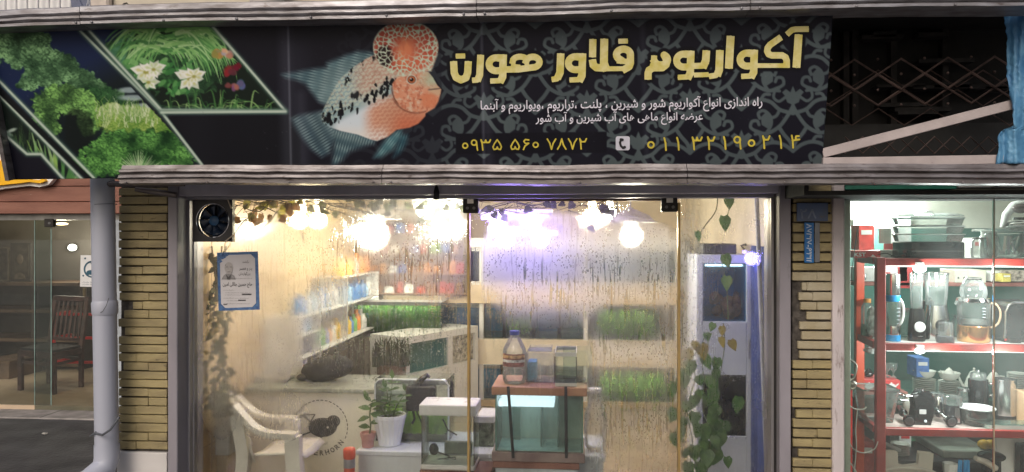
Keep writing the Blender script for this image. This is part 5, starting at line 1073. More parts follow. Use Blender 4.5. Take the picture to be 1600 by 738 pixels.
for y_, z_, c_ in ((1.36,.662,'orange'),(1.46,.662,'white'),(1.38,1.002,'white'),(1.5,1.002,'pale blue')): bottle(rx1-.06, y_, z_, c_, .15, f'{c_} bottle on the {"low" if z_ < .8 else "upper"} bracket nearest the window')
# ---- water plants: clumps of blades
def blades(mb, x0, x1, y0, y1, z0, h, n, seed, w_=.010, lean=.35):
    r_ = random.Random(seed)
    for i in range(n):
        x, y = r_.uniform(x0,x1), r_.uniform(y0,y1); hh = h*r_.uniform(.45,1); dx, dy = r_.uniform(-lean,lean)*hh, r_.uniform(-lean,lean)*hh*.6; a = r_.uniform(0,3.14); wx, wy = w_*math.cos(a), w_*math.sin(a)
        if not (x0 < x+dx < x1): dx = 0
        if not (y0 < y+dy < y1): dy = 0
        mb.add([(x-wx,y-wy,z0),(x+wx,y+wy,z0),(x+dx*.4+wx*.9,y+dy*.4+wy*.9,z0+hh*.55),(x+dx,y+dy,z0+hh),(x+dx*.4-wx*.9,y+dy*.4-wy*.9,z0+hh*.55)], [(0,1,2,3,4)])
    return mb
moss = mat('water plant green', (.17,.32,.04), .6, 0, .4, 14, col2=(.05,.13,.02)); moss2 = mat('bright water plant green', (.22,.42,.06), .6, 0, .35, 14, col2=(.10,.24,.04)); soil = mat('dark aquarium soil', (.03,.025,.02), .9, 0, .4, 60)
def tank(label, x0, x1, y0, y1, z0, z1, *a, lit=None, **k):
    g = tank_(label, x0, x1, y0, y1, z0, z1, *a, **k)
    if lit: mb = MB(); mb.box(x0+.03, x1-.03, y0+.03, y0+.055, z1-.016, z1-.006); mb.build('light_strip', emit('tank light %s' % lit[0], lit[1], lit[2]), g); mb = MB(); mb.box(x0+.012, x1-.012, y0+.010, y0+.022, z1-.034, z1-.0004); mb.build('light_hood', mat('grey hood', (.3,.3,.3), .5), g)
    return g
def tank_(label, x0, x1, y0, y1, z0, z1, water=None, back=None, plants=None, group=None, rim=None, fill=.9, seed=1, name='aquarium_tank', bottom=None):
    g = thing(name, label, 'aquarium', ((x0+x1)/2, (y0+y1)/2, z0), group); t = .006; mb = MB()
    mb.box(x0,x1,y0,y0+t,z0,z1).box(x0,x1,y1-t,y1,z0,z1).box(x0,x0+t,y0+t+.001,y1-t-.001,z0,z1).box(x1-t,x1,y0+t+.001,y1-t-.001,z0,z1).box(x0+t+.001,x1-t-.001,y0+t+.001,y1-t-.001,z0,z0+t); mb.build('glass', tg, g)
    e = .002
    if water: mb = MB(); mb.box(x0+t+e,x1-t-e,y0+t+e,y1-t-.012,z0+t+e,z0+(z1-z0)*fill); mb.build('water', water, g)
    if back: mb = MB(); mb.box(x0+t+e,x1-t-e,y1-t-.010,y1-t-.002,z0+t+e,z1-.002); mb.build('back_sheet', back, g)
    if bottom: mb = MB(); mb.box(x0+t+.004,x1-t-.004,y0+t+.004,y1-t-.016,z0+t+.004,z0+t+.035); mb.build('gravel_bed', bottom, g)
    if plants: mb = MB(); blades(mb, x0+.02,x1-.02,y0+.02,y1-.03,z0+.03,(z1-z0)*plants[1],plants[2],seed,plants[3] if len(plants) > 3 else .01); mb.build('water_plants', plants[0], g)
    if rim: mb = MB(); mb.box(x0-.004,x1+.004,y0-.004,y0+t,z1-.001,z1+.02).box(x0-.004,x1+.004,y1-t,y1+.004,z1-.001,z1+.02).box(x0-.004,x0+t,y0+t,y1-t,z1-.001,z1+.02).box(x1-t,x1+.004,y0+t,y1-t,z1-.001,z1+.02); mb.build('rim', rim, g)
    return g
# ---- planted tank on a beige cabinet, back left
a,b,c,d = rect(553,472,690,526,3.1); 
cb = thing('tank_cabinet', 'plain beige cabinet carrying the long planted tank, behind the counter', 'cabinet', ((a+b)/2,3.3,.03)); mb = MB(); mb.box(a-.03,b+.03,3.06,3.6,.03,c-.035); mb.build('body', beige, cb); mb = MB(); mb.box(a-.05,b+.05,3.03,3.62,c-.034,c-.002); mb.build('top', mat('pale board top', (.7,.62,.48), .5), cb, bevel=.003)
tank('long open tank stuffed with dark green water plants, behind the black bag', a, b, 3.1, 3.5, c, d, wat, mat('dark back sheet', (.02,.03,.025), .5), (moss,.98,900,.016), rim=wp, seed=5, bottom=soil, lit=('bright',(1,.98,.85),50))
mb = MB(); mb.sph((at(612,585,2.3).x,2.3,zc-.02),(.13,.1,.13),16,10).jit(.05,9); dp_ = thing('bushy_plant', 'dark bushy potted plant behind the counter, right of the black bag', 'plant', (at(612,585,2.3).x,2.3,.03)); mb = MB(); blades(mb, dp_.location.x-.14, dp_.location.x+.14, 2.2, 2.4, .62, .26, 160, 3, .016, .5); mb.build('foliage', mat('dark leaf green', (.045,.07,.025), .6, 0, .4, 12, col2=(.06,.045,.025)), dp_); mb = MB(); mb.lathe(dp_.location.x,2.3,[(.09,.03),(.12,.55),(.125,.63)],18); mb.build('pot', mat('brown pot', (.14,.08,.05), .6), dp_, smooth=True)
# ---- white stand with two show tanks, turned towards the door
A_, B2 = at(634,531,2.45), at(747,506,3.35); st_ = thing('white_tank_stand', 'white stand with two sunken show tanks, receding towards the door', 'stand', ((A_.x+B2.x)/2,(A_.y+B2.y)/2,.03)); zt = (A_.z+B2.z)/2
Ag, Bg = Vector((A_.x,A_.y,0)), Vector((B2.x,B2.y,0)); dv = (Bg-Ag).normalized(); nv = Vector((-dv.y,dv.x,0))
L = (Bg-Ag).length
def pz(s, n_, z): q_ = Ag+dv*s+nv*n_; return (q_.x,q_.y,z)
def obx(mb, s0,s1,n0,n1,z0,z1): return mb.add([pz(s0,n0,z0),pz(s1,n0,z0),pz(s1,n1,z0),pz(s0,n1,z0),pz(s0,n0,z1),pz(s1,n0,z1),pz(s1,n1,z1),pz(s0,n1,z1)], [(0,3,2,1),(4,5,6,7),(0,1,5,4),(1,2,6,5),(2,3,7,6),(3,0,4,7)])
mb = MB(); obx(mb,0,L,0,.42,.03,zt-.32); obx(mb,0,L,0,.42,zt-.06,zt); obx(mb,0,.05,0,.42,zt-.319,zt-.061); obx(mb,L*.56,L*.62,0,.42,zt-.319,zt-.061); obx(mb,L-.05,L,0,.42,zt-.319,zt-.061); obx(mb,.051,L-.051,.40,.42,zt-.319,zt-.061); mb.build('body', wp, st_)
mb = MB(); obx(mb,.052,L*.559,.02,.39,zt-.316,zt-.063); mb.build('teal_show_tank', wteal, st_); mb = MB(); obx(mb,L*.622,L-.052,.02,.39,zt-.316,zt-.063); mb.build('stone_show_tank', mat('pale stones', (.40,.38,.30), .7, 0, .4, 30), st_)
# ---- back wall rack of tanks
br = thing('tank_rack', 'tall pale rack holding three rows of tanks on the back wall', 'rack', (X(880,3.5), 3.7, .03)); BY = 3.45; bx0, bx1 = X(600,BY), X(1062,BY)
def bz(py): return Z(py, 880, BY)
for py0, py1, mt_ in ((441,475,beige),(531,571,mat('ivory board', (.68,.60,.46), .5, 0, .06, 5)),(372,387,wp),(627,637,mat('light wood beam', (.50,.38,.22), .5))):
    mb = MB(); mb.box(bx0,bx1,BY-.02,YB-.01,bz(py1),bz(py0)); mb.build('rack_board', mt_, br, bevel=.003)
for px in (600,752,915,1058): mb = MB(); mb.box(X(px,BY)-.02,X(px,BY)+.02,BY,BY+.05,.03,bz(378)); mb.build('rack_post', wp, br)
mb = MB()
for py in (389.5, 442.5):
    px = 604
    while px < 1056:
        for q_ in ((0,0,5,1.2),(0,1.2,1.2,5),(1.2,3.8,5,5),(3.8,2.2,5,3.8),(2.4,2.2,3.8,3.2)): mb.box(X(px+q_[0],BY-.03),X(px+q_[2],BY-.03),BY-.028,BY-.021,bz(py+q_[3]-2),bz(py+q_[1]-2))
        px += 7
mb.build('key_pattern', mat('white key pattern', (.8,.8,.78), .5), br)
bk = lambda n_, c_: mat(n_, c_, .4, 0, .25, 6)
BR = [(739,752,388,441,'deep blue',(.012,.05,.15),None),(757,905,388,441,'violet grey',(.10,.10,.24),None),(918,1000,388,441,'dusky blue',(.05,.12,.24),None),(1004,1056,388,441,'deep blue',(.012,.06,.16),None),
      (700,750,476,530,'strong blue',(.02,.14,.55),None),(757,786,476,530,'light blue',(.08,.34,.72),None),(790,832,476,530,'black brown',(.04,.05,.035),(moss,.6,60)),(836,872,476,530,'sea blue',(.04,.22,.38),None),(876,912,476,530,'grey green',(.22,.28,.24),None),(930,1030,476,530,'leafy green',(.10,.15,.04),(moss,.85,240)),
      (745,783,572,626,'bright blue',(.04,.30,.66),None),(790,850,572,626,'dark teal',(.05,.14,.13),None),(856,912,572,626,'brown green',(.09,.10,.05),(moss,.6,90)),(935,1046,572,626,'bright green',(.12,.18,.05),(moss2,.80,190))]
used_l = {}
for i, (x0,x1,y0,y1,cn,cc_,pl) in enumerate(BR):
    row = {388:'top',476:'middle',572:'bottom'}[y0]; tank(f'{cn} {"planted " if pl else ""}tank in the {row} row of the back wall rack' + (', at its far right' if x0 > 1000 and row == 'top' else ', beside the door edge' if x0 == 739 else ''), X(x0,BY+.02), X(x1,BY+.02), BY+.02, YB-.03, bz(y1)+.002, bz(y0)-.006, wat if pl is None else None, bk(cn+' back sheet', cc_), pl, 'tanks in the back wall rack', seed=i, lit=('cool',(.85,.93,1),16) if pl is None else ('white',(1,.98,.85),36))
# ---- low white table by the window
z_t = Z(706,640,.46); tb = thing('low_table', 'low white display table along the inside of the window', 'table', (X(750,.6),.65,.03)); tx0, tx1 = X(556,.46), X(946,.46)
mb = MB(); mb.box(tx0,tx1,.46,.95,z_t-.03,z_t); mb.build('top', wp2, tb, bevel=.004); mb = MB(); mb.box(tx0+.012,tx1-.012,.475,.93,.03,z_t-.031); mb.build('body', wp2, tb)
# leaves
def leaf(mb, base, d, up, L, w_, heart=True, curl=.15):
    d = Vector(d).normalized(); s_ = d.cross(Vector(up)); s_ = s_.normalized() if s_.length > .01 else Vector((1,0,0)); u2 = s_.cross(d).normalized(); v = []
    prof = ((0,.0),(.04,.55),(.22,1.0),(.48,.86),(.75,.46),(1,.02)) if heart else ((0,.05),(.2,.62),(.45,1.0),(.7,.74),(.88,.36),(1,.02))
    for t, k in prof:
        p = base+d*L*t - u2*L*curl*t*t; back = -.12*L if heart and t == .04 else 0
        v += [p+s_*w_*k+u2*w_*k*.28+d*back, p, p-s_*w_*k+u2*w_*k*.28+d*back]
    f = []
    for i in range(5): a = i*3; f += [(a,a+1,a+4,a+3),(a+1,a+2,a+5,a+4)]
    mb.add(v, f)
gl = mat('glossy leaf green', (.05,.13,.035), .38, 0, .35, 16, col2=(.10,.18,.05), thin=.4); gl2 = mat('dull leaf green', (.045,.06,.02), .6, 0, .4, 14, col2=(.07,.06,.02)); stem = mat('green stem', (.10,.14,.05), .5)
p0 = at(609,704,.60); pw = thing('white_flower_pot', 'fluted white pot with a leafy stemmed plant on the low table', 'potted plant', (p0.x,.60,z_t)); k = m(609,.60); hP = (704-656)*k
mb = MB(); n_ = 36; mb.lathe(p0.x,.60,[(13*k,z_t+.001),(17*k,z_t+.004),(21*k,z_t+hP*.45),(25*k,z_t+hP*.86),(26*k,z_t+hP*.9),(26*k,z_t+hP),(23.5*k,z_t+hP),(22*k,z_t+hP*.85)], n_, flute=.05); mb.build('pot', mat('white pot plastic', (.74,.76,.82), .4, 0, .03), pw, smooth=False)
mb = MB(); mb.lathe(p0.x,.60,[(22.3*k,z_t+hP*.86),(0.0,z_t+hP*.9)],20); mb.build('soil', soil, pw)
mb = MB(); ml = MB(); r_ = random.Random(3); zb_ = z_t+hP*.88
for pts in ([(610,664),(608,640),(612,610),(613,592)],[(606,664),(600,645),(588,632),(574,624)],[(613,664),(616,645),(624,628),(636,612)],[(609,664),(601,640),(606,622),(603,606)]):
    P_ = cr([at(x,y,.60+r_.uniform(-.03,.03)) for x,y in pts],5); mb.tube(P_, [.006-.004*i/len(P_) for i in range(len(P_))], 6)
    for i in range(4, len(P_), 3):
        for s_ in (-1,1): leaf(ml, P_[i], (s_*r_.uniform(.7,1), r_.uniform(-.5,.3), r_.uniform(-.1,.5)), (0,-.5,1), r_.uniform(.045,.065), r_.uniform(.012,.017), False)
    leaf(ml, P_[-1], (r_.uniform(-.8,.8),-.2,.6), (0,-.7,.5), .06, .016, False)
mb.build('stem', stem, pw, smooth=True); ml.build('leaves', gl, pw, smooth=True)
p0 = at(575,703,.54); pk = thing('pink_flower_pot', 'small pink pot with an orange patch and a leafy cutting, beside the white pot', 'potted plant', (p0.x,.54,z_t)); k = m(575,.54); hP = 23*k
mb = MB(); mb.lathe(p0.x,.54,[(9*k,z_t+.001),(10*k,z_t+hP*.5),(12*k,z_t+hP*.8),(12.5*k,z_t+hP),(11*k,z_t+hP),(10*k,z_t+hP*.8),(0,z_t+hP*.8)],20); mb.build('pot', mat('pink clay pot', (.52,.27,.24), .55, 0, .1, 25, spots=.3, spot_col=(.6,.3,.04), sscale=12), pk, smooth=True)
mb = MB(); ml = MB(); P_ = cr([at(x,y,.54) for x,y in ((577,684),(579,665),(578,648),(580,632))],5); mb.tube(P_,.005,6); mb.build('stem', stem, pk, smooth=True)
for x,y,dx,dz,L in ((578,668,-1,.2,.07),(579,660,1,.1,.06),(578,652,-.9,-.2,.08),(580,640,-1,.3,.08),(580,636,.8,.5,.06),(579,646,.9,-.2,.07)): leaf(ml, at(x,y,.54), (dx,-.2,dz), (0,-.6,1), L, .024, False)
ml.build('leaves', gl, pk, smooth=True)
# bollard
p0 = at(546,738,.33); bo = thing('marker_post', 'short red plastic post with a grey reflective band, left of the pink pot', 'marker post', (p0.x,.33,.03)); k = m(546,.33); zt_ = Z(699,546,.33); rd = mat('orange red plastic', (.62,.08,.03), .5, 0, .12, 12)
mb = MB(); mb.lathe(p0.x,.33,[(14*k,.03),(14*k,.05),(8.4*k,.06),(8.6*k,zt_-17*k)],20).lathe(p0.x,.33,[(8.8*k,zt_-17.2*k),(9.4*k,zt_-16*k),(9.6*k,zt_-3*k),(8*k,zt_-1*k),(4*k,zt_),(0,zt_)],20); mb.build('post', rd, bo, smooth=True)
mb = MB(); mb.lathe(p0.x,.33,[(9.0*k,zt_-31*k),(9.0*k,zt_-17.4*k)],20); mb.build('reflective_band', mat('grey band', (.28,.27,.29), .4, .2, .1, 20), bo, smooth=True)
# acrylic tank with rounded edge and hang-on filter
a,b,c,d = rect(585,594,700,706,.66); c = z_t+.001
ac = tank('clear rounded acrylic tank with bright green plants and a black filter, behind the white pot', a, b, .68, .92, c, d, None, None, (mat('lime water plant', (.40,.62,.10), .6, 0, .3, 14, col2=(.22,.42,.05), thin=.3),.50,200,.014), seed=9, bottom=soil, lit=('mid',(1,1,.92),16))  # light strip added inside to brighten the plants
mb = MB(); T_ = [(a,.676,c),(a,.676,d-.03),(a+.02,.676,d-.006),(a+.05,.676,d),(b-.05,.676,d),(b-.02,.676,d-.006),(b,.676,d-.03),(b,.676,c)]; mb.tube(T_, .006, 8); mb.build('rounded_edge', mat('bright acrylic edge', (.75,.8,.8), .15, 0, .05), ac, smooth=True)
mb = MB(); e0,e1,e2,e3 = rect(637,601,682,640,.66); mb.box(e0,e1,.60,.672,e2,e3); mb.build('filter_box', mat('black filter plastic', (.02,.02,.024), .25, 0, .2, 9), ac, bevel=.008); mb = MB(); mb.tube([at(652,600,.63),at(660,592,.63),at(668,586,.63),at(672,590,.63)], [.02,.018,.014,.008], 8).tube([at(645,640,.65),at(648,655,.65),at(644,662,.65)], .008, 6).tube([at(650,640,.65),at(662,668,.65),at(668,690,.66)], .004, 6); mb.build('filter_pipe', mat('black filter plastic', (.02,.02,.024), .25), ac, smooth=True)
tag(MB().tube([at(695,596,.75),at(703,592,.75),at(706,600,.75),at(705,630,.75)], [.01,.014,.016,.012], 8).build('heater_clip', mat('black filter plastic', (.02,.02,.024), .25), smooth=True), 'black clip hooked over the right end of the acrylic tank', 'clip')
# small white-lidded aquarium on a brown stand
ax0, ax1, az0, az1 = rect(657,650,742,727,.22); sz = Z(736,700,.22)
sb = thing('brown_stand', 'low brown wooden block under the white-lidded aquarium', 'stand', ((ax0+ax1)/2,.33,.03)); bw = mat('reddish brown wood', rgb(150,106,92), .5, 0, .15, 6, .1, 40, col2=rgb(120,80,70)); mb = MB(); mb.box(ax0-.005,ax1+.09,.19,.43,.03,sz-.001); mb.build('block', bw, sb, bevel=.004)
sa = thing('lidded_aquarium', 'small clear aquarium with a thick white lid and white base, by the door edge', 'aquarium', ((ax0+ax1)/2,.32,sz)); mb = MB(); mb.box(ax0,ax1,.22,.42,sz,az0); mb.build('base', mat('white gloss plastic', (.74,.74,.72), .3, 0, .03), sa, bevel=.008)
mb = MB(); mb.box(ax0-.008,ax1+.008,.212,.428,az1,Z(633,700,.22)); mb.build('lid', mat('white gloss plastic', (.74,.74,.72), .3), sa, bevel=.008, seg=2)
mb = MB(); t = .005
mb.box(ax0+.004,ax1-.004,.224,.224+t,az0,az1).box(ax0+.004,ax1-.004,.41,.415,az0,az1).box(ax0+.004,ax0+.009,.23,.409,az0,az1).box(ax1-.009,ax1-.004,.23,.409,az0,az1); mb.build('glass', tg, sa)
mb = MB(); mb.tube([at(665,722,.33),at(690,720,.33),at(712,716,.33)], [.012,.014,.01], 8).sph(at(678,702,.33), (.028,.02,.035), 12, 8).tube([at(692,655,.33),at(700,672,.33),at(714,680,.34)], .004, 6).tube([at(682,706,.33),at(700,712,.33),at(710,722,.33)], .005,6); mb.build('pump', mat('black filter plastic', (.02,.02,.024), .25), sa, smooth=True)
for px in (668, 735): 
    mb = MB(); mb.tube([at(px,652,.38),at(px,726,.38)], .008, 8); mb.build('inner_pipe', clr, sa)
mb = MB(); g0,g1,g2,g3 = rect(695,690,738,712,.38); mb.box(g0,g1,.36,.40,az0+.02,g3); mb.build('inner_box', mat('grey green filter box', (.16,.18,.15), .5, 0, .2), sa, bevel=.006)
# big display tank with brown lids
bx0_, bx1_, bz0, bz1 = rect(774,617,890,706,.21); bx1b = X(911,.21); 
bs = thing('brown_stand', 'stacked brown and pale cabinet under the strapped green tank', 'stand', ((bx0_+bx1b)/2,.36,.03)); zs1 = Z(722,840,.2); zs2 = Z(733,840,.2)
mb = MB(); mb.box(bx0_-.012,bx1b-.02,.20,.52,zs2,zs1-.001); mb.build('upper_block', bw, bs, bevel=.003); mb = MB(); mb.box(bx0_+.002,bx1b-.03,.215,.51,.03,zs2-.001); mb.build('pale_body', mat('pale blue panel', (.52,.58,.62), .5), bs)
bt = thing('strapped_tank', 'green glass tank between brown lids held by two black straps, behind the door', 'aquarium', ((bx0_+bx1b)/2,.36,zs1))
mb = MB(); mb.box(bx0_-.018,bx1b+.01,.19,.54,zs1,bz0); mb.build('base_frame', mat('grey brown base', rgb(120,98,98), .5, 0, .2, 5, col2=rgb(158,142,136)), bt, bevel=.004)
zl1 = Z(605,840,.19); mb = MB(); mb.box(bx0_-.018,bx1b+.022,.185,.545,bz1,zl1); mb.build('lid', mat('orange brown wood lid', rgb(186,142,110), .45, 0, .1, 5, col2=rgb(164,116,90)), bt, bevel=.004)
mb = MB(); mb.box(bx0_,bx1b,.21,.217,bz0,bz1).box(bx0_,bx1b,.505,.512,bz0,bz1).box(bx0_,bx0_+.007,.218,.504,bz0,bz1).box(bx1b-.007,bx1b,.218,.504,bz0,bz1); mb.build('glass', tg, bt)
mb = MB(); mb.box(bx0_+.009,bx1b-.009,.219,.485,bz0+.003,bz0+(bz1-bz0)*.90); mb.build('water', wteal if False else glass('green tank water', (.93,.965,.945), .12, .03, .20, (.52,.60,.55), 3), bt)
mb = MB(); mb.box(bx0_+.009,bx1b-.009,.488,.503,bz0+.003,bz1-.002); mb.build('back_sheet', mat('sea green sheet', (.56,.64,.59), .5, 0, .12, 5), bt); mb = MB(); mb.box(bx0_+.01,bx1b-.01,.22,.48,bz0+.0005,bz0+.0028); mb.build('floor_sheet', mat('pale aqua sheet', (.5,.66,.64), .5), bt)
mb = MB(); mb.box(X(780,.3),X(866,.3),.26,.46,Z(633,820,.3),Z(626,820,.3)); mb.build('light_bar', emit('pale blue lit bar', (.72,.88,1), 2.0), bt)
mb = MB(); [mb.box(x-.004,x+.004,y-.004,y+.004,bz0+.001,bz1-.001) for x in (bx0_+.0035,bx1b-.0035) for y in (.2135,.5085)]; mb.build('corner_seam', mat('green silicone seam', (.10,.22,.18), .4), bt)
mb = MB(); mb.box(X(846,.4),X(846,.4)+.006,.30,.484,bz0+.004,bz1-.06).box(X(872,.4),X(872,.4)+.006,.30,.484,bz0+.004,bz1-.05).box(X(800,.4),X(812,.4),.44,.48,bz0+.004,bz1-.05); mb.build('inner_partition', glass('partition glass', (.80,.92,.88), 1.0, .03, .15, (.4,.52,.47)), bt)
for px, pxb in ((794,802),(884,885)): mb = MB(); mb.bar(at(px,604,.180), at(pxb,716,.180), .016, .004, up=(0,1,0)); mb.build('strap', mat('black webbing strap', (.02,.02,.022), .6), bt)
# things on its lid
zl = zl1+.001
def clear_bottle(label, px, Y, z0, pyt, wpx, cap, lab):
    p = at(px,600,Y); k = m(px,Y); h = Z(pyt,px,Y)-z0; g = thing('water_bottle', label, 'bottle', (p.x,Y,z0)); w_ = wpx/2*k
    mb = MB(); mb.lathe(p.x,Y,[(w_*.85,z0),(w_,z0+.02),(w_,z0+h*.2),(w_*.93,z0+h*.24),(w_,z0+h*.3),(w_,z0+h*.6),(w_*.95,z0+h*.66),(w_*.6,z0+h*.82),(w_*.36,z0+h*.9),(w_*.36,z0+h*.93)],24); mb.build('body', clr, g, smooth=True); mb = MB(); mb.lathe(p.x,Y,[(w_*.42,z0+h*.925),(w_*.42,z0+h),(0,z0+h)],16); mb.build('cap', mat(cap[0], cap[1], .4), g, smooth=True)
    if lab:
        for nm, ca_, f0_, f1_ in (('label',(.30,.12,.10),.34,.58),('label_band',(.68,.42,.2),.50,.555),('label_stripe',(.72,.72,.74),.42,.47)):
            mb = MB(); rr_ = w_*1.01+(.0008 if nm != 'label' else 0); T_ = [R(a_) for a_ in range(200,331,10)]; mb.add([(p.x+rr_*math.cos(t),Y+rr_*math.sin(t),z0+h*f) for f in (f0_,f1_) for t in T_], [(i,i+1,len(T_)+i+1,len(T_)+i) for i in range(len(T_)-1)]); mb.build(nm, mat('bottle '+nm, ca_, .5, 0, .3, 60), g, smooth=True)
    return g
clear_bottle('large clear water bottle with a blue cap and a printed label on the brown lid', 804, .30, zl, 517, 37, ('blue cap plastic',(.03,.06,.35)), True)
def open_box(name, label, px0, px1, pyt, Y0, Y1, z0, mt_, rim=None, edge=None):
    x0,x1 = X(px0,Y0), X(px1,Y0); z1 = Z(pyt,(px0+px1)/2,Y0); g = thing(name, label, 'tank', ((x0+x1)/2,(Y0+Y1)/2,z0)); t=.004; mb = MB()
    mb.box(x0,x1,Y0,Y0+t,z0+t,z1).box(x0,x1,Y1-t,Y1,z0+t,z1).box(x0,x0+t,Y0+t,Y1-t,z0+t,z1).box(x1-t,x1,Y0+t,Y1-t,z0+t,z1).box(x0,x1,Y0,Y1,z0,z0+t-.0005); mb.build('walls', mt_, g)
    if rim:
        for (za,zb2) in ((z1-.018,z1+.004),(z0-.0,z0+.018)):
            mb = MB(); e=.003; mb.box(x0-e,x1+e,Y0-e,Y0-.0005,za,zb2).box(x0-e,x1+e,Y1+.0005,Y1+e,za,zb2).box(x0-e,x0-.0005,Y0,Y1,za,zb2).box(x1+.0005,x1+e,Y0,Y1,za,zb2); mb.build('band', rim, g)
    if edge: mb = MB(); [mb.bar((x,y,z0+.02),(x,y,z1-.02),.005,.005) for x in (x0-.003,x1+.003) for y in (Y0-.003,)]; mb.build('corner_seal', edge, g)
    return g, (x0,x1,z1)
open_box('plastic_box', 'clear ribbed plastic box with a pale lid, between the bottle and the cube tank', 822, 866, 552, .32, .5, zl, clr)[0]
g, (x0,x1,z1) = open_box('plastic_lid_box', 'shallow clear tub upside down on the plastic box', 826, 862, 545, .33, .49, Z(551,844,.32)+.004, clr)
mb = MB(); e0,e1,e2,e3 = rect(823,566,838,590,.33); tag(MB().box(e0+.004,e1,.34,.46,zl+.005,e3).build('blue_sponge', mat('blue sponge', (.10,.36,.55), .9, 0, .2, 50), bevel=.004), 'blue sponge block inside the clear plastic box', 'sponge')
open_box('cube_tank', 'small glass cube tank with white bands and black seams on the brown lid', 868, 900, 552, .22, .46, zl, tg, wp, mat('black seam', (.02,.02,.02), .5))
open_box('glass_cube', 'wider plain glass cube behind the banded cube tank', 880, 924, 548, .34, .53, zl, tg)
# round jars right of the tank
p0 = at(930,700,.62); g = thing('glass_jar', 'tall round clear jar right of the strapped tank', 'jar', (p0.x,.62,z_t)); k = m(930,.62); mb = MB(); hJ = Z(612,930,.62)-z_t; mb.lathe(p0.x,.62,[(12*k,z_t+.001),(16*k,z_t+.02),(18*k,z_t+hJ*.35),(17*k,z_t+hJ*.62),(10*k,z_t+hJ*.82),(9*k,z_t+hJ*.92),(9.5*k,z_t+hJ)],24); mb.build('body', clr, g, smooth=True); mb = MB(); mb.lathe(p0.x,.62,[(10*k,z_t+hJ*1.001),(10*k,z_t+hJ*1.06),(0,z_t+hJ*1.07)],20); mb.build('lid', wp, g, smooth=True)
mb = MB(); mb.box(X(748,.62),X(772,.62),.6,.8,z_t+.001,Z(660,760,.62)); g = mb.build('white_carton', mat('dull green carton', (.14,.17,.12), .6, 0, .4, 30), bevel=.004); tag(g, 'dark green carton between the two aquariums on the low table', 'carton'); mb = MB(); mb.box(X(746,.63),X(774,.63),.59,.81,Z(659.5,760,.62),Z(648,760,.62)); tag(mb.build('white_tub', wp, bevel=.008), 'white plastic tub lying on the dark green carton', 'tub')
# ---- white plastic armchair
pc = mat('white garden chair plastic', (.72,.68,.60), .45, 0, .05, 5); chn = thing('plastic_armchair', 'white moulded plastic armchair facing right in front of the counter', 'chair', (at(415,738,.5).x,.5,.03))
YN, YF = .30, .68
def ribbon(mb, pts, w_, t_):
    P_ = cr(pts, 6)
    for a, b in zip(P_[:-1], P_[1:]): pass
    v = []
    for i, p in enumerate(P_):
        d = (P_[min(i+1,len(P_)-1)]-P_[max(i-1,0)]).normalized(); nrm = Vector((-d.z,0,d.x)); 
        for sy, su_ in ((-1,-1),(1,-1),(1,1),(-1,1)): v.append(p+Vector((0,sy*w_/2,0))+nrm*su_*t_/2)
    n_ = len(P_); mb.add(v, [(i*4+j,i*4+(j+1)%4,(i+1)*4+(j+1)%4,(i+1)*4+j) for i in range(n_-1) for j in range(4)]+[(3,2,1,0),((n_-1)*4,(n_-1)*4+1,(n_-1)*4+2,(n_-1)*4+3)])
sxs = {}
for Y_, o in ((YN,0),(YF,1)):
    arm = [(366,634),(378,648),(398,668),(418,677),(440,679),(464,680)]; dx = at(400,650,YN).x-at(400,650,YF).x if False else 0
    A3 = [at(x,y,YN) for x,y in arm]; A3 = [Vector((at(x-2,y,Y_).x if o else p.x, Y_, p.z)) for p, (x, y) in zip(A3, arm)]
    mb = MB(); ribbon(mb, A3, .075, .028); mb.build('armrest', pc, chn, smooth=True)
    mb = MB(); e = A3[-1]; ribbon(mb, [e+Vector((-.02,0,-.004)), e+Vector((-.015,0,-.15)), e+Vector((.01,0,-.35)), Vector((e.x+.04,Y_,.03))], .06, .085); mb.build('front_leg', pc, chn, smooth=True)
    b0 = A3[0]; mb = MB(); ribbon(mb, [b0+Vector((.02,0,-.05)), b0+Vector((.06,0,-.3)), b0+Vector((.02,0,-.5)), Vector((b0.x-.04,Y_,.03))], .06, .07); mb.build('rear_leg', pc, chn, smooth=True); sxs[o] = A3
mb = MB(); v = []; nu, nv = 9, 7
for j in range(nv):
    t_ = j/(nv-1)
    for i in range(nu):
        s_ = i/(nu-1); y = YN+(YF-YN)*s_; a = sxs[0][0].lerp(sxs[1][0], s_); v.append((a.x-.03*math.sin(math.pi*s_)+.12*t_, y, a.z+.02*math.sin(math.pi*s_)-.33*t_))
mb.add(v, [(j*nu+i,j*nu+i+1,(j+1)*nu+i+1,(j+1)*nu+i) for j in range(nv-1) for i in range(nu-1)]); o = mb.build('backrest', pc, chn, smooth=True); md = o.modifiers.new('t','SOLIDIFY'); md.thickness = .012
sx0, sx1 = at(392,700,YN).x, at(476,700,YN).x; mb = MB(); v = []
for j in range(6):
    for i in range(10):
        s_ = i/9; x = sx0+(sx1-sx0)*s_; v.append((x, YN+.02+(YF-YN-.04)*j/5, .43+.02*s_-.015*math.sin(math.pi*j/5)-(.03 if i == 9 else 0)))
mb.add(v, [(j*10+i,j*10+i+1,(j+1)*10+i+1,(j+1)*10+i) for j in range(5) for i in range(9)]); o = mb.build('seat', pc, chn, smooth=True); md = o.modifiers.new('t','SOLIDIFY'); md.thickness = .012
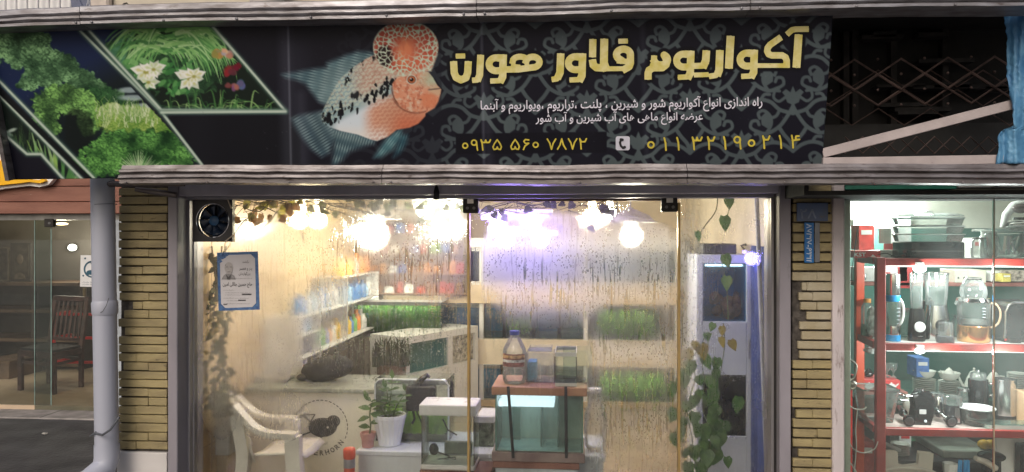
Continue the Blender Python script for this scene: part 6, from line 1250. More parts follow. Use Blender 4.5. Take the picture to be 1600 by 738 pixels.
# ---- planter and trailing greenery at the left
a,b,c,d = rect(309,652,358,712,.5); pl = thing('grey_planter', 'grey white planter box of trailing greenery in the left window corner', 'planter', ((a+b)/2,.6,.03)); mb = MB(); mb.box(a,b,.5,.72,c,d); mb.build('box', mat('grey planter plastic', (.62,.62,.60), .5, 0, .1, 8), pl, bevel=.008)
mb = MB(); mb.box(a+.02,b-.02,.52,.70,.03,c-.001); mb.build('stand', beige, pl); mb = MB(); blades(mb,a+.02,b-.02,.52,.70,d,.20,160,31,.018,.5); mb.build('foliage', gl2, pl)
hv = thing('trailing_creeper', 'dull green creeper trailing down behind the poster', 'plant', tuple(at(338,640,.42))); mb = MB(); ml = MB(); r_ = random.Random(17)
for s_ in range(5):
    x0 = 330+s_*6; P_ = cr([at(x0+r_.uniform(-8,8), 385+k*52, .40+r_.uniform(-.05,.06)) for k in range(6)],6); mb.tube(P_, .0035, 5)
    for i in range(2, len(P_), 1):
        if r_.random() < .75: leaf(ml, P_[i], (r_.uniform(-1,1), r_.uniform(-.8,.2), r_.uniform(-.8,.2)), (0,-1,.3), r_.uniform(.035,.06), r_.uniform(.014,.024))
mb.build('stems', mat('brown twig', (.10,.07,.04), .7), hv, smooth=True); ml.build('leaves', gl2, hv, smooth=True)
dv_ = thing('dry_tendril', 'thin dry tendril hanging below the extractor fan beside the poster', 'plant', tuple(at(330,565,.22))); mb = MB(); ml = MB()
for pts in ([(362,380),(352,392),(345,400)],[(352,378),(350,392),(346,398)],[(341,470),(332,490),(330,510),(336,522),(334,540),(326,560)],[(336,522),(324,516)],[(345,490),(340,500),(343,506)]): mb.tube(cr([at(x,y,.22) for x,y in pts],5), .0025, 5)
mb.build('stem', mat('straw twig', (.30,.22,.10), .7), dv_)
for x,y,dx,dz in ((343,500,-.5,-1),(338,512,.3,-1),(336,521,-1,.2),(326,552,-1,.3),(344,492,.5,-.9)): leaf(ml, at(x,y,.22), (dx,-.2,dz), (0,-1,.2), .03, .012)
ml.build('leaves', mat('dry leaf', (.30,.20,.07), .6, 0, .3, 20, thin=.4), dv_)
# ---- twigs under the header
def twigs(label, x0, x1, ya, yb, n, nl, seed, lm, lm2, Y):
    r_ = random.Random(seed); g = thing('creeper_twigs', label, 'plant', tuple(at((x0+x1)/2, yb, Y))); mb = MB(); ml = MB(); ml2 = MB()
    for i in range(n):
        x = r_.uniform(x0,x1); y = r_.uniform(ya,ya+10); L = r_.uniform(30,110); s_ = r_.choice((-1,1)); dn = r_.uniform(0,1)**2*(yb-ya); pts = [at(min(max(x+s_*L*t+r_.uniform(-5,5),x0-4),x1+4), y+dn*t+r_.uniform(-6,6), Y+r_.uniform(-.03,.12)) for t in (0,.3,.6,1)]; P_ = cr(pts,5); mb.tube(P_, r_.uniform(.0015,.0032), 5)
        for p in P_[3::4]:
            if r_.random() < .45: mb.tube([p, p+Vector((r_.uniform(-.05,.05),r_.uniform(-.02,.02),r_.uniform(-.06,.01)))], .0013, 4)
    for i in range(nl):
        p = at(r_.uniform(x0,x1), ya+abs(r_.gauss(0,.35))*(yb-ya), Y+r_.uniform(-.03,.08)); leaf(ml if r_.random() < .55 else ml2, p, (r_.uniform(-1,1), r_.uniform(-.4,.2), r_.uniform(-1.2,.1)), (0,-1,.4), r_.uniform(.035,.062), r_.uniform(.016,.03))
    mb.build('twigs', mat('dark twig', (.05,.04,.03), .7), g); ml.build('green_leaves', lm, g, smooth=True); ml2.build('dry_leaves', lm2, g, smooth=True)
dryl = mat('brown dry leaf', (.24,.13,.06), .6, 0, .3, 20, thin=.4); olv = mat('olive leaf', (.10,.12,.045), .5, 0, .4, 20, thin=.4)
twigs('tangle of creeper twigs with brown and yellow leaves beside the extractor fan', 368, 470, 310, 372, 20, 26, 2, mat('yellow leaf', (.36,.33,.06), .5, 0, .4, 20, thin=.4), dryl, .22)
twigs('creeper twigs with dark round leaves running under the beam left of the door', 470, 728, 309, 348, 22, 30, 6, olv, mat('dark leaf', (.05,.055,.04), .5, 0, .3, 20, thin=.4), .24)
twigs('fine bare creeper twigs with few leaves over the glass door', 752, 960, 316, 350, 18, 14, 9, mat('dusky leaf', (.10,.09,.13), .5, 0, .3, 20, thin=.4), mat('dark leaf', (.05,.055,.04), .5, thin=.4), .30)
# ---- cabinet at the right
CYR = .85; a,b,c,d = rect(1088,398,1177,738,CYR); cbt = thing('fish_cabinet', 'tall white cabinet with a blue tank above and a dark tank below, behind the creeper', 'cabinet', ((a+b)/2,1.1,.03))
z = lambda py: Z(py,1132,CYR)
mb = MB(); w_ = 10*m(1130,CYR); mb.box(a,a+w_,CYR,CYR+.4,.03,d).box(b-w_,b,CYR,CYR+.4,.03,d); mb.box(a+w_+.001,b-w_-.001,CYR+.38,CYR+.4,.03,d)
for py0,py1 in ((398,412),(503,586),(682,800)): mb.box(a+w_+.001,b-w_-.001,CYR,CYR+.378,max(.03,z(py1)),z(py0))
mb.build('body', wp2, cbt, bevel=.003)
mb = MB(); mb.box(a+w_+.003,b-w_-.003,CYR+.02,CYR+.37,z(503)+.002,z(412)-.002); mb.build('upper_tank', glass('blue cabinet water', (.55,.78,.90), .3, .03, .10, (.06,.28,.42), 3), cbt); mb = MB(); mb.box(a+w_+.003,b-w_-.003,CYR+.371,CYR+.377,z(503)+.002,z(412)-.002); mb.build('upper_back', mat('deep blue sheet', (.03,.26,.50), .5), cbt); mb = MB(); mb.box(a+w_+.02,b-w_-.02,CYR+.03,CYR+.05,z(412)-.018,z(412)-.006); mb.build('light_strip', emit('tank light cabinet', (.85,.93,1), 4), cbt)  # light strip added to brighten the upper tank
mb = MB(); mb.box(a+w_+.003,b-w_-.003,CYR+.02,CYR+.37,z(682)+.002,z(586)-.002); mb.build('lower_tank', glass('dark cabinet water', (.30,.36,.36), .4, .03, .3, (.02,.04,.04), 3), cbt); mb = MB(); mb.box(b-.03,b-.015,CYR-.012,CYR-.001,z(560),z(530)); mb.build('handle', stl, cbt)
co = at(1140,490,CYR+.15); mb = MB(); r_ = random.Random(5)
for i in range(12): mb.sph((co.x+r_.uniform(-.09,.06), CYR+.19+r_.uniform(-.06,.06), z(502)+.03+r_.uniform(0,.10)), (.035,.03,.04), 10, 7)
mb.jit(.015,20); mb.build('orange_coral', mat('orange coral', (.55,.16,.07), .7, 0, .3, 25), cbt, smooth=True)
tag(MB().box(X(1096,CYR+.05),X(1150,CYR+.05),CYR+.03,CYR+.3,z(397.5),z(381)).build('black_hood', mat('black hood plastic', (.02,.02,.022), .5), bevel=.006), 'black flat box on top of the white fish cabinet', 'box')
vl = thing('violet_lamp', 'small violet lit lamp beside the top of the white cabinet', 'lamp', tuple(at(1168,394,1.0))); mb = MB(); mb.sph(at(1163,394,1.0), (.014,.012,.012), 14, 8); mb.build('bulb', emit('violet lamp glow', (.35,.28,1), 4), vl, smooth=True); mb = MB(); mb.tube([at(1163,390,1.0),at(1158,384,1.0),at(1166,382,1.0)], .008, 6); mb.build('holder', blk, vl); lamp('violet_light', at(1172,404,.66), .6, (.3,.25,1), .04, vl)
nx, ny = 24, 6
pts = [(XR-.03+.015*math.sin(i*1.4), .845-.45*i/(nx-1), 1.64-(1.60)*j/(ny-1)) for j in range(ny) for i in range(nx)]
tag(grid_obj('blue_curtain', pts, nx, ny, mat('deep blue cloth', (.04,.07,.22), .7, 0, .2, 6), thick=.004, smooth=True), 'deep blue curtain beside the white cabinet, against the right wall', 'curtain')
tag(MB().tube([at(1182,306,.5),at(1188,460,.42),at(1198,738,.34),at(1200,790,.33)], .013, 10).build('leaning_tube', mat('dull grey plastic tube', (.42,.44,.47), .5), smooth=True), 'grey plastic tube leaning in the right corner of the misted window', 'tube')
# ---- pothos in the right pane
pv = thing('pothos_vine', 'heart-leaved green creeper hanging in the narrow right pane', 'plant', tuple(at(1100,738,.36))); mb = MB(); ml = MB(); my = MB(); r_ = random.Random(41)
stems_ = [[(1122,300),(1118,330),(1100,355),(1090,375),(1094,385)],[(1064,360),(1074,382),(1094,398)],[(1136,300),(1140,322),(1132,350)],[(1140,395),(1134,410),(1128,412),(1135,445),(1138,500)],[(1104,520),(1092,545),(1082,560),(1086,590),(1078,620),(1074,650),(1082,690),(1076,738)],[(1112,520),(1098,560),(1100,600),(1098,640),(1110,680),(1104,745)],[(1130,505),(1132,540),(1126,580)],[(1060,575),(1078,590),(1096,600)],[(1066,660),(1052,680),(1070,690)]]
for s_ in stems_: mb.tube(cr([at(x,y,.34+r_.uniform(-.03,.05)) for x,y in s_],5), .003, 5)
big = [(1100,570,30),(1070,600,28),(1118,590,28),(1090,600,26),(1084,632,28),(1116,644,28),(1070,664,24),(1096,700,30),(1116,695,28),(1090,735,28),(1068,715,24),(1139,320,24),(1131,352,28),(1088,372,20),(1132,412,28),(1135,445,26),(1103,530,20),(1125,538,22),(1142,542,22),(1085,543,20),(1094,555,34),(1074,558,26),(1120,575,32),(1081,580,34),(1062,590,26),(1109,604,36),(1052,612,30),(1094,624,30),(1076,642,28),(1106,632,28),(1154,638,36),(1086,660,32),(1062,680,28),(1110,662,32),(1122,672,30),(1098,680,34),(1128,690,26),(1085,714,36),(1104,722,36),(1120,712,32),(1076,738,32),(1135,726,24),(1060,600,20),(1128,520,20),(1115,514,18)]
for x,y,sz_ in big:
    k = m(x,.33); tgt = my if (y < 560 and y > 505 and r_.random() < .6) else ml; p = at(x, y-sz_*.5, .33+r_.uniform(-.05,.06)); leaf(tgt, p, (r_.uniform(-.55,.55), r_.uniform(-.35,.1), -1), (r_.uniform(-.4,.4),-1,.25), sz_*k*r_.uniform(.66,.92), sz_*k*r_.uniform(.27,.36), True, r_.uniform(.02,.45))
for i in range(14):
    x = r_.gauss(1100,22); y = r_.uniform(600,745); k = m(x,.4); leaf(ml, at(x,y,.42+r_.uniform(-.04,.05)), (r_.uniform(-.8,.8),r_.uniform(-.4,.2),-1), (0,-1,.3), 26*k, 11*k)
mb.build('stems', stem, pv, smooth=True); ml.build('green_leaves', mat('pothos green', (.04,.11,.03), .35, 0, .35, 26, col2=(.10,.20,.06), thin=.4), pv, smooth=True); my.build('yellow_leaves', mat('yellowing leaf', (.30,.24,.04), .45, 0, .4, 16, col2=(.16,.12,.04), thin=.4), pv, smooth=True)
# wooden trestle at the back
tr_ = thing('wooden_trestle', 'thin wooden trestle leg standing before the back rack', 'trestle', tuple(at(962,690,3.2))); mb = MB(); mb.bar(at(960,636,3.2), Vector((at(960,636,3.2).x,3.2,.03)), .03, .03).bar(at(1030,634,3.2), Vector((at(1034,636,3.2).x,3.2,.03)), .03, .03).bar(at(930,636,3.2), at(1050,632,3.2), .03, .03); mb.build('frame', mat('light wood beam', (.50,.38,.22), .5), tr_)

# ---- dark goods wall at the back left, and the dark cupboard under the bottle rack
gd = thing('goods_board', 'dark brown board hung with packets on the back wall, above the planted tank', 'display board', (X(665,3.4), 3.4, Z(462,665,3.4))); a,b,c,d = rect(560,338,733,462,3.42); mb = MB(); mb.box(a,b,3.42,3.44,c,d); mb.build('board', mat('dark brown board', (.13,.075,.045), .6, 0, .3, 5), gd); mb = MB()
for i in range(4): mb.box(a,b,3.36,3.4195,c+(d-c)*(.02+.25*i),c+(d-c)*(.02+.25*i)+.012)
mb.build('rail', mat('brown rail', (.22,.13,.08), .6), gd)
pk = {'red':(.36,.05,.03),'orange':(.46,.19,.05),'green':(.15,.26,.05),'white':(.7,.68,.62),'blue':(.04,.12,.38),'brown':(.22,.10,.05)}; r_ = random.Random(21); rn = ('lowest','second','third','top')
for row in range(4):
    px = 568+r_.uniform(0,8)
    while px < 722:
        cn = r_.choice(['red','orange','green','white','blue','brown','red','brown','orange']); w_ = r_.uniform(8,15); z0_ = c+(d-c)*(.02+.25*row)+.013; h_ = r_.uniform(.06,.125); x0_, x1_ = X(px,3.38), X(px+w_,3.38); mb = MB(); mb.prism([(x0_,z0_),(x1_,z0_),(x1_-.004,z0_+h_*.9),((x0_+x1_)/2,z0_+h_),(x0_+.004,z0_+h_*.9)],3.37,3.41)
        tag(mb.build('goods_packet', mat(cn+' packet', pk[cn], .4, 0, .3, 30), bevel=.004), f'small {cn} packet on the {rn[row]} rail of the dark brown goods board', 'packet', f'{cn} packets on the {rn[row]} rail'); px += w_+r_.uniform(1,7)
dc = thing('dark_cupboard', 'low dark cupboard under the bottle rack on the left wall', 'cupboard', (XL+.15,2.4,.03)); mb = MB(); mb.box(XL+.004,XL+.24,1.5,3.3,.03,.80); mb.build('body', mat('dark brown cupboard', (.05,.038,.03), .5, 0, .3, 5), dc, bevel=.004); mb = MB(); [mb.box(XL+.2405,XL+.252,1.52+i*.45,1.93+i*.45,.08,.76) for i in range(4)]; mb.build('door_panels', mat('dark brown door', (.07,.052,.04), .45, 0, .25, 6), dc)
# ================================================================ KITCHENWARE SHOP, RIGHT
KY = .10; kx0 = X(1309,.12); kx1 = kx0+2.6; KB = 1.9
kb = thing('kitchenware_shop_room', 'green walled kitchenware shop interior with a pale upper wall', 'building', ((kx0+kx1)/2, 1.2, 0))
teal = mat('sea green wall paint', (.026,.085,.068), .5, 0, .12, 3); pale = mat('grey cream upper wall', (.46,.46,.40), .6, 0, .10, 2.5); zsp = Z(357,1450,KB)
mb = MB(); mb.box(kx0,kx1,KB,KB+.1,0,zsp); mb.build('green_back_wall', teal, kb); mb = MB(); mb.box(kx0,kx1,KB-.012,KB+.1,zsp+.001,2.2); mb.build('pale_upper_wall', pale, kb)
mb = MB(); mb.box(kx0-.06,kx0-.002,.15,KB,0,2.2); mb.box(kx1+.002,kx1+.06,.15,KB,0,2.2); mb.build('side_walls', teal, kb); mb = MB(); mb.box(kx0,kx1,.14,KB,2.16,2.2); mb.build('ceiling', pale, kb); mb = MB(); mb.box(kx0,kx1,.0,KB,.0,.03); mb.build('floor', floort, kb)
mb = MB(); mb.box(kx0-.3,kx1+.4,.13,.3,2.03,2.28); mb.build('lintel', mat('recess shade lintel', (.02,.02,.02), .7), kb)  # lintel coloured near black to carry the shade in the recess
lamp('ceiling_light', (kx0+.7,.75,2.08), 14, (.95,1,.97), .12, kb)
# window edge: green strip, grey header, white frame, panes
tag(MB().box(X(1318,.08),X(1492,.08),.06,.12,Z(296.5,1400,.08),Z(290,1400,.08)).build('green_strip', mat('dark green strip', (.02,.16,.11), .4, 0, .2, 9), bevel=.002), 'dark green strip along the top of the kitchenware window', 'strip')
gh = thing('window_rail', 'pale grey rail with a black stud above the kitchenware window', 'rail', (X(1560,.08),.08,Z(294,1560,.08))); mb = MB(); mb.box(X(1493,.08),X(1690,.08),.05,.13,Z(293.5,1560,.08),Z(282,1560,.08)); mb.build('rail', mat('pale grey rail paint', rgb(176,178,176), .5, 0, .08, 8), gh, bevel=.002); p = at(1558,288,.045); mb = MB(); mb.sph((p.x,p.y,p.z),(.014,.01,.012),12,8); mb.build('stud', blk, gh, smooth=True)
mb = MB(); mb.box(X(1320.5,.12),X(1330,.12),.13,.2,.05,Z(297,1325,.12)); tag(mb.build('frame_upright', mat('pale green frame', rgb(170,178,160), .5, 0, .1, 6, spots=.3, spot_col=rgb(110,110,96), sscale=9), bevel=.002), 'pale worn upright at the left edge of the kitchenware window', 'frame')
kg = glass('kitchenware window glass', (.92,.95,.94), 1.0, .02, .045, (.72,.76,.74), 3); kw = thing('kitchenware_window', 'clear glass window of the kitchenware shop with a joint line', 'window', (X(1450,KY),KY,.05))  # white haze of glare mixed into the pane
for a, b in ((1321,1552),(1554.5,1690)): mb = MB(); mb.box(X(a,KY),X(b,KY),KY,KY+.008,.06,Z(294,1450,KY)); mb.build('pane', kg, kw)
mb = MB(); mb.box(X(1552.2,KY),X(1554.3,KY),KY-.001,KY+.010,.06,Z(294,1553,KY)); mb.build('joint', mat('joint sealant', rgb(150,140,120), .4), kw)
# lamps
tl_ = thing('tube_lamp', 'white lit tube lamp on the green wall of the kitchenware shop', 'lamp', tuple(at(1380,346,KB-.08)))
a, b = at(1340,350,KB-.08), at(1421,343,KB-.08); b.z = a.z; mb = MB(); mb.cyl(a,b,.016); mb.build('tube', emit('cool tube glow', (.92,1,.95), 22), tl_, smooth=True); mb = MB(); mb.box(a.x-.02,b.x+.02,KB-.06,KB-.013,a.z-.02,a.z+.03); mb.build('fitting', wp, tl_); lamp('tube_light', at(1380,352,KB-.25), 26, (.92,1,.95), .1, tl_)
for px, py, lab, w_ in ((1437,420,'bright white lit bulb under the top red shelf beam',6.5),(1437,549,'bright white lit bulb under the middle red shelf beam',6.5)):
    p = at(px,py,.47); g = thing('shelf_bulb', lab, 'lamp', tuple(p), 'bulbs under the red shelves'); mb = MB(); mb.sph(tuple(p),(.036 if py < 500 else .026,.02,.022 if py < 500 else .014),14,10); mb.build('bulb', emit('cool bulb glow', (.95,1,.97), 40), g, smooth=True); mb = MB(); mb.box(p.x-.02,p.x+.02,p.y-.01,p.y+.03,p.z+.015,p.z+.035); mb.build('holder', wp, g); lamp('bulb_light', (p.x+.1,p.y-.02,p.z-.05), w_, (.95,1,.97), .04, g); lamp('bulb_light', (p.x+.45,p.y-.02,p.z-.05), w_, (.95,1,.97), .04, g)
# ---- red shelving
redm = mat('brick red enamel', rgb(140,36,28), .45, 0, .12, 8, spots=.12, spot_col=rgb(110,60,50), sscale=14); org = mat('orange red enamel', rgb(206,74,38), .4, 0, .1, 8)
SF, SB = .50, .86; rs = thing('red_shelf_unit', 'red steel shelf unit with white shelves behind the kitchenware window', 'shelf unit', (X(1480,SF), .68, .03)); rs.location.z = .03
sxa = X(1370,SF); sxe = sxa+1.35; zsh = [Z(408,1480,SF), Z(541,1480,SF), Z(674,1480,SF)]
def post_(px, Y_, mt_): mb = MB(); x = X(px,Y_); mb.box(x-.025,x+.025,Y_-.02,Y_+.02,.03,zsh[0]+.02); mb.build('upright', mt_, rs, bevel=.004)
post_(1375,SF-.005,redm); post_(1342.5,SB,org); mb = MB(); mb.box(sxe-.02,sxe+.03,SF,SF+.04,.03,zsh[0]+.02); mb.build('upright', redm, rs); xb0 = X(1342,SB)
for i, z_ in enumerate(zsh):
    h_ = .022
    mb = MB(); mb.box(sxa+.026,sxe,SF-.02,SF+.01,z_-h_-.006,z_+h_-.006); mb.build('front_beam', redm, rs, bevel=.004)
    mb = MB(); mb.bar((xb0,SB-.02,z_),(sxa+.0,SF+.02,z_), .03,.04); mb.build('side_beam', redm, rs, bevel=.003)
    mb = MB(); mb.add([(sxa+.03,SF+.012,z_+.004),(sxe,SF+.012,z_+.004),(sxe,SB,z_+.004),(xb0+.03,SB,z_+.004),(sxa+.03,SF+.012,z_+.012),(sxe,SF+.012,z_+.012),(sxe,SB,z_+.012),(xb0+.03,SB,z_+.012)], [(0,3,2,1),(4,5,6,7),(0,1,5,4),(1,2,6,5),(2,3,7,6),(3,0,4,7)])
    mb.build('shelf_board', mat('white shelf board', (.66,.66,.62), .4, 0, .06, 6) if i < 2 else mat('grey pink shelf board', (.55,.45,.42), .4, 0, .15, 4), rs)
    if i < 2: mb = MB(); mb.box(sxa+.06,sxe-.1,SF+.0105,SF+.025,z_-h_-.012,z_-h_-.004); mb.build('light_strip', emit('led strip glow', (.95,1,.97), 4), rs)
S0, S1, S2 = (z_+.013 for z_ in zsh)
# ---- top shelf
rbx = mat('red carton print', (.55,.035,.035), .45, 0, .08, 12); wbx = mat('white carton print', (.70,.70,.67), .5, 0, .06, 12)
def carton(name, label, px0, px1, py0, py1, Y0, Y1, mt_, z0=None, group=None):
    a, b, c, d = rect(px0,py0,px1,py1,Y0); c = c if z0 is None else z0; g = thing(name, label, 'carton', ((a+b)/2,(Y0+Y1)/2,c), group); mb = MB(); mb.box(a,b,Y0,Y1,c,d); mb.build('box', mt_, g, bevel=.002); return g, (a,b,c,d)
g, q_ = carton('red_carton', 'red carton with white KST lettering at the left end of the top red shelf', 1333, 1376, 392, 404, .62, .80, rbx, S0); yk = y_place(.6185)
mb = MB(); text_px(mb, 'KST', 1335, 395, 1353, 401, yk, .02); mb.add([yk(1358,403),yk(1364,398),yk(1370,403)],[(0,1,2)]); mb.build('lettering', mat('white carton ink', (.8,.8,.78), .5), g)
mb = MB(); a,b,c,d = rect(1333,392,1376,404,.62); mb.box(a-.03,a-.001,.66,.8,S0,S0+.02); 
carton('white_carton', 'white carton on a red one, behind the steamer on the top red shelf', 1392, 1424, 357, 381, 1.0, 1.2, wbx)[0]
g = carton('red_white_carton', 'red carton under the white one, behind the steamer on the top red shelf', 1402, 1426, 381, 404, 1.0, 1.22, rbx, S0-.2)[0]
g = carton('flat_carton', 'flat grey white carton between the KST carton and the steamer', 1368, 1402, 391, 404, .83, .95, mat('dull white carton', (.5,.5,.47), .6), S0)[0]
gs = mat('glossy black appliance plastic', (.014,.014,.015), .15, 0, .2, 9); st_m = mat('polished steel', (.62,.62,.62), .18, 1, .06, 9); chrome = mat('chrome', (.8,.8,.8), .08, 1, .03, 9); gk = glass('kitchen glass', (.93,.96,.95), 1.6, .03, .13, (.85,.88,.86), 14)  # kitchen glass has a pale diffuse share to brighten clear parts
def rounded(x0,x1,y0,y1,r_,n=5):
    o_ = []
    for cx_,cy_,a0 in ((x1-r_,y1-r_,0),(x0+r_,y1-r_,90),(x0+r_,y0+r_,180),(x1-r_,y0+r_,270)):
        for i in range(n+1): t=R(a0+90*i/n); o_.append((cx_+r_*math.cos(t),cy_+r_*math.sin(t)))
    return o_
def slab(mb, o_, secs):      # stacked plan outline (scale,z)
    cx_ = sum(p[0] for p in o_)/len(o_); cy_ = sum(p[1] for p in o_)/len(o_); k = len(o_); v = [(cx_+(x-cx_)*s_,cy_+(y-cy_)*s_,z) for s_,z in secs for x,y in o_]; n_ = len(secs)
    return mb.add(v, [(i*k+j,i*k+(j+1)%k,(i+1)*k+(j+1)%k,(i+1)*k+j) for i in range(n_-1) for j in range(k)]+[tuple(range(k))[::-1], tuple((n_-1)*k+j for j in range(k))])
a,b,c,d = rect(1419,332,1515,404,.54); fs = thing('food_steamer', 'three-tier clear food steamer with a black base on the top red shelf', 'steamer', ((a+b)/2,.68,S0)); ol = rounded(a,b,.54,.82,.07); kk = (d-S0)/72
mb = MB(); slab(mb,ol,[(.97,S0),(1.0,S0+.004),(1.0,S0+24*kk),(.96,S0+26*kk)]); mb.build('base', gs, fs, smooth=True); mb = MB(); mb.box(a+.02,b-.02,.537,.539,S0+11*kk,S0+11.8*kk); mb.build('base_line', chrome, fs)
for i in range(3): mb = MB(); z_ = S0+(26.5+i*13)*kk; slab(mb,ol,[(.93,z_),(.99,z_+9*kk),(1.0,z_+10*kk),(1.0,z_+12*kk),(.97,z_+12.5*kk)]); mb.build('clear_tier', gk, fs, smooth=True); mb = MB(); slab(mb,rounded(a-.004,b+.004,.537,.823,.07),[(1,z_+10.2*kk),(1,z_+11.6*kk)]); mb.build('tier_rim', mat('grey clear rim', (.5,.52,.5), .2), fs, smooth=True)
mb = MB(); z_ = S0+66*kk; slab(mb,ol,[(1.0,z_),(.98,z_+2*kk),(.80,z_+5*kk),(.4,z_+6*kk)]); mb.build('clear_lid', gk, fs, smooth=True); mb = MB(); mb.tube([((a+b)/2-.03,.68,z_+6*kk),((a+b)/2-.02,.68,z_+8.5*kk),((a+b)/2+.02,.68,z_+8.5*kk),((a+b)/2+.03,.68,z_+6*kk)],.006,8); mb.build('lid_handle', chrome, fs, smooth=True)
tag(MB().tube(cr([at(1372,398,.6),at(1385,396,.58),at(1398,401,.56),at(1415,400,.55),at(1408,396,.6),at(1390,402,.58)],6),.003,6).tube(cr([at(1375,403,.57),at(1392,402,.56),at(1412,404,.55)],5),.003,6).build('power_cord', blk, smooth=True), 'coiled black power cord left of the steamer base', 'cord')
tag(MB().tube(cr([at(x,y,.3) for x,y in ((1366,298),(1356,322),(1342,352),(1338,372),(1334,400),(1330,438))],6),.0022,6).tube(cr([at(x,y,.3) for x,y in ((1348,318),(1340,334),(1343,350))],6),.0014,5).tube(cr([at(x,y,.35) for x,y in ((1408,300),(1420,306),(1440,313))],5),.0012,5).build('hanging_wire', blk, smooth=True), 'thin dark wire hanging in the upper left of the kitchenware window', 'wire')
# stand mixer and its bowl at the photo edge
p = at(1592,338,.62); mx_ = thing('stand_mixer', 'white and chrome mixer head at the right edge of the photo', 'mixer', (p.x,.66,p.z-.08)); mb = MB(); mb.tube([at(1566,356,.62),at(1572,336,.62),at(1584,322,.62),at(1602,318,.62),at(1630,322,.62)],[.012,.022,.026,.028,.03],12); mb.build('arm', mat('white gloss plastic', (.74,.74,.72), .3), mx_, smooth=True); mb = MB(); mb.sph(at(1595,326,.60),(.05,.03,.028),16,10); mb.build('motor_cap', mat('smoked plastic', (.10,.08,.08), .15), mx_, smooth=True); mb = MB(); mb.sph(at(1592,352,.64),(.085,.06,.034),18,10); mb.build('chrome_body', chrome, mx_, smooth=True); mb = MB(); mb.cyl(at(1592,352,.66),at(1592,340,.66),.03); mb.build('neck', gs, mx_)
a,b,c,d = rect(1556,366,1618,402,.56); g = thing('glass_mixing_bowl', 'clear wrapped bowl full of bright glass under the mixer, at the right photo edge', 'bowl', ((a+b)/2,.66,S0)); mb = MB(); r0 = (b-a)/2; mb.lathe((a+b)/2,.56+r0,[(r0*.5,S0),(r0*.8,S0+.02),(r0*.98,S0+.07),(r0,d),(r0*1.06,d+.006),(r0*1.0,d+.008)],24); mb.build('bowl', gk, g, smooth=True); mb = MB(); r_ = random.Random(4)
for i in range(9): mb.bar(((a+b)/2+r_.uniform(-.06,.06),.62+r_.uniform(0,.05),S0+.02),((a+b)/2+r_.uniform(-.09,.09),.62+r_.uniform(0,.06),d-.01),.014,.003)
mb.build('glass_shards', chrome, g)
mb = MB(); mb.lathe((a+b)/2,.56+r0,[(.1,d+.012),(.17,d+.016),(.165,d+.03),(0,d+.034)],24); tag(mb.build('clear_tray', gk, smooth=True), 'pale clear tray lying on the wrapped bowl under the mixer', 'tray')
# back row of cartons seen behind shelf two, and red band
for i, (x0,x1,y0,y1,c_,lab) in enumerate(((1340,1374,418,440,wbx,'white appliance carton behind the middle shelf, far left'),(1378,1404,418,438,wbx,'white appliance carton with a red corner, behind the blue-banded blender'),(1405,1418,412,440,rbx,'red appliance carton behind the slim blender'),(1492,1541,422,442,mat('cream carton', (.62,.60,.50), .5, 0, .1, 12),'cream carton with a row of dots, behind the tea maker'),(1548,1562,424,440,wbx,'narrow pale carton at the window joint'),(1565,1620,424,440,mat('printed food carton', (.52,.44,.36), .5, 0, .4, 40, spots=.3, spot_col=(.4,.08,.05), sscale=30),'carton printed with food, above the black toaster'))):
    g, (a,b,c,d) = carton('appliance_carton', lab, x0, x1, y0, y1, 1.0, 1.2, c_, None, 'cartons along the back of the middle shelf')
    if i == 3:
        mb = MB(); [mb.sph((a+.02+j*.035,.999,c+.03),(.006,.003,.006),8,6) for j in range(4)]; mb.build('dots', gs, g)
    if i in (0,1): mb = MB(); mb.box(a+.02,a+.05,.996,.999,c+.01,c+.05); mb.build('print', gs if i == 0 else rbx, g)
tag(MB().box(X(1330,1.05),X(1640,1.05),1.0,1.25,Z(447,1450,1.02),Z(441,1450,1.02)).build('back_shelf', mat('dull red shelf edge', (.30,.10,.08), .5), bevel=.003), 'dull red back shelf under the row of cartons', 'shelf')
# ---- middle shelf appliances
def jug_blender(name, label, cx_px, wb_px, wt_px, ytop, yjar, base_m, Y, knob=None, band=None, handle=None, slim=False, ybot=None):
    p = at(cx_px,520,Y); k = m(cx_px,Y); zb = S1; zj = Z(yjar,cx_px,Y); zt_ = Z(ytop,cx_px,Y); g = thing(name, label, 'blender', (p.x,Y,zb)); rb_, rt = wb_px/2*k, wt_px/2*k
    mb = MB(); mb.lathe(p.x,Y,[(rb_*.96,zb),(rb_,zb+.01),(rb_*.98,zb+(zj-zb)*.4),(rb_*.80,zb+(zj-zb)*.85),(rb_*.72,zj)],24,1,.85); mb.build('base', base_m, g, smooth=True)
    mb = MB(); mb.lathe(p.x,Y,[(rt*.80,zj+.001),(rt*.86,zj+.02),(rt,zt_-.014),(rt,zt_-.012)],20,1,.9); mb.build('jar', gk, g, smooth=True); mb = MB(); mb.lathe(p.x,Y,[(rt*1.02,zt_-.013),(rt*1.02,zt_-.002),(rt*.6,zt_+.004),(0,zt_+.004)],20,1,.9); mb.build('lid', clr if slim else gk, g, smooth=True)
    if knob: mb = MB(); mb.lathe(0,0,[(knob*k,0),(knob*k,.012),(0,.014)],18); zc_ = zb+(zj-zb)*.45; mb.xf(lambda q: Vector((p.x+q.x,Y-rb_*.80-q.z,zc_+q.y))); mb.build('knob', gs if base_m is st_m else mat('lit white button', (.85,.86,.86), .3), g, smooth=True)
    return g, p, k, rb_, rt, zb, zj, zt_
g,p,k,*_ = jug_blender('slim_blender', 'slim blender with a black base and white button, left of the steel blender', 1432, 26, 20, 427, 482, gs, .62, 8, slim=True)
mb = MB(); mb.box(p.x-.015,p.x+.015,.62-.052,.62-.049,S1+.03,S1+.034); mb.build('badge', chrome, g)
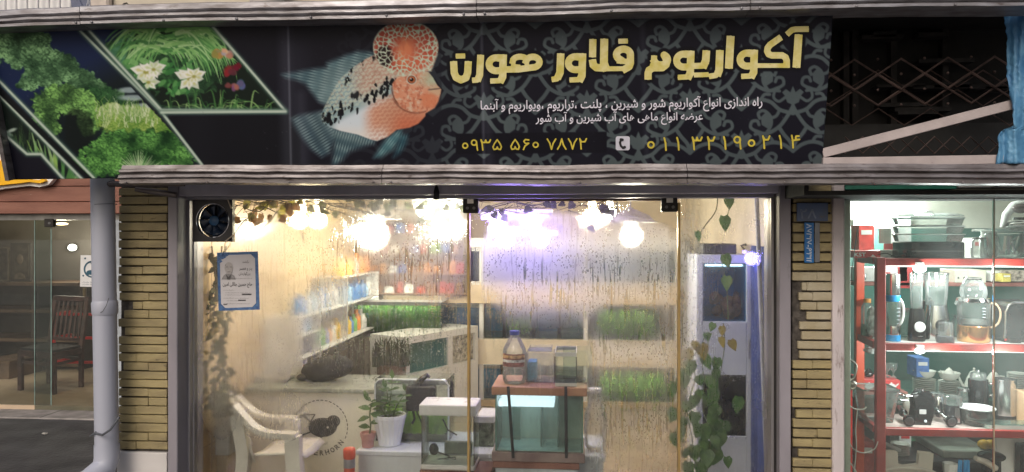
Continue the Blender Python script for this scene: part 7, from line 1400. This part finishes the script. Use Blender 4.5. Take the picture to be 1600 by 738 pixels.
g,p,k,rb_,rt,zb,zj,zt_ = jug_blender('steel_blender', 'big blender with a flared steel base and black dial, centre of the middle red shelf', 1463, 42, 36, 426, 477, st_m, .66, 9)
mb = MB(); mb.tube([(p.x-rt*.85,.60,zt_-.03),(p.x-rt*1.2,.59,zt_-.05),(p.x-rt*1.15,.59,zj+.06),(p.x-rt*.8,.60,zj+.04)],.006,8); mb.build('jar_handle', gk, g, smooth=True)
# blue-banded tall blender with white handle
p = at(1395,520,.60); k = m(1395,.60); g = thing('banded_blender', 'tall steel and clear blender with a blue band and white handle beside the red post', 'blender', (p.x,.60,S1)); zz = lambda py: Z(py,1395,.60)
for nm, y0, y1, w_, mt_ in (('foot',527,523,11,mat('bright blue plastic', (.02,.28,.62), .35)),('lower_body',523,509,10.5,st_m),('jar',509,471,11.5,gk),('blue_band',471,461,11,mat('bright blue plastic', (.02,.28,.62), .35)),('upper_body',461,428,11,st_m)):
    mb = MB(); z0_ = zz(y0) if nm != 'foot' else S1; mb.lathe(p.x,.60,[(w_*k*.98,z0_+.0005),(w_*k,z0_+.004),(w_*k,zz(y1)-.003),(w_*k*.98,zz(y1))],22); mb.build(nm, mt_, g, smooth=True)
mb = MB(); mb.tube(cr([at(1401,464,.58),at(1409,472,.58),at(1411.5,487,.58),at(1409,502,.58),at(1402,511,.58)],5),.0085,8); mb.build('handle', mat('white gloss plastic', (.74,.74,.72), .3), g, smooth=True); mb = MB()
for i in range(5): mb.box(p.x+.005,p.x+.022,.553,.5545,zz(505-i*6),zz(504.2-i*6))
mb.build('scale_marks', wht, g)
p = at(1477,530,.55); k = m(1477,.55); g = thing('small_chopper', 'small clear cup with a grey foot standing before the steel blender', 'chopper', (p.x,.55,S1)); mb = MB(); mb.lathe(p.x,.55,[(12.5*k,S1),(13*k,S1+.01),(12*k,S1+10*k),(10.5*k,S1+11*k)],20); mb.build('foot', mat('smoke grey plastic', (.10,.10,.11), .3), g, smooth=True); mb = MB(); mb.lathe(p.x,.55,[(10*k,S1+11.2*k),(11*k,S1+16*k),(10.5*k,S1+30*k),(9*k,S1+32*k),(0,S1+32.5*k)],20); mb.build('cup', gk, g, smooth=True)
p = at(1521,520,.62); k = m(1521,.62); g = thing('tea_maker', 'glass tea maker with a domed top and copper base, left of the window joint', 'tea maker', (p.x,.62,S1)); zz = lambda py: Z(py,1521,.62)
mb = MB(); mb.lathe(p.x,.62,[(22*k,S1),(23*k,S1+.008),(23*k,zz(509)),(22*k,zz(508))],26); mb.build('copper_base', mat('copper', (.72,.38,.16), .25, .9, .1, 9), g, smooth=True); mb = MB(); mb.lathe(p.x,.62,[(22.5*k,zz(508)+.001),(23*k,zz(500)),(23.5*k,zz(475)),(24*k,zz(471))],26); mb.build('glass_pot', gk, g, smooth=True)
mb = MB(); mb.lathe(p.x,.62,[(24.5*k,zz(471.5)),(25*k,zz(470)),(23*k,zz(466)),(18*k,zz(464.5))],26).lathe(p.x,.62,[(11*k,zz(437)),(11.5*k,zz(435.5)),(10*k,zz(433.5)),(0,zz(433))],20); mb.build('metal_collar', chrome, g, smooth=True); mb = MB(); mb.lathe(p.x,.62,[(18*k,zz(464.4)),(19.5*k,zz(458)),(18*k,zz(448)),(13*k,zz(439)),(11*k,zz(437.2))],24); mb.build('domed_infuser', gk, g, smooth=True)
mb = MB(); mb.tube(cr([at(1543,474,.6),at(1556,476,.6),at(1563,488,.6),at(1561,503,.6),at(1553,511,.6),at(1544,512,.6)],5),.006,8); mb.build('handle', mat('pale wood handle', rgb(190,160,130), .4), g, smooth=True); mb = MB(); mb.lathe(p.x,.62,[(19*k,zz(506)),(18*k,zz(500)),(0,zz(501))],20); mb.build('white_insert', wp, g); mb = MB()
for i in range(4): mb.box(p.x+2*k,p.x+6*k,.62-23.6*k,.62-23.2*k,zz(494-i*4.6),zz(493.2-i*4.6))
mb.build('scale_marks', wht, g)
mb = MB(); mb.tube([at(1500,474,.6),at(1494,472,.6),at(1492,476,.6)],[.012,.009,.006],8); mb.build('spout', gk, g, smooth=True)
a,b,c,d = rect(1570,474,1640,526,.60); g = thing('black_toaster', 'black toaster with a steel rim and red light, right of the window joint', 'toaster', ((a+b)/2,.7,S1)); mb = MB(); mb.prism([(a,S1+.008),(a+.004,d-.05),(a+.02,d-.012),(a+.05,d),(b-.05,d),(b,d-.05),(b,S1+.008)],.60,.82); mb.build('body', gs, g, bevel=.006); mb = MB(); mb.tube([(a-.001,.599,S1+.02),(a+.003,.599,d-.05),(a+.02,.599,d-.010),(a+.05,.599,d+.002),(b-.05,.599,d+.002)],.008,8); mb.build('steel_rim', st_m, g, smooth=True); mb = MB(); mb.box(X(1572,.6),X(1589,.6),.555,.598,S1,S1+.035); mb.build('lever_block', gs, g, bevel=.003); mb = MB(); mb.box(X(1569,.6),X(1571.5,.6),.59,.598,S1+.008,S1+.02); mb.build('red_light', mat('red light lens', (.7,.04,.02), .3), g); mb = MB(); mb.box(a+.01,b,.61,.81,S1,S1+.008); mb.build('feet', blk, g)
g = carton('low_gadget', 'small dark gadget on the floor of the middle shelf between red posts', 1352, 1366, 509, 524, .74, .82, mat('dull green carton', (.14,.17,.12), .6), S1)[0]
p = at(1357,500,.78); g = thing('spice_bottle', 'clear wrapped bottle with an orange cap between the two red posts', 'bottle', (p.x,.80,S1)); k = m(1357,.8); mb = MB(); mb.lathe(p.x,.80,[(9*k,S1),(9.5*k,S1+.02),(9*k,Z(480,1357,.8)),(5*k,Z(473,1357,.8))],16); mb.build('body', gk, g, smooth=True); mb = MB(); mb.cyl((p.x,.8,Z(473,1357,.8)),(p.x,.8,Z(467,1357,.8)),5.5*k); mb.build('cap', mat('orange cap', (.6,.25,.05), .5), g)
# ---- lower shelf
a,b,c,d = rect(1349,610,1406,660,.60); g = thing('glass_bowl', 'tapered square glass bowl behind the red post on the lower shelf', 'bowl', ((a+b)/2,.68,S2)); ol = rounded(a,b,.58,.80,.03); mb = MB(); slab(mb,ol,[(.72,S2),(.74,S2+.004),(1.0,d)]); mb.build('bowl', gk, g, smooth=False); mb = MB(); [mb.bar((x0,y0,z0_),(x1,y1,z0_),.008,.008) for z0_ in (d,) for (x0,y0),(x1,y1) in zip(ol,ol[1:]+ol[:1])]; mb.build('rim', chrome, g)
g = thing('hand_mixer', 'black hand mixer standing on end with two wire whisks, on the lower shelf', 'mixer', (at(1440,648,.62).x,.62,S2)); k = m(1440,.62); mb = MB(); ax = at(1440,620,.62).x; mb.prism([(ax-14*k,S2),(ax-11*k,S2+26*k),(ax-12*k,S2+38*k),(ax-4*k,S2+50*k),(ax+6*k,S2+50*k),(ax+13*k,S2+40*k),(ax+11*k,S2+14*k),(ax+7*k,S2)],.58,.66); mb.build('body', gs, g, bevel=.008); mb = MB(); mb.cyl((ax-6*k,.62,S2+40*k),(ax-14*k,.62,S2+39*k),.032,.026); mb.build('nose', gs, g, smooth=True)
for dz in (4,-4):
    mb = MB(); z_ = S2+(39+dz)*k; mb.tube([(ax-14*k,.62-.01*dz/4,z_),(ax-24*k,.62-.01*dz/4,z_)],.0025,6); 
    for a_ in (0,1,2,3):
        t = math.pi*a_/4; P_ = [Vector((ax-(24+18*s_)*k,.62-.01*dz/4+math.cos(t)*.020*math.sin(math.pi*min(1,s_*1.0)),z_+math.sin(t)*.020*math.sin(math.pi*s_))) for s_ in np.linspace(0,1,9)]; mb.tube(P_,.0018,5); mb.tube([Vector((q.x,2*(.62-.01*dz/4)-q.y,2*z_-q.z)) for q in P_],.0018,5)
    mb.build('whisk', chrome, g, smooth=True)
mb = MB(); mb.box(ax-8*k,ax+2*k,.577,.5795,S2+17*k,S2+24*k); mb.build('label', mat('grey label', (.5,.5,.5), .5), g); mb = MB(); mb.sph((ax+1*k,.578,S2+6*k),(2.4*k,.003,2.4*k),12,8); mb.build('button', wht, g, smooth=True)
for (pa,pb,lab) in (((1405,634),(1421,654),'black stick blender lying with its round end out, left of the hand mixer'),((1456,630),(1487,655),'black stick blender lying with its round end out, right of the hand mixer')):
    A1 = at(pa[0],pa[1],.74); A1.z = S2+.06; B1 = at(pb[0],pb[1],.53); B1.z = S2+.034; g = thing('stick_blender', lab, 'stick blender', ((A1.x+B1.x)/2,.63,S2)); mb = MB(); mb.tube([A1,A1.lerp(B1,.4),A1.lerp(B1,.45)],[.02,.024,.014],12); mb.build('grip', gs, g, smooth=True); mb = MB(); mb.tube([A1.lerp(B1,.45),A1.lerp(B1,.86)],.011,10); mb.build('shaft', st_m, g, smooth=True); d_ = (B1-A1).normalized(); mb = MB(); mb.tube([A1.lerp(B1,.84),A1.lerp(B1,.93),B1,B1+d_*.004],[.014,.032,.034,.030],18); mb.build('bell', gs, g, smooth=True); mb = MB(); mb.tube([B1+d_*.0045,B1+d_*.006],[.024,.02],16); mb.build('bell_inside', mat('smoke grey plastic', (.10,.10,.11), .3), g)
p = at(1489,646,.66); k = m(1489,.66); g = thing('coffee_grinder', 'black coffee grinder with a clear lid, middle of the lower shelf', 'grinder', (p.x,.66,S2)); mb = MB(); mb.lathe(p.x,.66,[(12*k,S2),(13*k,S2+.01),(12.5*k,S2+27*k),(13*k,S2+28*k)],22); mb.build('body', mat('dark grey gloss', (.04,.042,.048), .2, .2), g, smooth=True); mb = MB(); mb.lathe(p.x,.66,[(13.4*k,S2+28.2*k),(13.8*k,S2+33*k),(13*k,S2+40*k),(10*k,S2+42*k),(0,S2+42.5*k)],22); mb.build('lid', gk, g, smooth=True); mb = MB(); mb.box(p.x-3*k,p.x+4*k,.66-13.2*k,.66-12.6*k,S2+2*k,S2+26*k); mb.build('steel_strip', st_m, g)
p = at(1529,646,.60); k = m(1529,.60); g = thing('clear_bowl', 'clear flared bowl with a white rim on the lower shelf, left of the window joint', 'bowl', (p.x,.62,S2)); mb = MB(); mb.lathe(p.x,.62,[(17*k,S2),(19*k,S2+.006),(22*k,S2+16*k),(25*k,S2+25*k)],26); mb.build('bowl', gk, g, smooth=True); mb = MB(); mb.lathe(p.x,.62,[(25*k,S2+25.2*k),(26.5*k,S2+26.5*k),(26*k,S2+28*k),(24*k,S2+27*k)],26); mb.build('rim', mat('frosted rim', (.7,.72,.72), .3), g, smooth=True); 
p2 = at(1531,620,.78); k2 = m(1531,.78); g = thing('black_canister', 'black canister with a glass stopper lid and ring handle, behind the clear bowl', 'canister', (p2.x,.80,S2)); zt_ = Z(593,1531,.8); mb = MB(); mb.lathe(p2.x,.80,[(13*k2,S2),(14*k2,S2+.01),(14*k2,zt_)],22); mb.build('body', gs, g, smooth=True); mb = MB(); mb.lathe(p2.x,.80,[(11.5*k2,zt_+.001),(11.5*k2,Z(585,1531,.8)),(10*k2,Z(582.5,1531,.8)),(3*k2,Z(582,1531,.8)),(2*k2,Z(578,1531,.8)),(0,Z(577.5,1531,.8))],20); mb.build('glass_lid', gk, g, smooth=True); mb = MB(); mb.tube(cr([at(1546,600,.78),at(1556,600,.78),at(1558,608,.78),at(1554,617,.78),at(1546,618,.78)],5),.005,8); mb.build('ring_handle', chrome, g, smooth=True)
a,b,c,d = rect(1562,595,1596,646,.70); g = thing('steel_pot', 'tall polished steel pot on the lower shelf, right of the window joint', 'pot', ((a+b)/2,.76,S2)); r0=(b-a)/2; mb = MB(); mb.lathe((a+b)/2,.76,[(r0*.98,S2+.03),(r0,S2+.034),(r0,d-.008),(r0*1.04,d),(r0*.97,d),(r0*.95,S2+.05)],28); mb.build('body', st_m, g, smooth=True); mb = MB(); mb.lathe((a+b)/2,.76,[(r0*.96,S2),(r0*.98,S2+.028)],24); mb.build('foot', gs, g, smooth=True)
p = at(1606,640,.66); mb = MB(); mb.box(p.x-.03,p.x+.06,.62,.74,S2,Z(612,1606,.66)); tag(mb.build('pale_wood_block', mat('pale wood block', rgb(200,164,128), .5, 0, .1, 6), bevel=.006), 'pale wooden block beside the steel pot at the photo edge', 'block')
mb = MB(); q0,q1,q2,q3 = at(1540,660,.50),at(1640,660,.50),at(1640,646,.66),at(1508,646,.66); zg = S2+.03; mb.add([(q.x,y_,zg+h_) for h_ in (0,.006) for q,y_ in ((q0,.49),(q1,.49),(q2,.60),(q3,.60))],[(3,2,1,0),(4,5,6,7),(0,1,5,4),(1,2,6,5),(2,3,7,6),(3,0,4,7)]); g = thing('glass_sheet', 'loose pane of greenish glass lying at the front of the lower shelf', 'glass sheet', (q0.x+.1,.55,S2)); mb.build('sheet', glass('green sheet glass', (.80,.93,.88), 1.5, .03, .08, (.6,.75,.68)), g); mb = MB(); mb.box(q0.x+.02,q0.x+.28,.5,.58,S2,S2+.029); mb.build('packing', wp, g)
# ---- crockery on the back shelf between middle and lower
cer = mat('cream glazed ceramic', (.62,.62,.56), .2, 0, .05, 9); CYK = 1.35; zk = Z(618,1480,CYK); ks = thing('crockery_shelf', 'dark green back shelf carrying cream crockery', 'shelf', (X(1480,CYK),1.4,zk-.04)); mb = MB(); mb.box(kx0+.02,kx1-.05,1.2,KB-.01,zk-.04,zk); mb.build('board', mat('dark green board', (.02,.07,.055), .4), ks, bevel=.003)
def plates(label, px, n_, wpx, bowl=True):
    p = at(px,610,CYK); k = m(px,CYK); g = thing('plate_stack', label, 'crockery', (p.x,CYK,zk)); mb = MB()
    for i in range(n_): z_ = zk+.001+i*.012; mb.lathe(p.x,CYK,[(wpx*.28*k,z_),(wpx*.42*k,z_+.004),(wpx*.5*k,z_+.011),(wpx*.49*k,z_+.012),(wpx*.3*k,z_+.006),(0,z_+.006)],22)
    mb.build('plates', cer, g, smooth=True); z_ = zk+.002+n_*.012
    if bowl: mb = MB(); mb.lathe(p.x,CYK,[(wpx*.2*k,z_),(wpx*.4*k,z_+.022),(wpx*.5*k,z_+.055),(wpx*.48*k,z_+.055),(0,z_+.012)],22); mb.build('bowl', cer, g, smooth=True)
plates('cream plates stacked under a wide bowl on the dark back shelf, left pile', 1444, 9, 34); plates('cream plates stacked under a bowl holding a sugar pot, on the dark back shelf', 1483, 8, 32); plates('low cream plate stack with a saucer at the right end of the dark back shelf', 1590, 13, 30, False)
def pot(label, px, Y, z0, s_, mt_=None, spout=-1, tall=1.0):
    p = at(px,600,Y); g = thing('teapot', label, 'teapot', (p.x,Y,z0)); mt_ = mt_ or cer; mb = MB(); mb.lathe(p.x,Y,[(.4*s_,z0),(.75*s_,z0+.25*s_*tall),(.8*s_,z0+.6*s_*tall),(.55*s_,z0+1.1*s_*tall),(.42*s_,z0+1.25*s_*tall)],20); mb.build('body', mt_, g, smooth=True); mb = MB(); mb.lathe(p.x,Y,[(.44*s_,z0+1.26*s_*tall),(.3*s_,z0+1.42*s_*tall),(.08*s_,z0+1.5*s_*tall),(.12*s_,z0+1.62*s_*tall),(0,z0+1.68*s_*tall)],16); mb.build('lid', mt_, g, smooth=True)
    mb = MB(); mb.tube([(p.x+spout*.6*s_,Y,z0+.4*s_*tall),(p.x+spout*1.05*s_,Y,z0+.7*s_*tall),(p.x+spout*1.35*s_,Y,z0+1.2*s_*tall)],[.2*s_,.13*s_,.08*s_],8); mb.build('spout', mt_, g, smooth=True); mb = MB(); mb.tube([(p.x-spout*.55*s_,Y,z0+1.0*s_*tall),(p.x-spout*1.15*s_,Y,z0+.95*s_*tall),(p.x-spout*1.15*s_,Y,z0+.5*s_*tall),(p.x-spout*.7*s_,Y,z0+.35*s_*tall)],.08*s_,8); mb.build('handle', mt_, g, smooth=True); return g
zb1 = zk+.002+8*.012+.02; pot('cream sugar pot sitting in the bowl on the middle plate stack', 1483, CYK, zb1, .042)
pot('tall cream teapot with a long spout behind the black canister', 1522, CYK, zk, .075, tall=1.5); pot('cream milk jug with a lid on the back shelf at the window joint', 1553, CYK, zk+.08, .055); tag(MB().box(at(1553,600,CYK).x-.05,at(1553,600,CYK).x+.05,CYK-.05,CYK+.05,zk+.001,zk+.079).build('crate_block', mat('dark green board', (.02,.07,.055), .4), bevel=.003), 'dark green block under the cream milk jug', 'block')
# red teapot carton and glasses at left
g, (a,b,c,d) = carton('teapot_carton', 'red carton printed with white teapots, behind the red post', 1346, 1407, 594, 611, .95, 1.15, rbx); yk = y_place(.9485); mb = MB()
for px in (1358,1393):
    mb.add([yk(px+6.5*math.cos(t),604+4.5*math.sin(t)) for t in np.linspace(0,6.28,17)[:-1]],[tuple(range(16))]); mb.add([yk(px+5,603),yk(px+11,599),yk(px+11.5,600.5),yk(px+6,606)],[(3,2,1,0)]); mb.add([yk(px-2,600),yk(px+2,600),yk(px+.6,597.5),yk(px-.6,597.5)],[(3,2,1,0)])
mb.build('teapot_print', mat('white carton ink', (.8,.8,.78), .5), g)
tag(MB().box(X(1340,1.0),X(1412,1.0),.94,1.3,Z(617,1380,.95),Z(611.5,1380,.95)-.001).build('carton_shelf', mat('dull red shelf edge', (.30,.10,.08), .5)), 'short dull red shelf under the teapot carton', 'shelf')
for px, lab in ((1386,'clear glass goblet, left of a pair on the teapot carton'),(1396,'clear glass goblet, right of a pair on the teapot carton')):
    p = at(px,594,1.05); k = m(px,1.05); z0_ = d+.001; mb = MB(); mb.lathe(p.x,1.05,[(5*k,z0_),(1*k,z0_+3*k),(1*k,z0_+8*k),(5*k,z0_+13*k),(5.5*k,z0_+22*k)],14); tag(mb.build('goblet', gk, smooth=True), lab, 'goblet')
p = at(1360,594,1.05); pot('small dark teapot with a bright spout on the teapot carton', 1357, 1.05, d+.001, .035, gs, 1)
# ---- below the lower shelf
bp_ = mat('beige plastic', (.48,.44,.37), .45, 0, .06, 6); g = thing('beige_plastic_chair', 'beige plastic chair back with two raised corners, bottom of the kitchenware window', 'chair', (at(1418,738,.62).x,.62,.03)); YB_ = .58
mb = MB(); pt_ = [(1372,742),(1384,707),(1401,707),(1402,727),(1414,730),(1436,727),(1438,708),(1457,710),(1455,736),(1456,748),(1372,752)]; mb.prism([(at(x,y,YB_).x,at(x,y,YB_).z) for x,y in pt_],YB_,YB_+.03); mb.build('backrest', bp_, g, bevel=.006); mb = MB(); mb.tube(cr([at(1368,740,YB_-.02),at(1390,733,YB_-.03),at(1418,731,YB_-.03),at(1450,735,YB_-.03),at(1466,742,YB_-.02)],5),.009,8); mb.build('rim', bp_, g, smooth=True); mb = MB(); [mb.bar((at(px,742,YB_).x,YB_+.015,.03),(at(px,742,YB_).x,YB_+.015,Z(745,px,YB_)),.04,.03) for px in (1378,1452)]; mb.build('legs', bp_, g)
LT = .95; zt5 = Z(718,1400,LT); tb5 = thing('back_table', 'dark low table at the back under the red shelves', 'table', (X(1480,LT),1.3,.03)); mb = MB(); mb.box(kx0+.03,kx1-.05,LT-.03,1.7,zt5-.03,zt5); mb.build('top', mat('dark slab top', (.03,.03,.033), .4, 0, .2, 6), tb5); mb = MB(); mb.box(kx0+.06,kx1-.1,LT+.1,1.68,.03,zt5-.031); mb.build('body', mat('dark slab side', (.02,.02,.022), .6), tb5)
p = at(1406,715,1.05); g = thing('plate_pile', 'pile of cream plates on the dark low table, left', 'crockery', (p.x,1.05,zt5)); k = m(1406,1.05); mb = MB(); [mb.lathe(p.x,1.05,[(9*k,zt5+.001+i*.011),(14*k,zt5+.009+i*.011),(13.5*k,zt5+.0105+i*.011),(0,zt5+.005+i*.011)],20) for i in range(7)]; mb.build('plates', cer, g, smooth=True)
mb = MB(); mb.bar(at(1372,690,.9),at(1398,702,1.0),.09,.02); tag(mb.build('white_tray', wp, bevel=.004), 'white tray leaning under the lower shelf by the red post', 'tray')
mb = MB(); g0 = at(1455,692,1.2); g1_ = at(1545,706,1.0); mb.box(X(1462,1.1),X(1540,1.1),1.0,1.5,zt5+.001,zt5+.05); tag(mb.build('stone_slab', mat('pale green stone', (.34,.38,.33), .4, 0, .12, 7), bevel=.006), 'pale green stone slab on the dark low table', 'slab')
for px, lab in ((1537,'yellow lemon, left of two on the pale green slab'),(1547,'yellow lemon, right of two on the pale green slab')): p = at(px,690,1.05); tag(MB().sph((p.x,1.05,zt5+.05+.030),(.036,.03,.030),16,10).build('lemon', mat('lemon skin', (.72,.42,.03), .45, 0, .1, 20, .1, 80), smooth=True), lab, 'lemon')
p = at(1495,742,.62); zt6 = Z(724,1495,.62); k = m(1495,.62); g = thing('pen_cup', 'white fluted cup on a stand, holding a bundle of pens', 'cup', (p.x-10*k,.62,.03)); mb = MB(); mb.lathe(p.x-10*k,.62,[(9*k,zt6-.09),(11*k,zt6),(10*k,zt6),(9*k,zt6-.05),(0,zt6-.05)],18,flute=.05); mb.build('cup', wp, g); mb = MB(); mb.box(p.x-.12,p.x+.12,.56,.72,.03,zt6-.091); mb.build('stand', mat('dark slab side', (.02,.02,.022), .6), g)
bp2 = mat('bright blue plastic', (.02,.28,.62), .35)
for i, (x0,x1) in enumerate(((1497,1499),(1501,1502),(1507,1508),(1513,1512.5))): A1, B1 = at(x0,745,.62), at(x1,719,.62); A1.z = zt6-.09; tag(MB().cyl(A1,B1,.0065 if i < 2 else .009,n=8).build('pen', bp2, smooth=True), f'bright blue pen standing upright, {["leftmost","second","third","rightmost"][i]} of four by the white cup', 'pen', 'blue pens by the white cup')
p = at(1540,720,.66); g = thing('frying_pan', 'dark frying pan with a beige handle, under the window joint', 'pan', (p.x,.7,.4)); mb = MB(); mb.tube([at(1524,716,.60),at(1540,722,.62),at(1556,732,.64)],[.014,.019,.017],10); mb.build('handle', mat('beige plastic handle', (.55,.50,.42), .4), g, smooth=True); mb = MB(); c_ = at(1549,713,.72); mb.sph((c_.x,.72,c_.z),(.075,.07,.03),20,10); mb.build('pan', gs, g, smooth=True); mb = MB(); mb.lathe(c_.x,.72,[(.05,.03),(.05,c_.z-.025)],16); mb.build('stand', gs, g)
a,b,c,d = rect(1556,684,1596,790,.80); tag(MB().box(a,b+.05,.80,.83,.03,d).build('perforated_panel', mat('white perforated board', (.74,.74,.72), .5, 0, .03, 5, spots=.15, spot_col=(.3,.3,.3), sscale=60), bevel=.004), 'white speckled upright panel at the bottom right of the kitchenware window', 'panel'); a,b,c,d = rect(1592,694,1640,790,.74); tag(MB().box(a,b,.72,.79,.03,d).build('black_case', gs, bevel=.01), 'black upright case at the bottom right corner of the photo', 'case')
# wires and clutter by the left post
tag(MB().tube(cr([at(x,y,.34) for x,y in ((1322,628),(1333,638),(1348,640),(1354,636))],5),.004,6).tube(cr([at(x,y,.34) for x,y in ((1340,640),(1337,670),(1338,700),(1334,745))],6),.003,6).tube(cr([at(x,y,.34) for x,y in ((1322,676),(1332,700),(1350,708),(1366,702),(1372,690))],6),.003,6).tube(cr([at(x,y,.34) for x,y in ((1322,716),(1332,728),(1340,742))],5),.004,6).build('loose_cable', mat('grey cable', (.42,.40,.36), .5), smooth=True), 'loose grey cables dangling beside the orange shelf post', 'cable')
tag(MB().tube(cr([at(x,y,.42) for x,y in ((1329,562),(1338,572),(1334,590),(1328,596),(1336,604),(1330,608))],6),.007,6).sph(at(1332,600,.42),(.025,.02,.02),12,8).build('chain_bundle', mat('tarnished metal', (.30,.28,.24), .35, .7, .3, 20), smooth=True), 'tarnished metal bundle hanging left of the orange shelf post', 'bundle')
mb = MB(); mb.box(X(1322,.5),X(1327,.5),.45,.5,.03,Z(600,1325,.5)); tag(mb.build('red_pole', mat('red painted steel', rgb(226,36,32), .4), bevel=.003), 'thin red pole at the left edge of the kitchenware window', 'pole')
cb2 = mat('crinkled clear film', (.5,.52,.5), .15, .3, .3, 30, .6, 50)
for i, (x0,y0,x1,y1,lab) in enumerate(((1349,542,1366,552,'crumpled clear wrapper under the middle shelf beam'),(1352,478,1368,506,'crumpled clear bag between the red posts on the middle shelf'))): a,b,c,d = rect(x0,y0,x1,y1,.72); c_ = S1 if i else c; mb = MB(); mb.sph(((a+b)/2,.70,c_+(d-c_)/2+.001),((b-a)/2,.04,(d-c_)/2),14,9).jit(.02,30); mb.xf(lambda q: Vector((q.x,q.y,max(q.z,c_+.001)))); tag(mb.build('clear_wrapper', cb2), lab, 'wrapper')

# ---- more stock crowded behind the front rows
jm = mat('steel jar lid', (.5,.5,.5), .25, .9, .1, 12)
for i, (px, Y, zs_, h, w_, kind, lab) in enumerate(((1415,.80,1,.17,.040,'j','clear storage jar with a steel lid behind the slim blender'),(1449,.82,1,.22,.045,'k','tall black thermos between the slim and the steel blender'),(1498,.82,1,.13,.036,'j','squat clear storage jar behind the tea maker, left side'),(1560,.84,1,.20,.045,'s','steel flask at the window joint on the middle shelf'),(1378,.80,1,.15,.04,'g','green glass bottle behind the red front post'),
        (1425,.84,2,.12,.05,'w','white ceramic canister behind the hand mixer'),(1466,.82,2,.14,.045,'s','steel cup behind the coffee grinder'),(1506,.84,2,.17,.04,'j','clear jar with a steel lid behind the clear bowl'),(1585,.84,2,.12,.05,'w','white ceramic canister behind the steel pot'),(1415,.78,0,.06,.03,'w','small white cup on the top shelf beside the steamer base'),(1530,.74,0,.12,.045,'j','clear jar with a steel lid right of the steamer'),(1545,.78,0,.16,.05,'w','white canister right of the steamer, at the window joint'))):
    zb_ = (S0,S1,S2)[zs_]; p = at(px,500,Y); g = thing({'j':'storage_jar','k':'thermos','s':'steel_flask','g':'glass_bottle','w':'ceramic_canister'}[kind], lab, {'j':'jar','k':'thermos','s':'flask','g':'bottle','w':'canister'}[kind], (p.x,Y,zb_)); bm_ = {'j':gk,'k':gs,'s':st_m,'g':glass('green bottle glass', (.35,.7,.45), 1.2, .03, .12, (.1,.35,.2)),'w':cer}[kind]
    mb = MB(); mb.lathe(p.x,Y,[(w_*.92,zb_),(w_,zb_+.01),(w_,zb_+h*.72),(w_*.82,zb_+h*.84),(w_*.8,zb_+h*.88)],20); mb.build('body', bm_, g, smooth=True); mb = MB(); mb.lathe(p.x,Y,[(w_*.84,zb_+h*.881),(w_*.86,zb_+h*.98),(w_*.6,zb_+h),(0,zb_+h)],18); mb.build('lid', jm if kind in 'jsg' else bm_, g, smooth=True)
prn = [(.55,.05,.04),(.68,.66,.6),(.06,.16,.42),(.62,.5,.12),(.7,.7,.68),(.5,.06,.05),(.10,.28,.16)]
for i, (x0,x1,y0,y1,Y,lab) in enumerate(((1342,1366,352,391,1.25,'red appliance carton high at the left, below the tube lamp'),(1520,1543,372,404,.95,'pale appliance carton right of the steamer'),(1432,1452,560,590,1.3,'blue carton on the dark shelf behind the plate stack'),(1566,1580,428,441,.92,'yellow carton over the black toaster'),(1405,1424,668,714,1.25,'white carton under the lower shelf, left of the slab'),(1345,1366,690,738,.9,'red carton at the bottom left between the shelf posts'),(1420,1450,686,714,1.4,'green carton at the back of the low table'))):
    g, (a,b,c,d) = carton('stock_carton', lab, x0, x1, y0, y1, Y, Y+.15, mat(f'carton board {i}', prn[i], .55, 0, .15, 25, spots=.2, spot_col=(.75,.75,.72) if i not in (1,4) else (.5,.05,.05), sscale=18), None, 'stock cartons at the back of the kitchenware shop')
    mb = MB(); mb.box(a+(b-a)*.15,a+(b-a)*.85,Y-.0025,Y-.0005,c+(d-c)*.62,c+(d-c)*.80); mb.build('printed_band', wbx if i not in (1,4) else rbx, g)
